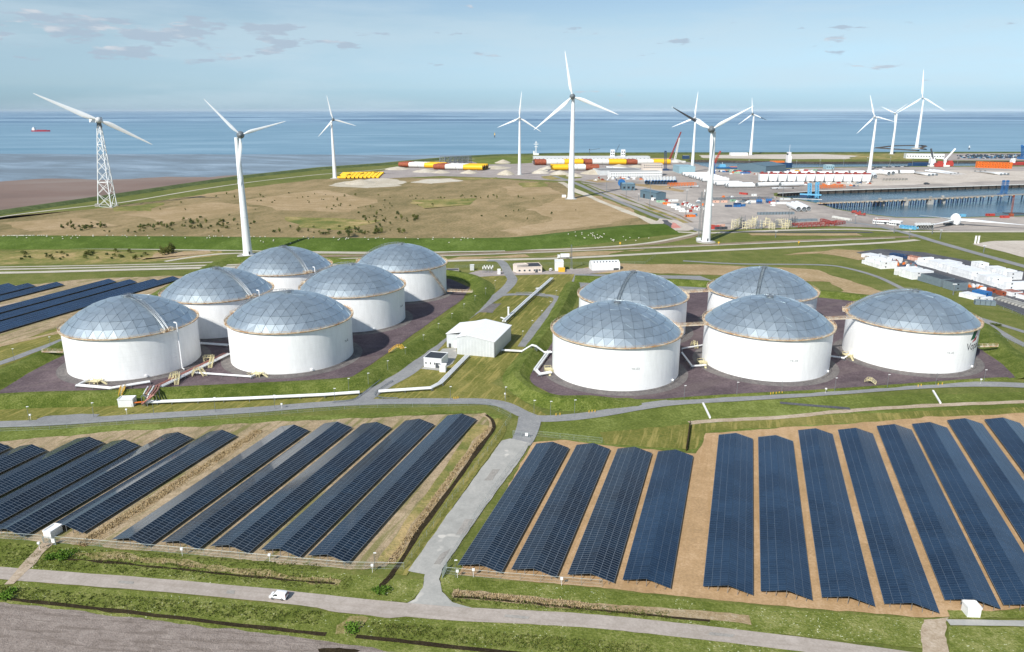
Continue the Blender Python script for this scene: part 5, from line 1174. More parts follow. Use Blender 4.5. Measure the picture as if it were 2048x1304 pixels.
# ------------------------------------------------------------------ plants, sheep
def leaf_mat(name, c, c2):
    m = mat(name, c, rough=.8, c2=c2, scale=1.2, spec=.1, rnd=.22); return m
leaf_mat('leaf_dark', '#4a5630', '#626c3c'); leaf_mat('leaf_olive', '#5a6130', '#777a41'); leaf_mat('leaf_reed', '#b59e75', '#cbb892'); leaf_mat('leaf_verge', '#4f5e26', '#757a40'); leaf_mat('leaf_fresh', '#4b6a22', '#6a8a35')
def shrub_mesh(seed, m, h=2.2, w=1.6, n=150, col=0.5, size=.34):
    r = random.Random(seed); vs = []; fs = []
    lobes = [(r.uniform(-.5, .5) * w, r.uniform(-.5, .5) * w, r.uniform(.35, .75) * h, r.uniform(.35, .6) * w) for _ in range(4)]
    for i in range(n):
        lx, ly, lz, lr = r.choice(lobes); d = Vector((r.gauss(0, 1), r.gauss(0, 1), r.gauss(0, 1))).normalized() * lr * r.uniform(.5, 1.05)
        p = Vector((lx, ly, lz)) + Vector((d.x, d.y, d.z * h / w * .7)); p.z = max(.05, p.z)
        a = Vector((r.gauss(0, 1), r.gauss(0, 1), r.gauss(0, .6))).normalized(); b = a.cross(Vector((r.gauss(0, 1), r.gauss(0, 1), r.gauss(0, 1)))).normalized(); s = size * r.uniform(.6, 1.4)
        k = len(vs); vs += [p - a * s, p + b * s * .6, p + a * s, p - b * s * .6]; fs.append((k, k + 1, k + 2, k + 3))
    mb = MB(); mb.add(vs, fs); mb.cyl((0, 0, 0), (0, 0, h * .5), .08, .04, 5, 1); return mb.mesh('shrub', [m, 'bark'])
SHR = [shrub_mesh(1, 'leaf_dark'), shrub_mesh(2, 'leaf_dark', 3.2, 1.8), shrub_mesh(3, 'leaf_olive', 2.6, 2.2), shrub_mesh(4, 'leaf_olive', 3.6, 1.8, 180), shrub_mesh(5, 'leaf_dark', 1.6, 1.6)]
rs = random.Random(11)
def shrubs(n, box, label, group, kinds=(0, 1, 2, 3, 4), sc=(.7, 1.4), clump=None):
    for i in range(n):
        if clump and rs.random() < .8:
            c = rs.choice(clump); u, v = rs.gauss(c[0], c[2]), rs.gauss(c[1], c[3])
        else: u, v = rs.uniform(box[0], box[2]), rs.uniform(box[1], box[3])
        o = put('shrub', SHR[rs.choice(kinds)], loc=G(u, v) + Vector((0, 0, .05)), rz=rs.uniform(0, 6)); s = rs.uniform(*sc); o.scale = (s, s, s * rs.uniform(.8, 1.3)); tag(o, label, 'shrub', group)
shrubs(170, (120, 452, 810, 466), 'dark green shrub among the row along the near edge of the tan field', 'shrubs along the near edge of the tan field', sc=(.7, 1.6), clump=[(150, 454, 18, 3), (180, 455, 14, 3), (280, 452, 14, 4), (330, 454, 20, 4), (380, 448, 12, 6), (430, 456, 20, 5), (470, 450, 20, 6), (625, 464, 30, 3), (690, 466, 24, 3), (740, 466, 22, 3), (780, 442, 20, 5), (800, 434, 10, 4), (830, 438, 8, 2), (740, 437, 12, 5), (760, 465, 30, 3)])
shrubs(85, (300, 385, 1200, 440), 'small dark shrub scattered over the open tan field', 'scattered shrubs on the tan field', sc=(.5, 1.1), clump=[(700, 414, 30, 3), (600, 396, 60, 4), (780, 412, 30, 3), (850, 396, 50, 3), (1040, 430, 60, 10), (960, 396, 60, 2), (540, 398, 40, 6)])
shrubs(36, (20, 504, 300, 520), 'low olive shrub in the rough scrub behind the far solar rows', 'shrubs in the rough scrub', kinds=(2, 4), sc=(.8, 1.5))
shrubs(10, (318, 504, 348, 512), 'brownish bush by the bare patch before the green dyke', 'bushes by the bare patch', kinds=(2, 3), sc=(1.3, 1.9))
for u, v, l in [(130, 1112, 'bright green bush beside the small gate of the left solar field'), (104, 1122, 'low bright bush at the mouth of the dirt track'), (10, 1192, 'dark green bush at the left edge above the ploughed field'), (760, 1188, 'tuft of dark weeds at the end of the ditch'), (1993, 651, 'single dark bush on the grass right of the emblem tank'), (706, 1262, 'bush at the field entrance below the road')]:
    o = put('bush', shrub_mesh(int(u), 'leaf_fresh' if v > 700 else 'leaf_dark', 1.5, 3.4, 420, size=.26), loc=G(u, v)); tag(o, l, 'bush')
SH = MB().ball((0, 0, .75), .55, 7, 5, .8).ball((.75, 0, .95), .24, 6, 4)
for x in (-.35, .35):
    for y in (-.2, .2): SH.beam((x, y, 0), (x, y, .5), .12, mi=1)
SHM = SH.mesh('sheep', ['fleece', 'sheep_dark'], True)
def dyke_z(u, v):   # points on the dyke slope
    return G(u, v, 3.0)
for i in range(150):
    u, v = (rs.choice([(rs.uniform(0, 510), rs.uniform(468, 478)), (rs.uniform(510, 980), rs.uniform(473, 484)), (rs.gauss(1205, 40), rs.uniform(466, 473)), (rs.gauss(40, 20), 468)]))
    g = G(u, v, 0)
    o = put('sheep', SHM, rz=rs.uniform(0, 6.28)); o.location = (*G(u, v, 5.0).xy, 4.2); o.scale = (.95,) * 3; tag(o, 'small pale sheep grazing on the green dyke', 'sheep', 'sheep on the green dyke')
# seat the sheep on the dyke surface
DK = bpy.data.objects['green_dyke']
from mathutils.bvhtree import BVHTree
bv = BVHTree.FromPolygons([v.co for v in DK.data.vertices], [tuple(p.vertices) for p in DK.data.polygons])
for o in [o for o in bpy.data.objects if o.name.startswith('sheep')]:
    h = bv.ray_cast(Vector((o.location.x, o.location.y, 50)), Vector((0, 0, -1)))
    o.location.z = (h[0].z if h[0] else 0.15) - .03
# grass tussocks and reeds: uncountable cover
def cover(name, boxes, n, m, h=(.25, .6), seed=1, w=.35, blades=5):
    r = np.random.default_rng(seed); V = []; F = []; k = 0
    for (a, b, wd), cnt in zip(boxes, n):
        A, B = G(*a), G(*b); d = (B - A); q = Vector((d.y, -d.x, 0)).normalized()
        for _ in range(cnt):
            p = A + d * r.random() + q * wd * (r.random() - .5)
            for _ in range(blades):
                an = r.random() * 6.283; hh = r.uniform(*h); x, y = p.x + r.normal() * w * .6, p.y + r.normal() * w * .6; lx, ly = math.cos(an), math.sin(an); sp = .10 + .08 * r.random()
                V += [(x - ly * sp, y + lx * sp, .02 + .1), (x + ly * sp, y - lx * sp, .12), (x + lx * hh * .5, y + ly * hh * .5, hh + .1)]; F.append((k, k + 1, k + 2)); k += 3
    me = bpy.data.meshes.new(name); me.from_pydata(V, [], F); me.materials.append(M[m]); o = put(name, me); return tag(o, kind='stuff')
cover('grass_tussocks', [((0, 1118), (700, 1168), 6), ((-20, 1184), (640, 1238), 5), ((900, 1196), (1340, 1232), 3), ((740, 1258), (1300, 1306), 5), ((0, 1098), (640, 1140), 5)], [900, 900, 450, 900, 600], 'leaf_verge', (.2, .45), seed=3)
cover('reeds', [((160, 1092), (330, 985), 3.2), ((330, 985), (520, 862), 3.2), ((782, 1128), (905, 950), 2.0), ((905, 950), (980, 856), 2.0), ((905, 1187), (1200, 1216), 2.2), ((150, 1108), (680, 1166), 1.6)], [450, 550, 350, 350, 260, 90], 'leaf_reed', (.3, .8), 5)

# ------------------------------------------------------------------ cabin yard
mat('cabin_white', '#e6e8e8', rough=.5, var=.06, rnd=.09); mat('cabin_grey', '#74828a', rough=.55, var=.08)
def cabin_mesh(L, m, roof=None, W_=2.5, H_=2.8):
    mb = MB(); mb.box((0, 0, .15), (L, W_, H_ - .25)); e = .12
    for x in (-L/2, L/2):
        for y in (-W_/2, W_/2): mb.beam((x, y, 0), (x, y, H_), e * 1.5)
    for y in (-W_/2, W_/2):
        for z in (.1, H_ - .05): mb.beam((-L/2, y, z), (L/2, y, z), e * 1.3)
        n = max(3, int(L / 1.2))
        for i in range(1, n): mb.beam((-L/2 + L*i/n, y, .2), (-L/2 + L*i/n, y, H_ - .2), .1, .07)
    for x in (-L/2, L/2):
        for z in (.1, H_ - .05): mb.beam((x, -W_/2, z), (x, W_/2, z), e * 1.3)
    mb.box((0, 0, H_ - .08), (L - .1, W_ - .1, .1), mi=1)
    for s in (-1, 1): mb.box((-L * .2, s * (W_/2 + .02), 1.1), (1.1, .06, 1.0), mi=2)
    return mb.mesh('site_cabin', [m, roof or m, 'window_dark'])
CB = {}
def cabin(L, m, loc, rz, label, group, z=0.0, roof=None, name='site_cabin', cat='cabin'):
    k = (L, m, roof)
    if k not in CB: CB[k] = cabin_mesh(L, m, roof)
    o = put(name, CB[k], loc=(loc[0], loc[1], loc[2] + z), rz=rz); return tag(o, label, cat, group)
def cabin_block(a, b, n, m, label, group, L=6.0, stack=1, roof=None, rows=1):
    """n cabins side by side between two ground points"""
    A, B = G(*a), G(*b); d = B - A; rz = math.atan2(d.y, d.x); q = Vector((-d.y, d.x, 0)).normalized()
    for r_ in range(rows):
        for i in range(n):
            p = A + d * ((i + .5) / n) + q * (r_ * (L + .3))
            if rs.random() < .07: continue
            for s in range(stack if rs.random() < .72 else 1): cabin(L, m, p + Vector((0, 0, .1)), rz + math.pi / 2, '%s, %s from the left%s' % (label, ORD[i], '' if stack == 1 else ', upper' if s else ', lower'), group, s * 2.83, roof)
for a_ in [
 ((1738, 526), (1778, 538), 7, 'cabin_white', 'white cabin, tight far left block', 'far left white cabins', 14, 2),
 ((1731, 513), (1772, 521), 7, 'cabin_white', 'white cabin, back left corner row', 'back left white cabins', 11, 1),
 ((1776, 518), (1796, 523), 4, 'cabin_white', 'white cabin beside the dark blue ones', 'white cabins beside the dark blue ones', 9, 1),
 ((1808, 548), (1850, 560), 8, 'cabin_white', 'white cabin, block before the grey row', 'middle white cabins', 18, 2),
 ((1848, 560), (1926, 583), 15, 'cabin_grey', 'grey dark roofed cabin, long near row', 'grey cabins of the near row', 11, 2, 'roof_dark'),
 ((1842, 527), (1890, 539), 9, 'cabin_white', 'white cabin, long row, left third', 'left third of the long white row', 13, 2),
 ((1890, 539), (1950, 556), 12, 'cabin_white', 'white cabin, long row, middle third', 'middle third of the long white row', 15, 2),
 ((1950, 556), (2030, 580), 15, 'cabin_white', 'white cabin, long row, right third', 'right third of the long white row', 15, 2),
 ((1888, 526), (1916, 532), 5, 'cabin_white', 'white cabin, small back block beside the orange one', 'small back white block', 8, 1),
 ((1950, 536), (1978, 544), 5, 'cabin_white', 'white cabin, back block right of the orange', 'middle back white block', 8, 2),
 ((1980, 546), (2030, 560), 9, 'cabin_white', 'white cabin, rear right block', 'rear right white block', 11, 2),
 ((1806, 515), (1842, 523), 5, 'salmon_wall', 'salmon cabin, dark red roof', 'salmon cabins', 7, 1, 'rust_brown'),
 ((1782, 512), (1818, 518), 5, 'navy_paint', 'dark blue cabin behind the salmon ones', 'dark blue cabins', 6, 1, 'navy_paint'),
 ((1908, 540), (1940, 546), 4, 'orange_paint', 'orange brown cabin behind the white row', 'orange brown cabins', 6, 1, 'rust_brown'),
 ((1944, 586), (1976, 593), 5, 'blue_paint', 'bright blue container, near right', 'bright blue containers', 7, 1),
 ((1926, 592), (1984, 606), 8, 'cabin_white', 'white cabin, near right end', 'near right white cabins', 8, 1),
 ((1948, 608), (1990, 611), 4, 'cabin_grey', 'grey dark windowed cabin, near corner', 'near corner grey cabins', 4, 1),
 ((2012, 587), (2072, 602), 8, 'cabin_white', 'white cabin, right edge of yard', 'right edge white cabins', 9, 1, 'rust_brown'),
 ((1976, 583), (2008, 592), 5, 'rust_brown', 'brown crate before the white row', 'brown crates', 3, 1)]: cabin_block(*a_)
PAL = MB().box((0, 0, 0), (2.4, 1.4, .9)).box((.2, .1, .9), (1.8, 1.1, .7)).box((1.9, .3, 0), (1.0, 1.0, .6))
PALM = {m: PAL.mesh('pallet_stack', m) for m in ('rust_brown', 'cabin_white', 'cabin_grey', 'orange_paint', 'concrete', 'navy_paint')}
for i in range(90):
    f = rs.random(); q = rs.uniform(-1, 1); k = i % 3
    u, v = [(1728 + f * 110 + q * 8, 516 + f * 34 + q * 2), (1800 + f * 190, 541 + f * 44 + q * 3), (1776 + f * 62, 524 + f * 12 + q * 4)][k]
    o = put('pallet_stack', PALM[rs.choice(list(PALM))], loc=G(u, v) + Vector((0, 0, .1)), rz=rs.uniform(0, 3)); o.scale = (1.3, 1.3, rs.uniform(.8, 1.6)); tag(o, 'small stack of goods lying loose on the dark cabin yard', 'goods stack', 'loose goods in the cabin yard')
for i in range(9):
    g = G(1998 + i * 7, 597 + i * 2.2); o = MB().box((g.x, g.y, .05), (10, 1.4, .7), .5).box((g.x, g.y, .75), (9, 1.2, .5), .5).build('slab_stack', 'old_concrete', org=tuple(g)); tag(o, 'pale stack of concrete slabs at the right corner of the yard', 'slab stack', 'slab stacks')
# ------------------------------------------------------------------ port: helpers
def hollow(mb, p, q, r, n=20, depth=3.0, mi=0, mi2=1):
    """a thick tube lying down, open at both ends with a dark inside"""
    p, q = Vector(p), Vector(q); d = (q - p).normalized(); mb.cyl(p, q, r, r, n, mi, caps=False)
    for e, s in ((p, 1), (q, -1)):
        k = e + d * s * depth; a = d.cross(Vector((0, 0, 1))).normalized(); b = a.cross(d); vs = []
        for o, rr in ((e, r), (e, r * .93), (k, r * .93)):
            for i in range(n): t = 2 * math.pi * i / n; vs.append(o + a * (rr * math.cos(t)) + b * (rr * math.sin(t)))
        mb.add(vs[:2 * n], [(i, (i + 1) % n, (i + 1) % n + n, i + n) for i in range(n)], mi)
        mb.add(vs[n:], [(i, (i + 1) % n, (i + 1) % n + n, i + n) for i in range(n)] + [tuple(range(n, 2 * n))], mi2)
def lying(name, label, cat, a, b, r, segs, group=None, flare=None, smooth=True):
    """a long tube on the ground made of coloured lengths: segs = [(fraction, material), ...]"""
    A, B = (Vector(a) if len(a) == 3 else G(*a)), (Vector(b) if len(b) == 3 else G(*b)); z = Vector((0, 0, r + .8)); A = A + z; B = B + z
    t = thing(name, label, cat, ((A + B) / 2).to_3d() * 1.0, group); t.location.z = 0; f0 = 0; d = (B - A).normalized(); L = (B - A).length
    for f, m in segs:
        mb = MB(); hollow(mb, A.lerp(B, f0), A.lerp(B, f0 + f), r, mi=0, mi2=1); mb.build('section', [m, 'dark_grey'], t, smooth)
        if f0 + f < .999: rg_ = MB(); rg_.cyl(A.lerp(B, f0 + f) - d * .2, A.lerp(B, f0 + f) + d * .2, r * 1.012, n=20); rg_.build('joint_ring', 'dark_grey', t)
        f0 += f
    sd_ = MB()
    for k in (.12, .5, .88): c = A.lerp(B, k); sd_.box((c.x, c.y, 0), (2.2, r * 2.0, .9), math.atan2(d.y, d.x))
    sd_.build('cradle', 'steel_post', t); return t
def heap(u, v, wpx, h, m='sand_pale', label='', group=None, squash=.55):
    c = G(u, v); w = wpx * px(c) / 2; r = random.Random(int(u * 7 + v)); mb = MB(); n = 18; k = 6; vs = []
    for i in range(k + 1):
        f = i / k
        for j in range(n):
            a = 2 * math.pi * j / n; e = 1 + .18 * mnoise.noise(Vector((math.cos(a) * 1.5 + u, math.sin(a) * 1.5, f * 2)))
            vs.append((c.x + math.cos(a) * w * (1 - f * .93) * e, c.y + math.sin(a) * w * squash * 2.2 * (1 - f * .93) * e, h * (f ** .85)))
    mb.add(vs, [(i*n + j, i*n + (j+1) % n, (i+1)*n + (j+1) % n, (i+1)*n + j) for i in range(k) for j in range(n)] + [tuple(range(k*n, k*n + n))])
    o = mb.build('sand_heap', m, smooth=True, org=(c.x, c.y, 0)); return tag(o, label, 'sand heap', group)
def crate_row(name, cat, label, group, a, b, n, size, m, rz=0.0, rnd=0):
    A, B = G(*a), G(*b); me = MB(); x, y, z = size
    me.box((0, 0, .1), (x * .96, y * .94, z - .15)); 
    for sx_ in (-1, 1):
        for sy in (-1, 1): me.beam((sx_ * x / 2, sy * y / 2, 0), (sx_ * x / 2, sy * y / 2, z), .3)
        me.beam((-x/2, sx_ * y/2, z), (x/2, sx_ * y/2, z), .3); me.beam((sx_ * x/2, -y/2, z), (sx_ * x/2, y/2, z), .3)
    me = me.mesh(name, m)
    for i in range(n):
        p = A.lerp(B, (i + .5) / n); o = put(name, me, loc=p, rz=rz + (rs.uniform(-rnd, rnd) if rnd else 0)); tag(o, label, cat, group)
# monopiles: brown foot, white middle, yellow top
MP = [(.24, 'rust_brown'), (.22, 'pile_white'), (.15, 'pile_white'), (.39, 'pile_yellow')]
MPr = [(.36, 'pile_yellow'), (.18, 'pile_white'), (.18, 'pile_white'), (.28, 'rust_brown')]
def pile_group(a, b, n, sp, r, segs, label, group):
    A, B = G(*a), G(*b); q = Vector((-(B - A).y, (B - A).x, 0)).normalized(); q = q if q.y > 0 else -q
    for i in range(n): lying('monopile', label + ', %s from the front' % ORD[i], 'monopile', A + q * (i * sp), B + q * (i * sp), r, segs, group)
pile_group((799, 334.5), (884, 337), 3, 12, 5.4, MP, 'banded monopile in the rear left group', 'rear left monopiles')
pile_group((868, 339), (966, 341), 4, 12, 5.4, MP, 'banded monopile in the front left group', 'front left monopiles')
pile_group((1069, 330.5), (1166, 330), 3, 12, 5.9, MP, 'banded monopile left of the field turbine', 'monopiles at the left of the yard')
pile_group((1163, 329.5), (1252, 329.5), 3, 12, 5.7, MP, 'banded monopile in the middle group', 'middle monopiles')
pile_group((1253, 329.5), (1340, 329), 3, 12, 5.5, MP, 'banded monopile beside the red crane', 'right monopiles')
pile_group((1102, 341), (1198, 341), 3, 12, 5.5, MPr, 'reversed banded monopile, yellow end left', 'reversed monopiles')
for i, (u, v, w, h) in enumerate([(795, 338, 50, 5), (850, 343, 50, 5), (882, 345, 36, 5), (938, 346, 34, 6), (720, 366, 60, 6), (1006, 326, 34, 8), (1012, 349, 36, 9), (990, 336, 60, 5), (1095, 340, 40, 8), (1080, 346, 40, 7), (1120, 348, 44, 7), (1186, 347, 50, 8), (1238, 334, 34, 6), (1275, 334, 34, 5), (1150, 352, 36, 5)]):
    heap(u, v, w, h, 'sand_pale', 'pale sand heap on the gravel yard among the monopiles', 'sand heaps among the monopiles')
# yellow pipe pieces beside the shore turbine
TP = MB(); hollow(TP, (-9, 0, 2.2), (9, 0, 2.2), 2.0, 12); TPM = TP.mesh('yellow_pile', ['pile_yellow', 'dark_grey'], True)
k_ = 0
for j in range(5):
    for i in range(9):
        u = 684 + i * 8.2 + j * 2.5; v = 357.5 - j * 2.2 + i * -.12
        o = put('yellow_pile', TPM, loc=G(u, v), rz=-.35); tag(o, 'short yellow pipe in the dense stack right of the shore turbine', 'pipe', 'yellow pipes beside the shore turbine')
# white lattice jackets on the shore
for i in range(6):
    g = G(885 + i * 10.2, 328 - i * .3); mb = MB(); s = 6.5; h = 17
    for x in (-s, s):
        for y in (-s, s): mb.beam((x, y, 0), (x * .8, y * .8, h), 1.0)
    for z in (5, 11, 16.5):
        k = s * (1 - .2 * z / h)
        for a, b in (((-k, -k), (k, -k)), ((k, -k), (k, k)), ((k, k), (-k, k)), ((-k, k), (-k, -k))): mb.beam((*a, z), (*b, z), .7); mb.beam((*a, z), (b[0], b[1], max(0, z - 6)), .6)
    o = mb.build('steel_frame', 'galv', org=(0, 0, 0)); o.location = g; o.rotation_euler = (0, 0, .2 * i); tag(o, 'pale steel frame in the row behind the front left monopiles', 'steel frame', 'steel frames behind the monopiles')

# ------------------------------------------------------------------ port: buildings
def win_row(t_, n, z): return (z, n, 2.2, 1.5)
building('long_hall', 'very long low white hall behind the monopiles', 'building', (1067, 321), (1300, 320.5), 30, 9, 'clad_grey', 'clad_white', win=[(3.5, 30, 1.8, 1.6)], door=False)
for u, l in ((1221, 'left white tower block on the long white hall'), (1242, 'right white tower block on the long white hall')):
    building('tower_block', l, 'building', (u, 320), (u + 8, 320), 10, 25, 'clad_white', 'clad_white', win=[(18, 2, 3, 3), (12, 2, 3, 3)], door=False)
building('office', 'long white two storey office row with many small windows at the port road', 'building', (1221, 356), (1324, 355), 26, 11, 'clad_white', 'asphalt', win=[(6.6, 22, 1.9, 1.6), (2.2, 22, 1.9, 1.6)])
building('office_tower', 'pale green upper office block standing on the right end of the office row', 'building', (1286, 352), (1324, 352), 24, 23, 'cream_wall', 'asphalt', win=[(19, 9, 2.2, 2), (15, 9, 2.2, 2)], door=False)
M['sage_wall'] = mat('sage_wall', '#b5bda6', rough=.7)
building('store_hall', 'grey roofed store hall left of the office tower', 'building', (1200, 351), (1288, 350), 60, 9, 'clad_grey', 'asphalt', door=False)
building('blue_warehouse', 'pale blue warehouse at the foot of the turbine behind the black bladed one', 'building', (1358, 347), (1390, 347), 60, 13, 'pale_blue_clad', 'pale_blue_clad')
building('green_shed', 'large grey green shed by the far harbour channel', 'building', (1531, 346), (1571, 343), 70, 13, 'teal_clad', 'teal_clad', pitch=5)
building('harbour_workshop', 'dark blue grey workshop beside the blue drum', 'building', (1244, 381), (1270, 381), 22, 10, 'teal_clad', 'pale_blue_clad', win=[(3, 3, 3, 3)])
building('harbour_workshop', 'dark blue grey curved workshop with open door by the port road', 'building', (1280, 395), (1312, 401), 16, 10, 'teal_clad', 'teal_clad', pitch=2.0, win=[(.2, 2, 4, 6)])
building('white_cabin', 'small white cabin before the curved workshop', 'cabin', (1303, 401), (1311, 401), 4, 3.2, 'white_paint', 'white_paint')
building('dark_cabin', 'dark container like shed on the spit near the channel', 'building', (1366, 318), (1379, 318), 12, 8, 'navy_paint', 'clad_white')
building('ferry_terminal', 'white low terminal building on the far right spit', 'building', (1812, 317), (1888, 318), 26, 12, 'clad_white', 'asphalt', win=[(5, 14, 3, 2.4)])
building('harbour_office', 'small pale office beside the far channel lamp posts', 'building', (1652, 339), (1668, 339), 16, 9, 'pale_blue_clad', 'clad_white', win=[(4, 4, 2.4, 2)])
building('gate_office', 'small white gate office with dark roof by the right port road', 'building', (1745, 447), (1778, 449), 12, 4, 'clad_white', 'rust_brown', win=[(1.2, 8, 1.6, 1.4)])
building('gate_office', 'second small white office block right of the first, by the right port road', 'building', (1778, 450), (1800, 452), 10, 4, 'clad_white', 'clad_white', win=[(1.2, 5, 1.6, 1.4)])
# radar mast on a small white building
g = G(1072, 310); t = thing('radar_tower', 'white radar mast with cross arms on the sea dyke', 'tower', g)
put('mast', MB().cyl((0, 0, 0), (0, 0, 38), 1.4, .7, 8).mesh('mast', 'white_paint', True), t)
for z, w_ in ((22, 9), (29, 13), (34, 6)): put('cross_arm', MB().box((0, 0, z), (w_, 2, 1.4)).mesh('cross_arm', 'white_paint'), t)
put('hut', MB().box((0, 0, 0), (16, 8, 5)).box((-6, 0, 5), (4, 5, 6)).mesh('hut', 'clad_white'), t)

# ------------------------------------------------------------------ port: wind turbine parts
TS_M = {}
def tower_piece(a, b, r, label, group, r2=None):
    A, B = G(*a), G(*b); L = (B - A).length; k = (round(L / 4), r)
    if k not in TS_M:
        mb = MB(); LL = k[0] * 4; hollow(mb, (-LL/2, 0, r + .6), (LL/2, 0, r + .6), r, 18, 2.0)
        mb.cyl((-LL/2 + .4, 0, r + .6), (-LL/2 + .9, 0, r + .6), r * 1.02, n=18, mi=1)
        for x in (-LL * .35, LL * .35): mb.box((x, 0, 0), (1.5, r * 1.6, .8), 0, 1)
        TS_M[k] = mb.mesh('tower_section', ['turbine_white', 'turbine_grey'], True)
    m_ = (A + B) / 2; d = B - A; o = put('tower_section', TS_M[k], loc=m_, rz=math.atan2(d.y, d.x)); return tag(o, label, 'tower section', group)
for i, (u, v) in enumerate([(1364.5, 352), (1370, 354), (1377, 356), (1381, 357), (1386, 358.5), (1391, 360), (1399, 362), (1404, 364), (1425, 370.5), (1431, 372), (1450, 375), (1455, 376)]):
    tower_piece((u, v), (u + 52, v - .4), 3.2, 'white tower section in the staggered row, %s from the left' % ORD[i], 'staggered tower sections')
for u, l in ((1457, 'left'), (1513, 'middle'), (1559, 'right')): tower_piece((u, 375.5 - (u - 1457) * .012), (u + 46, 374 - (u - 1457) * .014), 3.6, 'white tower section, %s one of three lying end to end before the nacelles' % l, None)
for i in range(9): tower_piece((1534 + i * 33, 351 - i * .35), (1562 + i * 33, 351 - i * .35), 3.6, 'white tower section in the row behind the nacelles, %s from the left' % ORD[i], 'tower sections behind the nacelles')
for i, (u, v) in enumerate([(1777, 351.5), (1786, 350.5), (1739, 358), (1750, 357.5)]):
    tower_piece((u - (28 if i < 2 else 5), v - (4 if i < 2 else 6)), (u, v), 3.6, 'grey ended tower section at the right of the nacelle row', 'tower sections at the right of the nacelles')
# nacelles on stands
NB = MB(); NB.add([(-7, -4, 1.2), (6, -4, 1.2), (8, -4, 8.6), (-8, -4, 8.6), (-7, 4, 1.2), (6, 4, 1.2), (8, 4, 8.6), (-8, 4, 8.6)], [(0, 1, 2, 3), (7, 6, 5, 4), (0, 3, 7, 4), (1, 5, 6, 2), (3, 2, 6, 7), (4, 5, 1, 0)])
N_BODY = NB.mesh('body', 'turbine_white'); N_TOP = MB().box((0, 0, 8.65), (13, 7, 1.2)).box((-3, 0, 9.8), (3, 5, 1.2)).mesh('top_cover', 'red_paint')
N_END = MB().add([(6.2, -3.6, 1.4), (9.2, -3.2, 2.0), (11.0, -3.2, 7.6), (8.1, -3.6, 8.3), (6.2, 3.6, 1.4), (9.2, 3.2, 2.0), (11.0, 3.2, 7.6), (8.1, 3.6, 8.3)], [(0, 1, 2, 3), (7, 6, 5, 4), (1, 5, 6, 2), (0, 4, 5, 1), (3, 2, 6, 7)]).mesh('end_ring', 'turbine_grey')
N_ST = MB().box((-4, 0, 0), (3, 7, 1.2)).box((4, 0, 0), (3, 7, 1.2)).mesh('stand', 'concrete')
for i in range(12):
    u = 1526 + i * 18.6; t = thing('nacelle', 'white red topped nacelle in the quayside row, %s from the left' % ORD[i], 'nacelle', G(u, 363.6 + .1 * i), 'white nacelles on the quay'); t.rotation_euler = (0, 0, .05); t.scale = (.98, 1, 1.6)
    for nm, me in (('body', N_BODY), ('top_cover', N_TOP), ('end_ring', N_END), ('stand', N_ST)): put(nm, me, t)
# blades on the quay
def lying_blade(root_, tip, label, group=None, dark=True, rr=2.0, z0=2.0):
    A, B = G(*root_), G(*tip); d = B - A; L = d.length; t = thing('stored_blade', label, 'blade', A, group)
    o = put('blade', blade_mesh(L, 1.0), t, (0, 0, z0)); orient(o, d, Vector((0, 0, 1)))
    put('root_ring', MB().cyl((-d.x / L * .8, -d.y / L * .8, z0), (d.x / L * .6, d.y / L * .6, z0), L * .018, n=14).mesh('root_ring', 'turbine_grey'), t)
    f = MB(); p = d * .2; f.box((p.x, p.y, 0), (2, 3, z0)); p = d * .75; f.box((p.x, p.y, 0), (2, 3, z0)); put('cradle', f.mesh('cradle', 'dark_grey'), t); return t
for r_, tp in (((1858, 352.5), (1796, 341.5)), ((1865.5, 352), (1806, 341)), ((1873, 351.5), (1816, 341))): lying_blade(r_, tp, 'white dark rooted blade on the quay, left set, %s from the left' % ORD[round((r_[0] - 1858) / 7.5)], 'left blade set')
for r_, tp in (((1850, 343), (1920, 351)), ((1858, 342), (1928, 350)), ((1866, 342), (1934, 349))): lying_blade(r_, tp, 'white blade on the quay pointing right, middle set, %s from the left' % ORD[round((r_[0] - 1850) / 8)], 'middle blade set')
for r_, tp in (((2002, 351), (1934, 341)), ((2009, 350.5), (1946, 341)), ((2016, 350.5), (1956, 341))): lying_blade(r_, tp, 'white dark rooted blade on the quay, right set, %s from the left' % ORD[round((r_[0] - 2002) / 7)], 'right blade set')
lying_blade((1397, 375), (1320, 377.5), 'single white blade lying before the orange racks'); lying_blade((1542, 379), (1600, 377), 'single white blade lying on the quay edge near the blue portal')
lying_blade((1212, 336), (1280, 338), 'white blade lying behind the reversed monopiles')
# the assembled rotor lying on the ground
g = G(1909, 450); t = thing('rotor', 'complete white three bladed rotor lying on the ground at the right', 'rotor', g)
put('hub', MB().lathe([(4.2, 0), (5.4, 2.5), (5.6, 6), (4.6, 9.5), (2.6, 12), (.05, 12.8)], n=20).mesh('hub', 'turbine_white', True), t)
put('base', MB().box((0, 0, 0), (16, 9, 1.6)).box((-9, -2, 0), (7, 4, 2.4)).mesh('base', 'dark_grey'), t)
for tp, z in (((1845, 430), 13), ((1858, 450), 5), ((2062, 449), 5)):
    d = G(*tp, z) - g; o = put('blade', blade_mesh(d.length, 1.35), t, Vector((0, 0, 5.5)) + d.normalized() * 3); orient(o, d - Vector((0, 0, 5.5)), Vector((0, 0, 1)))
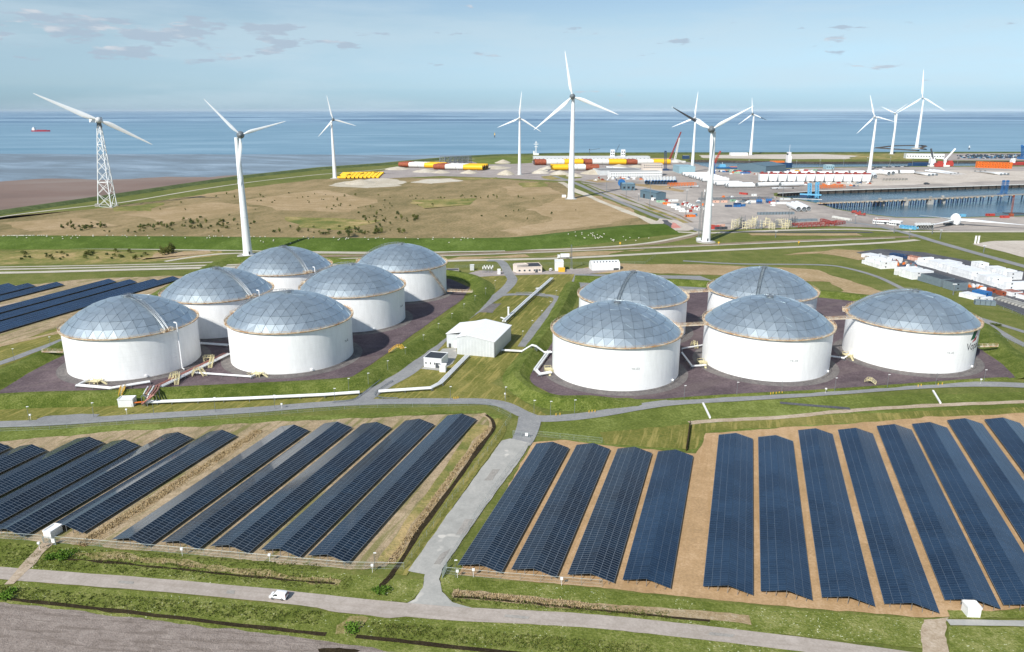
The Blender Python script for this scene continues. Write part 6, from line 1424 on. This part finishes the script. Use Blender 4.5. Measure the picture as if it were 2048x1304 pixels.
# blue ended pipes, white barrels, racks, frames
for i in range(10):
    u = 1293 + i * 6.3; lying('blue_pipe', 'white tube with blue end in the tight row beside the orange racks', 'pipe', G(u, 369.2 - i * .05), G(u - 4 + i * .3, 360), 3.0, [(.12, 'blue_paint'), (.88, 'pile_white')], 'blue ended tubes')
g = G(1243, 373); t = thing('cable_drum', 'large bright blue cable drum standing before the dark workshop', 'cable drum', g)
put('flange', MB().cyl((0, -1.5, 6), (0, -1.1, 6), 6, n=24).mesh('flange', 'blue_paint'), t); put('flange', MB().cyl((0, 1.1, 6), (0, 1.5, 6), 6, n=24).mesh('flange', 'blue_paint'), t); put('core', MB().cyl((0, -1.1, 6), (0, 1.1, 6), 3.5, n=20).mesh('core', 'navy_paint'), t); put('stand', MB().box((0, 0, 0), (5, 3, 1)).mesh('stand', 'dark_grey'), t)
for i in range(3):
    for u in (1514, 1533):
        g = G(u + i * 4, 407 - (u > 1520)); mb = MB(); mb.cyl((0, -1.2, 3.4), (0, -.9, 3.4), 3.4, n=18).cyl((0, .9, 3.4), (0, 1.2, 3.4), 3.4, n=18).cyl((0, -.9, 3.4), (0, .9, 3.4), 2, n=12).box((0, 0, 0), (3, 2.4, .5))
        o = mb.build('cable_reel', 'blue_paint', org=(0, 0, 0)); o.location = g; o.rotation_euler = (0, 0, 1.3); tag(o, 'small blue cable reel among the yard containers', 'cable reel', 'blue cable reels')
def rack(label, a, b, h, m, group=None, dep=4, name='pipe_rack'):
    A, B = G(*a), G(*b); d = B - A; L = d.length; mb = MB(); q = Vector((-d.y, d.x, 0)).normalized()
    n = max(3, int(L / 5)); base = (A + B) / 2
    for i in range(n + 1):
        p = A.lerp(B, i / n)
        for e in (0, dep): mb.beam(p + q * e, p + q * e + Vector((0, 0, h)), .5)
        mb.beam(p + Vector((0, 0, h)), p + q * dep + Vector((0, 0, h)), .5)
    for k in range(1, 4):
        for e in (0, dep): mb.beam(A + q * e + Vector((0, 0, h * k / 3)), B + q * e + Vector((0, 0, h * k / 3)), .45)
    o = mb.build(name, m, org=tuple(base)); return tag(o, label, 'rack', group)
rack('orange rack of long frames before the blue ended tubes', (1340, 373), (1392, 372), 5, 'orange_paint', dep=10)
rack('yellow orange stack of frames on the quay right of the blue portal', (1638, 378), (1690, 376), 5, 'orange_paint', dep=8)
rack('pale rack of thin bars in the middle of the south yard', (1400, 401), (1540, 399), 3, 'galv', dep=6)
rack('dark red steel beams stacked at the right end of the yellow frames', (1596, 456), (1658, 453), 3.4, 'red_paint', dep=12)
rack('red truss lying beside the grey open sheds', (1640, 443), (1664, 450), 3, 'red_paint', dep=4)
rack('red steel stack near the right port road', (1668, 452), (1690, 448), 3, 'red_paint', dep=10)
rack('green grey pipe trailer beside the right port road', (1664, 436), (1698, 442), 2.2, 'pile_white', dep=3)
rr2 = random.Random(5); mat('frame_cream', '#ddd2a4', rough=.6, c2='#e4ddc6', scale=.4)
for i in range(15):
    u = 1468 + i * 8.4; g = G(u + rr2.uniform(-2, 2), 458 - (i % 3) * 3.5); mb = MB(); s = rr2.uniform(2.2, 3.4); h = rr2.uniform(7, 12)
    for x in (-s, s):
        for y in (-s, s): mb.beam((x, y, 0), (x, y, h * rr2.uniform(.6, 1.0)), .34)
    for z in (1.5, h * .45, h * .7):
        for a, b in (((-s, -s), (s, -s)), ((s, -s), (s, s)), ((s, s), (-s, s)), ((-s, s), (-s, -s))): mb.beam((*a, z), (*b, z), .3)
    for _ in range(5): x = rr2.uniform(-s, s); y = rr2.uniform(-s, s); mb.beam((x, y, 0), (x + rr2.uniform(-2, 2), y, h * rr2.uniform(.5, 1.0)), .32)
    yel = i % 4 != 2
    o = mb.build('ladder_frame', 'frame_cream' if yel else 'galv', org=(0, 0, 0)); o.location = g; o.rotation_euler = (0, 0, rr2.uniform(0, 1.5)); tag(o, ('cream yellow' if yel else 'grey') + ' tubular frame in the row along the south edge of the port', 'frame', 'cream yellow frames' if yel else 'grey frames')
# containers
def cont(label, u, v, m, rz=0.0, L=6, group=None, z=0): return cabin(L, m, G(u, v), rz, label, group, z, name='container', cat='container')
mat('cont_white', '#dfe2e0', rough=.5); mat('cont_green', '#8fb59a', rough=.5); mat('cont_red', '#b2443a', rough=.5, var=.12)
for i, (u, v, m, rz, L, l) in enumerate([
 (1322, 405, 'cont_green', -.5, 12, 'pale green container at the left end of the diagonal container line'), (1333, 409, 'orange_paint', -.5, 10, 'orange container in the diagonal line left of the turbine'),
 (1344, 412, 'cont_white', -.5, 12, 'first white container of the diagonal line'), (1352, 416, 'cont_white', -.5, 12, 'second white container of the diagonal line'), (1360, 420, 'cont_white', -.5, 12, 'third white container of the diagonal line'), (1368, 424, 'cont_white', -.5, 12, 'last white container of the diagonal line'),
 (1334, 403, 'cont_red', .1, 8, 'dark red container behind the orange one'), (1346, 403, 'cont_white', .1, 14, 'long white container behind the diagonal line'), (1377, 424, 'cont_red', .4, 9, 'red container beside the tall lamp mast'), (1380, 434, 'orange_paint', .1, 12, 'orange container nearest the bend in the port road'), (1390, 432, 'light_blue_paint', .9, 6, 'small blue container right of the orange one'),
 (1353, 411, 'teal_clad', .2, 7, 'small dark grey green container behind the white ones'), (1457, 414, 'navy_paint', .05, 9, 'dark blue container standing alone in the south yard'), (1474, 414, 'blue_paint', .05, 9, 'blue container in the group of three, south yard'), (1484, 413, 'blue_paint', .3, 8, 'blue container at the right of the group of three'), (1474, 410, 'navy_paint', .05, 9, 'dark blue container at the rear of the group of three'),
 (1487, 389, 'cont_red', -.9, 13, 'dark red container on the quay corner above the yard'), (1508, 392, 'cont_white', .1, 7, 'small white container near the dark red one'), (1466, 403, 'cont_green', .4, 8, 'pale green container left of the black tarpaulins'), (1448, 405, 'salmon_wall', .1, 8, 'salmon crate in the south yard beside the turbine'), (1432, 405, 'salmon_wall', .1, 8, 'salmon crate just right of the black bladed turbine'),
 (1491, 403, 'dark_grey', .1, 9, 'black covered container left of the blue reels'), (1503, 405, 'cont_white', .0, 11, 'white container left of the blue reels'), (1544, 407, 'cont_red', -.3, 8, 'red container right of the blue reels'), (1558, 408, 'cont_white', .0, 22, 'long white store container below the mooring steps'), (1570, 400, 'clad_grey', .0, 14, 'grey block container behind the long white store')]):
    cont(l, u, v, m, rz, L)
for i in range(12): cont('grey container in the low row at the middle of the south yard', 1517 + i * 6.2, 429.5 - i * .1, 'cabin_grey', 1.5, 5, 'grey containers in the south yard')
for i in range(4): cont('open grey shed with dark front in the row near the red beams', 1588 + i * 12, 443.5 - i * .4, 'cabin_grey', .0, 11, 'open grey sheds')
for i in range(26): cont('small mixed container in the distant yard by the green shed', 1440 + rr2.uniform(0, 80), 341.5 + rr2.uniform(0, 6), rr2.choice(['cont_white', 'cont_red', 'orange_paint', 'navy_paint', 'cont_green', 'blue_paint', 'teal_clad']), rr2.uniform(-.3, .3), rr2.choice([6, 9, 12]), 'mixed containers by the green shed')
for i in range(8): cont('small mixed container on the quay behind the tower sections', 1576 + i * 9, 341 + (i % 3), ['navy_paint', 'cont_white', 'yellow_paint', 'cont_white', 'cont_red', 'cont_white', 'cont_green', 'dark_grey'][i], rr2.uniform(-.2, .2), 9, 'mixed containers behind the tower sections')
for i in range(10): cont('small white or coloured container between the nacelles and the quay edge', 1530 + i * 21, 367 + .2 * (i % 2), ['cont_white', 'blue_paint', 'cont_white', 'dark_grey', 'cont_white', 'light_blue_paint', 'cont_white', 'cont_red', 'cont_white', 'navy_paint'][i], .1 * (i % 3), 6, 'containers before the nacelles')
for i in range(14): cont('white crate among the small crates beside the diagonal container line', 1366 + (i % 7) * 5 + (i // 7) * 3, 410 + (i % 7) * 1.8 - (i // 7) * 3, 'cont_white' if i % 4 else 'cont_red', .6, 3, 'small crates in the south yard')
for i, (u, v, m) in enumerate([(1424, 458, 'cont_red'), (1430, 456, 'cont_red'), (1420, 455, 'orange_paint'), (1438, 459, 'dark_grey'), (1446, 459, 'dark_grey'), (1442, 454, 'salmon_wall')]): cont(['bright red container at the left end of the yellow frames', 'second red container right of the bright red one', 'orange container behind the bright red one', 'black covered stack right of the red containers', 'second black covered stack before the yellow frames', 'pale crate behind the black covered stacks'][i], u, v, m, .1 * i, 9)
for i in range(120):
    k = i % 4; u, v = [(rr2.uniform(1395, 1560), rr2.uniform(395, 412)), (rr2.uniform(1560, 1745), rr2.uniform(367, 373)), (rr2.uniform(1400, 1600), rr2.uniform(340, 349)), (rr2.uniform(1190, 1330), rr2.uniform(356, 362))][k]
    o = put('goods', PALM[rr2.choice(['cabin_white', 'cabin_white', 'concrete', 'cabin_grey', 'rust_brown', 'navy_paint', 'orange_paint'])], loc=G(u, v) + Vector((0, 0, .1)), rz=rr2.uniform(0, 3)); o.scale = (1.8, 1.8, rr2.uniform(1, 1.9)); tag(o, ['small loose goods scattered about the south yard', 'small loose goods scattered near the nacelle row', 'small loose goods scattered by the green shed', 'small loose goods scattered before the office row'][k], 'goods stack', ['loose goods in the south yard', 'loose goods near the nacelles', 'loose goods by the green shed', 'loose goods before the offices'][k])
# orange stack
for j in range(3):
    for i in range(10): cont('orange crate in the big orange stack at the far right quay', 1957 + i * 6.6, 335.2 + i * .22, 'orange_paint', -.02, 9, 'big orange stack', j * 2.83 * 1.55)
for o in [o for o in bpy.data.objects if o.get('group') == 'big orange stack']: o.scale = (1.15, 3, 1.6); o.name = 'crate'; o['category'] = 'crate'
# tanks and silos by the road
for i in range(6):
    lying('silo_tube', 'white tube with grey open end in the short row by the right port road', 'pipe', G(1836 + i * 5.2, 460 - i * .1), G(1832 + i * 5.2, 455), 2.2, [(1, 'pile_white')], 'short tubes by the port road')
crate_row('blue_container', 'container', 'pale blue container in the short row left of the grey ended tubes', 'pale blue containers', (1803, 456), (1832, 459), 5, (4.5, 6, 3), 'light_blue_paint')
for r_, tp in (((1597, 424), (1576, 414)), ((1608, 424), (1584, 412)), ((1617, 423), (1592, 411))): tower_piece(tp, r_, 2.9, 'white tube with open grey end in the trio at the right of the south yard', 'trio of white tubes')
def truck(label, loc, hd, body='red_paint'):
    t = thing('truck', label, 'truck', loc); t.rotation_euler = (0, 0, hd)
    put('cab', MB().box((4.2, 0, .7), (2.4, 2.5, 2.6)).mesh('cab', body), t); put('load_bed', MB().box((-1.5, 0, 1.0), (8.5, 2.5, 1.0)).box((-2, 0, 2.0), (5, 2.3, 1.6)).mesh('load_bed', body), t); put('windscreen', MB().box((5.42, 0, 1.9), (.08, 2.1, 1.0)).mesh('windscreen', 'dark_glass'), t)
    for x in (-4, -2.6, 4): put('axle', MB().cyl((x, -1.3, .5), (x, 1.3, .5), .5, n=12).mesh('axle', 'tyre'), t)
    return t
truck('red truck on the quay beside the near harbour basin', G(1712, 427), -.6); truck('second red truck close behind on the near basin quay', G(1721, 431), -.6)
# parked vehicles on the spit: many, small
CARM = {}
for m in ('car_white', 'navy_paint', 'dark_grey', 'light_blue_paint', 'blue_paint', 'red_paint'):
    mb = MB(); mb.box((0, 0, .3), (4.4, 1.8, .8)); mb.add([(-1.9, -.8, 1.1), (1.2, -.8, 1.1), (.6, -.7, 1.7), (-1.5, -.7, 1.7), (-1.9, .8, 1.1), (1.2, .8, 1.1), (.6, .7, 1.7), (-1.5, .7, 1.7)], [(0, 1, 2, 3), (7, 6, 5, 4), (1, 5, 6, 2), (3, 2, 6, 7), (0, 3, 7, 4)], 1)
    for x in (-1.4, 1.4): mb.cyl((x, -.95, .35), (x, .95, .35), .35, n=8, mi=2)
    CARM[m] = mb.mesh('parked_car', [m, 'dark_glass', 'tyre'])
for i in range(230):
    u = rr2.uniform(1916, 2052); v = 310.2 + (i % 9) * .85
    o = put('parked_car', CARM[rr2.choice(['car_white', 'navy_paint', 'navy_paint', 'dark_grey', 'dark_grey', 'light_blue_paint', 'blue_paint'])], loc=G(u, v), rz=rr2.choice([0, 1.57]) + rr2.uniform(-.1, .1)); o.scale = (1.5, 1.5, 1.5); tag(o, 'tiny parked car or van in the crowded lot on the far spit', 'car', 'vehicles parked on the far spit')
for i in range(12):
    o = put('parked_car', CARM[['car_white', 'dark_grey', 'navy_paint'][i % 3]], loc=G(1750 + i * 6, 336 - .25 * i), rz=.2); o.scale = (1.3,) * 3; tag(o, 'dark or white car parked along the quay beside the far channel', 'car', 'cars along the far channel quay')
for i in range(16):
    mb_ = None; o = put('concrete_block', MB().box((0, 0, 0), (4, 3, 2)).box((0, 0, 2), (3.4, 2.4, .5), mi=1).mesh('concrete_block', ['concrete', 'dark_grey']), loc=G(1768 + (i % 8) * 6.4, 360 + (i // 8) * 2.2 - (i % 8) * .1)); tag(o, 'pale block with dark top in the double row on the quay', 'concrete block', 'blocks in a double row on the quay')
o = put('parked_car', CARM['dark_grey'], loc=G(1853, 369), rz=.1); o.scale = (2, 2, 2); tag(o, 'dark vehicle standing alone on the wide quay', 'car')

# ------------------------------------------------------------------ cranes
def lattice(mb, p, q, w, n, b=.35, w2=None):
    p, q = Vector(p), Vector(q); d = (q - p).normalized(); up = Vector((0, 0, 1)) if abs(d.z) < .9 else Vector((0, 1, 0)); a = d.cross(up).normalized(); c = a.cross(d); w2 = w if w2 is None else w2
    C4 = lambda f: [p.lerp(q, f) + a * (sx_ * (w + (w2 - w) * f) / 2) + c * (sy * (w + (w2 - w) * f) / 2) for sx_, sy in ((-1, -1), (1, -1), (1, 1), (-1, 1))]
    A, B = C4(0), C4(1)
    for i in range(4): mb.beam(A[i], B[i], b)
    for k in range(n):
        P, Q = C4(k / n), C4((k + 1) / n)
        for i in range(4): mb.beam(P[i], Q[(i + 1) % 4], b * .7); mb.beam(Q[i], Q[(i + 1) % 4], b * .7)
    return mb
def up_to(base, u, v): # point above the depth of base that appears at (u, v)
    hd = Vector((-base.x, -base.y, 0)).normalized(); d = ray(u, v); return Vector((0, 0, CAM_H)) + d * (base.dot(hd) / d.dot(hd))
b = G(1349, 325); t = thing('crawler_crane', 'large crawler crane with red boom and white mast beside the right monopiles', 'crane', b)
lattice(MB(), G(1338, 324) + Vector((0, 0, 3)), up_to(b, 1362, 264), 3.4, 14, .8, 1.6).build('boom', 'red_paint', t)
lattice(MB(), b + Vector((0, 0, 4)), up_to(b, 1359, 276), 3.6, 12, .8, 2).build('mast', 'pile_white', t)
MB().box((b.x, b.y, 0), (14, 10, 5)).box((b.x + 16, b.y - 3, 0), (18, 6, 4)).build('crawler_base', 'pile_white', t); lattice(MB(), b + Vector((2, 0, 6)), G(1371, 326) + Vector((0, 0, 1)), 3, 8, .7).build('jib', 'pile_white', t)
def tower_crane(label, base, top, mast_m, boom=None, boom_m=None, w=3.0, solid=False):
    b = G(*base); t = thing('crane', label, 'crane', b); tp = up_to(b, *top)
    (MB().beam(b, tp, w) if solid else lattice(MB(), b, tp, w, 10, w * .13)).build('mast', mast_m, t); MB().box((b.x, b.y, 0), (w * 3.2, w * 2.6, 3.4)).build('base', mast_m, t)
    if boom:
        for (p, q) in boom: (MB().beam(up_to(b, *p), up_to(b, *q), w * .7) if solid else lattice(MB(), up_to(b, *p), up_to(b, *q), w * .8, 8, w * .12, w * .4)).build('boom', boom_m or mast_m, t)
    MB().box((tp.x, tp.y, tp.z - 2), (w * 1.1, w * .9, 2.4)).build('crane_cab', mast_m, t); return t
tower_crane('dark blue mobile crane mast before the right monopiles', (1331, 341), (1331, 302), 'navy_paint', [((1331, 338), (1345, 341))], w=3.6)
tower_crane('red boomed harbour crane on a blue tower beside the staggered sections', (1427, 354), (1427, 326), 'blue_paint', [((1427, 330), (1441, 302))], 'cont_red', w=4.5)
tower_crane('thin dark crane with level boom behind the long white hall', (1179, 319), (1179, 298), 'dark_grey', [((1179, 300), (1200, 297))], w=1.8)
tower_crane('thin dark leaning crane between the two white tower blocks', (1231, 319), (1232, 309), 'dark_grey', [((1231, 306), (1239, 289))], w=1.8)
tower_crane('white harbour crane with raised boom at the far channel', (1890, 333), (1890, 318), 'white_paint', [((1890, 320), (1911, 297))], 'white_paint', 4.5, True)
tower_crane('white harbour crane with dark boom left of the raised white one', (1863, 333), (1863, 315), 'white_paint', [((1866, 318), (1862, 297))], 'dark_grey', 4.0, True)
tower_crane('blue twin crane, left one on the quay edge at the right', (2002, 392), (2008, 361), 'blue_paint', w=2.6); tower_crane('blue twin crane, right one on the quay edge at the right', (2010, 392), (2016, 361), 'blue_paint', w=2.6)
tower_crane('tall blue crane cut by the right edge of the picture', (2047, 318), (2047, 292), 'blue_paint', [((2047, 296), (2043, 290))], w=7)
for u, v, l in ((1877, 334, 'red container handler left of the white raised crane'), (1897, 333, 'red container handler right of the white raised crane')):
    g = G(u, v); o = MB().box((0, 0, 1), (16, 9, 8)).box((2, 0, 9), (9, 6, 4)).box((-6, -3, 0), (3, 2, 1)).box((6, 3, 0), (3, 2, 1)).mesh('handler', 'cont_red'); o = put('handler', o, loc=g); tag(o, l, 'vehicle')
g = G(1404, 481); t = thing('antenna_tower', 'grey lattice antenna mast beside the foot of the black bladed turbine', 'antenna mast', g)
h_ = up_to(g, 1403, 381).z
lattice(MB(), g, g + Vector((0, 0, h_)), 2.2, 22, .16, 1.2).build('mast', 'galv', t); lattice(MB(), g + Vector((-3.2, 0, 0)), g + Vector((-3.2, 0, h_ * .98)), 1.6, 22, .14, 1.0).build('mast', 'galv', t)
for z, k in ((.97, 3), (.9, 2), (.62, 3), (.55, 2)):
    for i in range(k): a = i * 2.1; MB().box((g.x + math.cos(a) * 1.4, g.y + math.sin(a) * 1.4, h_ * z), (.5, .4, 2.4)).build('antenna', 'white_paint', t)
MB().box((g.x - 4, g.y - 2, 0), (4, 3, 3)).build('equipment_cabin', 'clad_grey', t)
g = G(1143, 538); t = thing('lattice_mast', 'slim grey lattice mast beside the pump house', 'antenna mast', g); lattice(MB(), g, up_to(g, 1143, 490), 1.4, 16, .12, .7).build('mast', 'galv', t); MB().box((g.x, g.y, 0), (2.4, 2.4, .4)).build('footing', 'concrete', t)
# tall light masts
for i, (u, v, v2) in enumerate([(1213, 382, 349), (1252, 397, 358), (1299, 415, 362), (1371, 435, 380), (1576, 457, 416), (1565, 397, 367), (1497, 337, 320), (1592, 336, 322), (1639, 336, 320), (1686, 336, 316), (1733, 336, 315), (1779, 333, 314), (1824, 332, 314), (1914, 332, 311), (1710, 448, 430), (1751, 451, 436), (1788, 466, 450), (1818, 477, 458), (1864, 468, 447), (1551, 475, 462), (1880, 478, 460), (1967, 505, 491), (1758, 524, 508), (1906, 590, 568), (1277, 402, 388)]):
    g = G(u, v); hh = up_to(g, u, v2).z; t = thing('light_mast', 'tall slim grey light mast standing in or beside the port area', 'light mast', g, 'light masts in the port')
    put('pole', MB().cyl((0, 0, 0), (0, 0, hh), .42, .22, 6).mesh('pole', 'galv'), t); put('lamp_head', MB().box((0, 0, hh - .2), (2.6, .7, .5)).mesh('lamp_head', 'clad_white'), t)
for u, l in ((1950, 'left white pylon sign at the sand lot'), (1956, 'right white pylon sign at the sand lot')):
    g = G(u, 487); o = MB().box((0, 0, 0), (1.5, .5, 7.0)).box((0, 0, 7.0), (1.7, .7, .3)).mesh('pylon_sign', 'white_paint'); tag(put('pylon_sign', o, loc=g), l, 'sign')
for u, v, l in ((1240, 491, 'first'), (1437, 490, 'second'), (1597, 489, 'third')):
    g = G(u, v); o = MB().beam((0, 0, 0), (0, 0, 2), .2).box((0, -.1, 1.6), (1.5, .2, 1.5)).mesh('road_sign', 'yellow_paint'); tag(put('road_sign', o, loc=g), 'small yellow sign beside the back road, %s from the left' % l, 'sign')

# ------------------------------------------------------------------ quay, jetty, ships
def jetty():
    P = spline([G(1640, 407, 2.0), G(1660, 405, 2.6), G(1760, 401, 3.2), G(1880, 396, 3.2), G(2048, 388.5, 3.2), G(2500, 370, 3.2)], 12); t = thing('jetty', 'long narrow jetty on dark piles across the near harbour basin', 'jetty', P[10])
    mb = MB()
    for a, b in zip(P[:-1], P[1:]): mb.beam(a, b, 6, 1.2)
    mb.build('deck', 'concrete', t); rl = MB()
    for e in (-3, 3):
        Q = offset_line(P, e)
        for z in (1.2, 2.0): rl.tube([p + Vector((0, 0, z)) for p in Q], .12, 4)
    rl.build('railing', 'galv', t); pp = MB(); rl = MB(); n = 70; L = [0]
    PILE = MB().cyl((0, -2.2, SEA - 2), (0, -2.2, 2.4), .75, n=8).cyl((0, 2.2, SEA - 2), (0, 2.2, 2.4), .75, n=8).mesh('pile', 'navy_paint'); CAP = MB().box((0, 0, 1.9), (3.0, 8.6, 1.0)).mesh('pile_cap', 'rim_cream')
    for i in range(58):
        f = i / 60 * (len(P) - 1); k = int(f); p = P[k].lerp(P[min(k + 1, len(P) - 1)], f - k); d = P[min(k + 1, len(P) - 1)] - P[k]
        put('pile', PILE, t, (p.x - t.location.x, p.y - t.location.y, -t.location.z), math.atan2(d.y, d.x)); put('pile_cap', CAP, t, (p.x - t.location.x, p.y - t.location.y, -t.location.z), math.atan2(d.y, d.x))
    for u, v in ((1756, 404), (1807, 403), (1857, 401), (1881, 399)):
        g = G(u, v); MB().box((g.x, g.y - 4, SEA - 1), (7 if u > 1760 else 16, 6, 8.3)).box((g.x, g.y - 4, 3.4), (3, 3, 2.5)).build('dolphin', 'old_concrete', t)
jetty()
# quay edge: pale coping with fenders
def coping(name, label, pts, h=1.0, n=40):
    P = [G(*p) for p in pts]; t = thing(name, label, 'quay', P[0]); mb = MB()
    for a, b in zip(P[:-1], P[1:]): mb.beam(a + Vector((0, 0, .5)), b + Vector((0, 0, .5)), 1.6, h)
    mb.build('coping', 'pile_white', t); f = MB()
    for i in range(n):
        k = i / n * (len(P) - 1); j = int(k); p = P[j].lerp(P[j + 1], k - j); f.box((p.x, p.y - 1.0, -4), (1.4, .8, 4.2))
    f.build('fender', 'black_rubber', t)
coping('quay_edge', 'pale quay edge with dark fenders above the near harbour basin', [(1640, 382), (1840, 376), (2048, 369.5), (2300, 362)])
coping('quay_edge', 'pale quay edge at the left end of the near harbour basin', [(1556, 387), (1600, 384.6), (1640, 382)], n=14)
g = G(1616, 390); t = thing('link_span', 'light blue portal with two towers at the left end of the basin', 'link span', g)
for u in (1619.5, 1634.5):
    b = G(u, 390); tp = up_to(b, u, 367); lattice(MB(), b + Vector((0, 0, -5)), tp, 3.6, 6, .9).build('tower', 'light_blue_paint', t)
MB().beam(G(1600, 388, 1.5), G(1643, 390, 1.5), 5, 1.6).build('ramp', 'light_blue_paint', t); MB().beam(G(1600, 391, -3.5), G(1640, 392.5, -3.5), 9, 3).build('pontoon', 'navy_paint', t); MB().beam(G(1586, 397, .6), G(1644, 399, .6), 3, .6).build('footbridge', 'pile_white', t)
def ship(label, u, v, L, W_, hull, house, hd=0.0, z=SEA, dh=4, mid=None, fwd=True):
    g = G(u, v, z + 2); t = thing('ship', label, 'ship', (g.x, g.y, z)); t.rotation_euler = (0, 0, hd)
    st = [(-L/2, .75), (-L*.42, .95), (L*.2, 1.0), (L*.38, .7), (L*.5, .05)]; vs = []; fs = []
    for x, k in st:
        for y, zz_ in ((-1, dh), (-.85, -.5), (.85, -.5), (1, dh)): vs.append((x + (L * .02 if zz_ > 0 and x > L * .3 else 0), y * k * W_ / 2, zz_ + (1.2 if x > L * .3 and zz_ > 0 else 0)))
    for i in range(len(st) - 1):
        for j in range(3): fs.append((i*4 + j, i*4 + j + 1, (i+1)*4 + j + 1, (i+1)*4 + j))
        fs.append((i*4 + 3, i*4, (i+1)*4, (i+1)*4 + 3))
    fs += [(0, 3, 2, 1), (16, 17, 18, 19)]; put('hull', MB().add(vs, fs).mesh('hull', hull), t)
    hx = -L * .38 if fwd else L * .12; put('deckhouse', MB().box((hx, 0, dh), (L * .14, W_ * .8, dh * 1.3)).box((hx + L * .01, 0, dh * 2.3), (L * .1, W_ * .7, dh * .8)).mesh('deckhouse', house), t)
    put('bridge_window', MB().box((hx + L * .062, 0, dh * 2.55), (.3, W_ * .62, dh * .3)).mesh('bridge_window', 'window_dark'), t); put('mast', MB().cyl((hx, 0, dh * 3), (hx, 0, dh * 4.6), .3, n=6).mesh('mast', 'white_paint'), t)
    put('deck_cargo', MB().box((L * .05, 0, dh), (L * .5, W_ * .6, dh * .35)).mesh('deck_cargo', mid or hull), t); return t
mat('hull_red', '#9c3a48', rough=.5); mat('hull_navy', '#27466a', rough=.5)
ship('red cargo ship with white bridge out on the sea at the left', 82, 262.5, 112, 17, 'hull_red', 'white_paint', .0, dh=8)
ship('white and blue ship moored in the far channel', 1843, 331.5, 64, 16, 'hull_navy', 'white_paint', math.pi + .06, dh=7)
ship('blue barge moored in the far channel left of the green shed', 1478, 335, 100, 14, 'blue_paint', 'light_blue_paint', .0, dh=3, mid='orange_paint')
ship('white superstructure ship with orange funnel behind the green shed', 1556, 333, 60, 18, 'hull_navy', 'white_paint', math.pi, dh=11, mid='orange_paint')
ship('red and white ship beyond the orange stack at the far right', 2040, 328, 50, 13, 'cont_red', 'white_paint', .0, dh=5)
ship('green and white dredger lying at the right end of the near basin', 2030, 431, 46, 12, 'teal_clad', 'white_paint', math.pi, dh=4, mid='dark_grey')
tower_crane('rust red spud pole rising beside the dredger', (2022, 433), (2028, 391), 'rust_brown', w=1.3)
for u, v, l in ((1922, 433, 'light blue tarpaulin stack on the near basin shore'), (1980, 432, 'small light blue stack left of the dredger'), (2009, 436, 'dark red container before the dredger')): cont(l, u, v, 'cont_red' if 'red' in l else 'light_blue_paint', .05, 10)
def buoy(label, u, v, v2, m):
    g = G(u, v, SEA); t = thing('navigation_mark', label, 'navigation mark', g); h = up_to(g, u, v2).z - SEA
    put('pile', MB().cyl((0, 0, -1), (0, 0, h * .5), 2.2, 1.6, 8).mesh('pile', 'dark_grey'), t); put('top_mark', MB().cyl((0, 0, h * .5), (0, 0, h), 2.4, .6, 8).box((0, 0, h * .5), (5, 5, .8)).mesh('top_mark', m), t)
buoy('small yellow and dark navigation mark standing out in the sea', 989.5, 275, 265, 'pile_yellow'); buoy('small white and green navigation mark off the far right spit', 1938, 299, 291, 'cont_white')
# breakwater ring round the turbine in the water
def breakwater():
    P = [G(*p, SEA) for p in [(1752, 296.5), (1790, 292.5), (1846, 292), (1846, 294.5), (1840, 297), (1850, 299.5)]] ; P2 = [G(*p, SEA) for p in [(1752, 296.5), (1790, 299), (1836, 302)]]
    for Q in (P, P2): bank('breakwater', Q, [(-9, -1), (-3, 3), (3, 3), (9, -1)], 'quay_wall', jit=.6)
    for o in [o for o in bpy.data.objects if o.name.startswith('breakwater')]: o.location.z = SEA
breakwater()
g = G(1833, 297.5, SEA); o = MB().cyl((0, 0, 0), (0, 0, 3.4), 17, 15, 24).mesh('foundation_plate', 'concrete'); tag(put('foundation_plate', o, loc=g), 'round pale foundation under the tallest far turbine', 'foundation')
for u, v in ((1142, 398), (1412, 484), (496, 511), (1039, 350), (670, 357), (1501, 310.5), (1783, 308.5), (1739, 340.5)):
    g = G(u, v); o = MB().cyl((0, 0, 0), (0, 0, .5), 9, 8.6, 20).mesh('turbine_footing', 'concrete'); tag(put('turbine_footing', o, loc=g), 'round concrete footing plate at the foot of a white turbine', 'foundation', 'turbine footings')
building('transformer_box', 'white transformer box at the foot of the tall field turbine', 'box', (1124, 395), (1132, 395), 4, 3, 'white_paint', 'white_paint', door=False)
building('white_bridge_sign', 'white flat pavilion roof on the spit beside the far turbine', 'building', (1462, 311), (1496, 311), 18, 7, 'clad_white', 'roof_white', door=False)
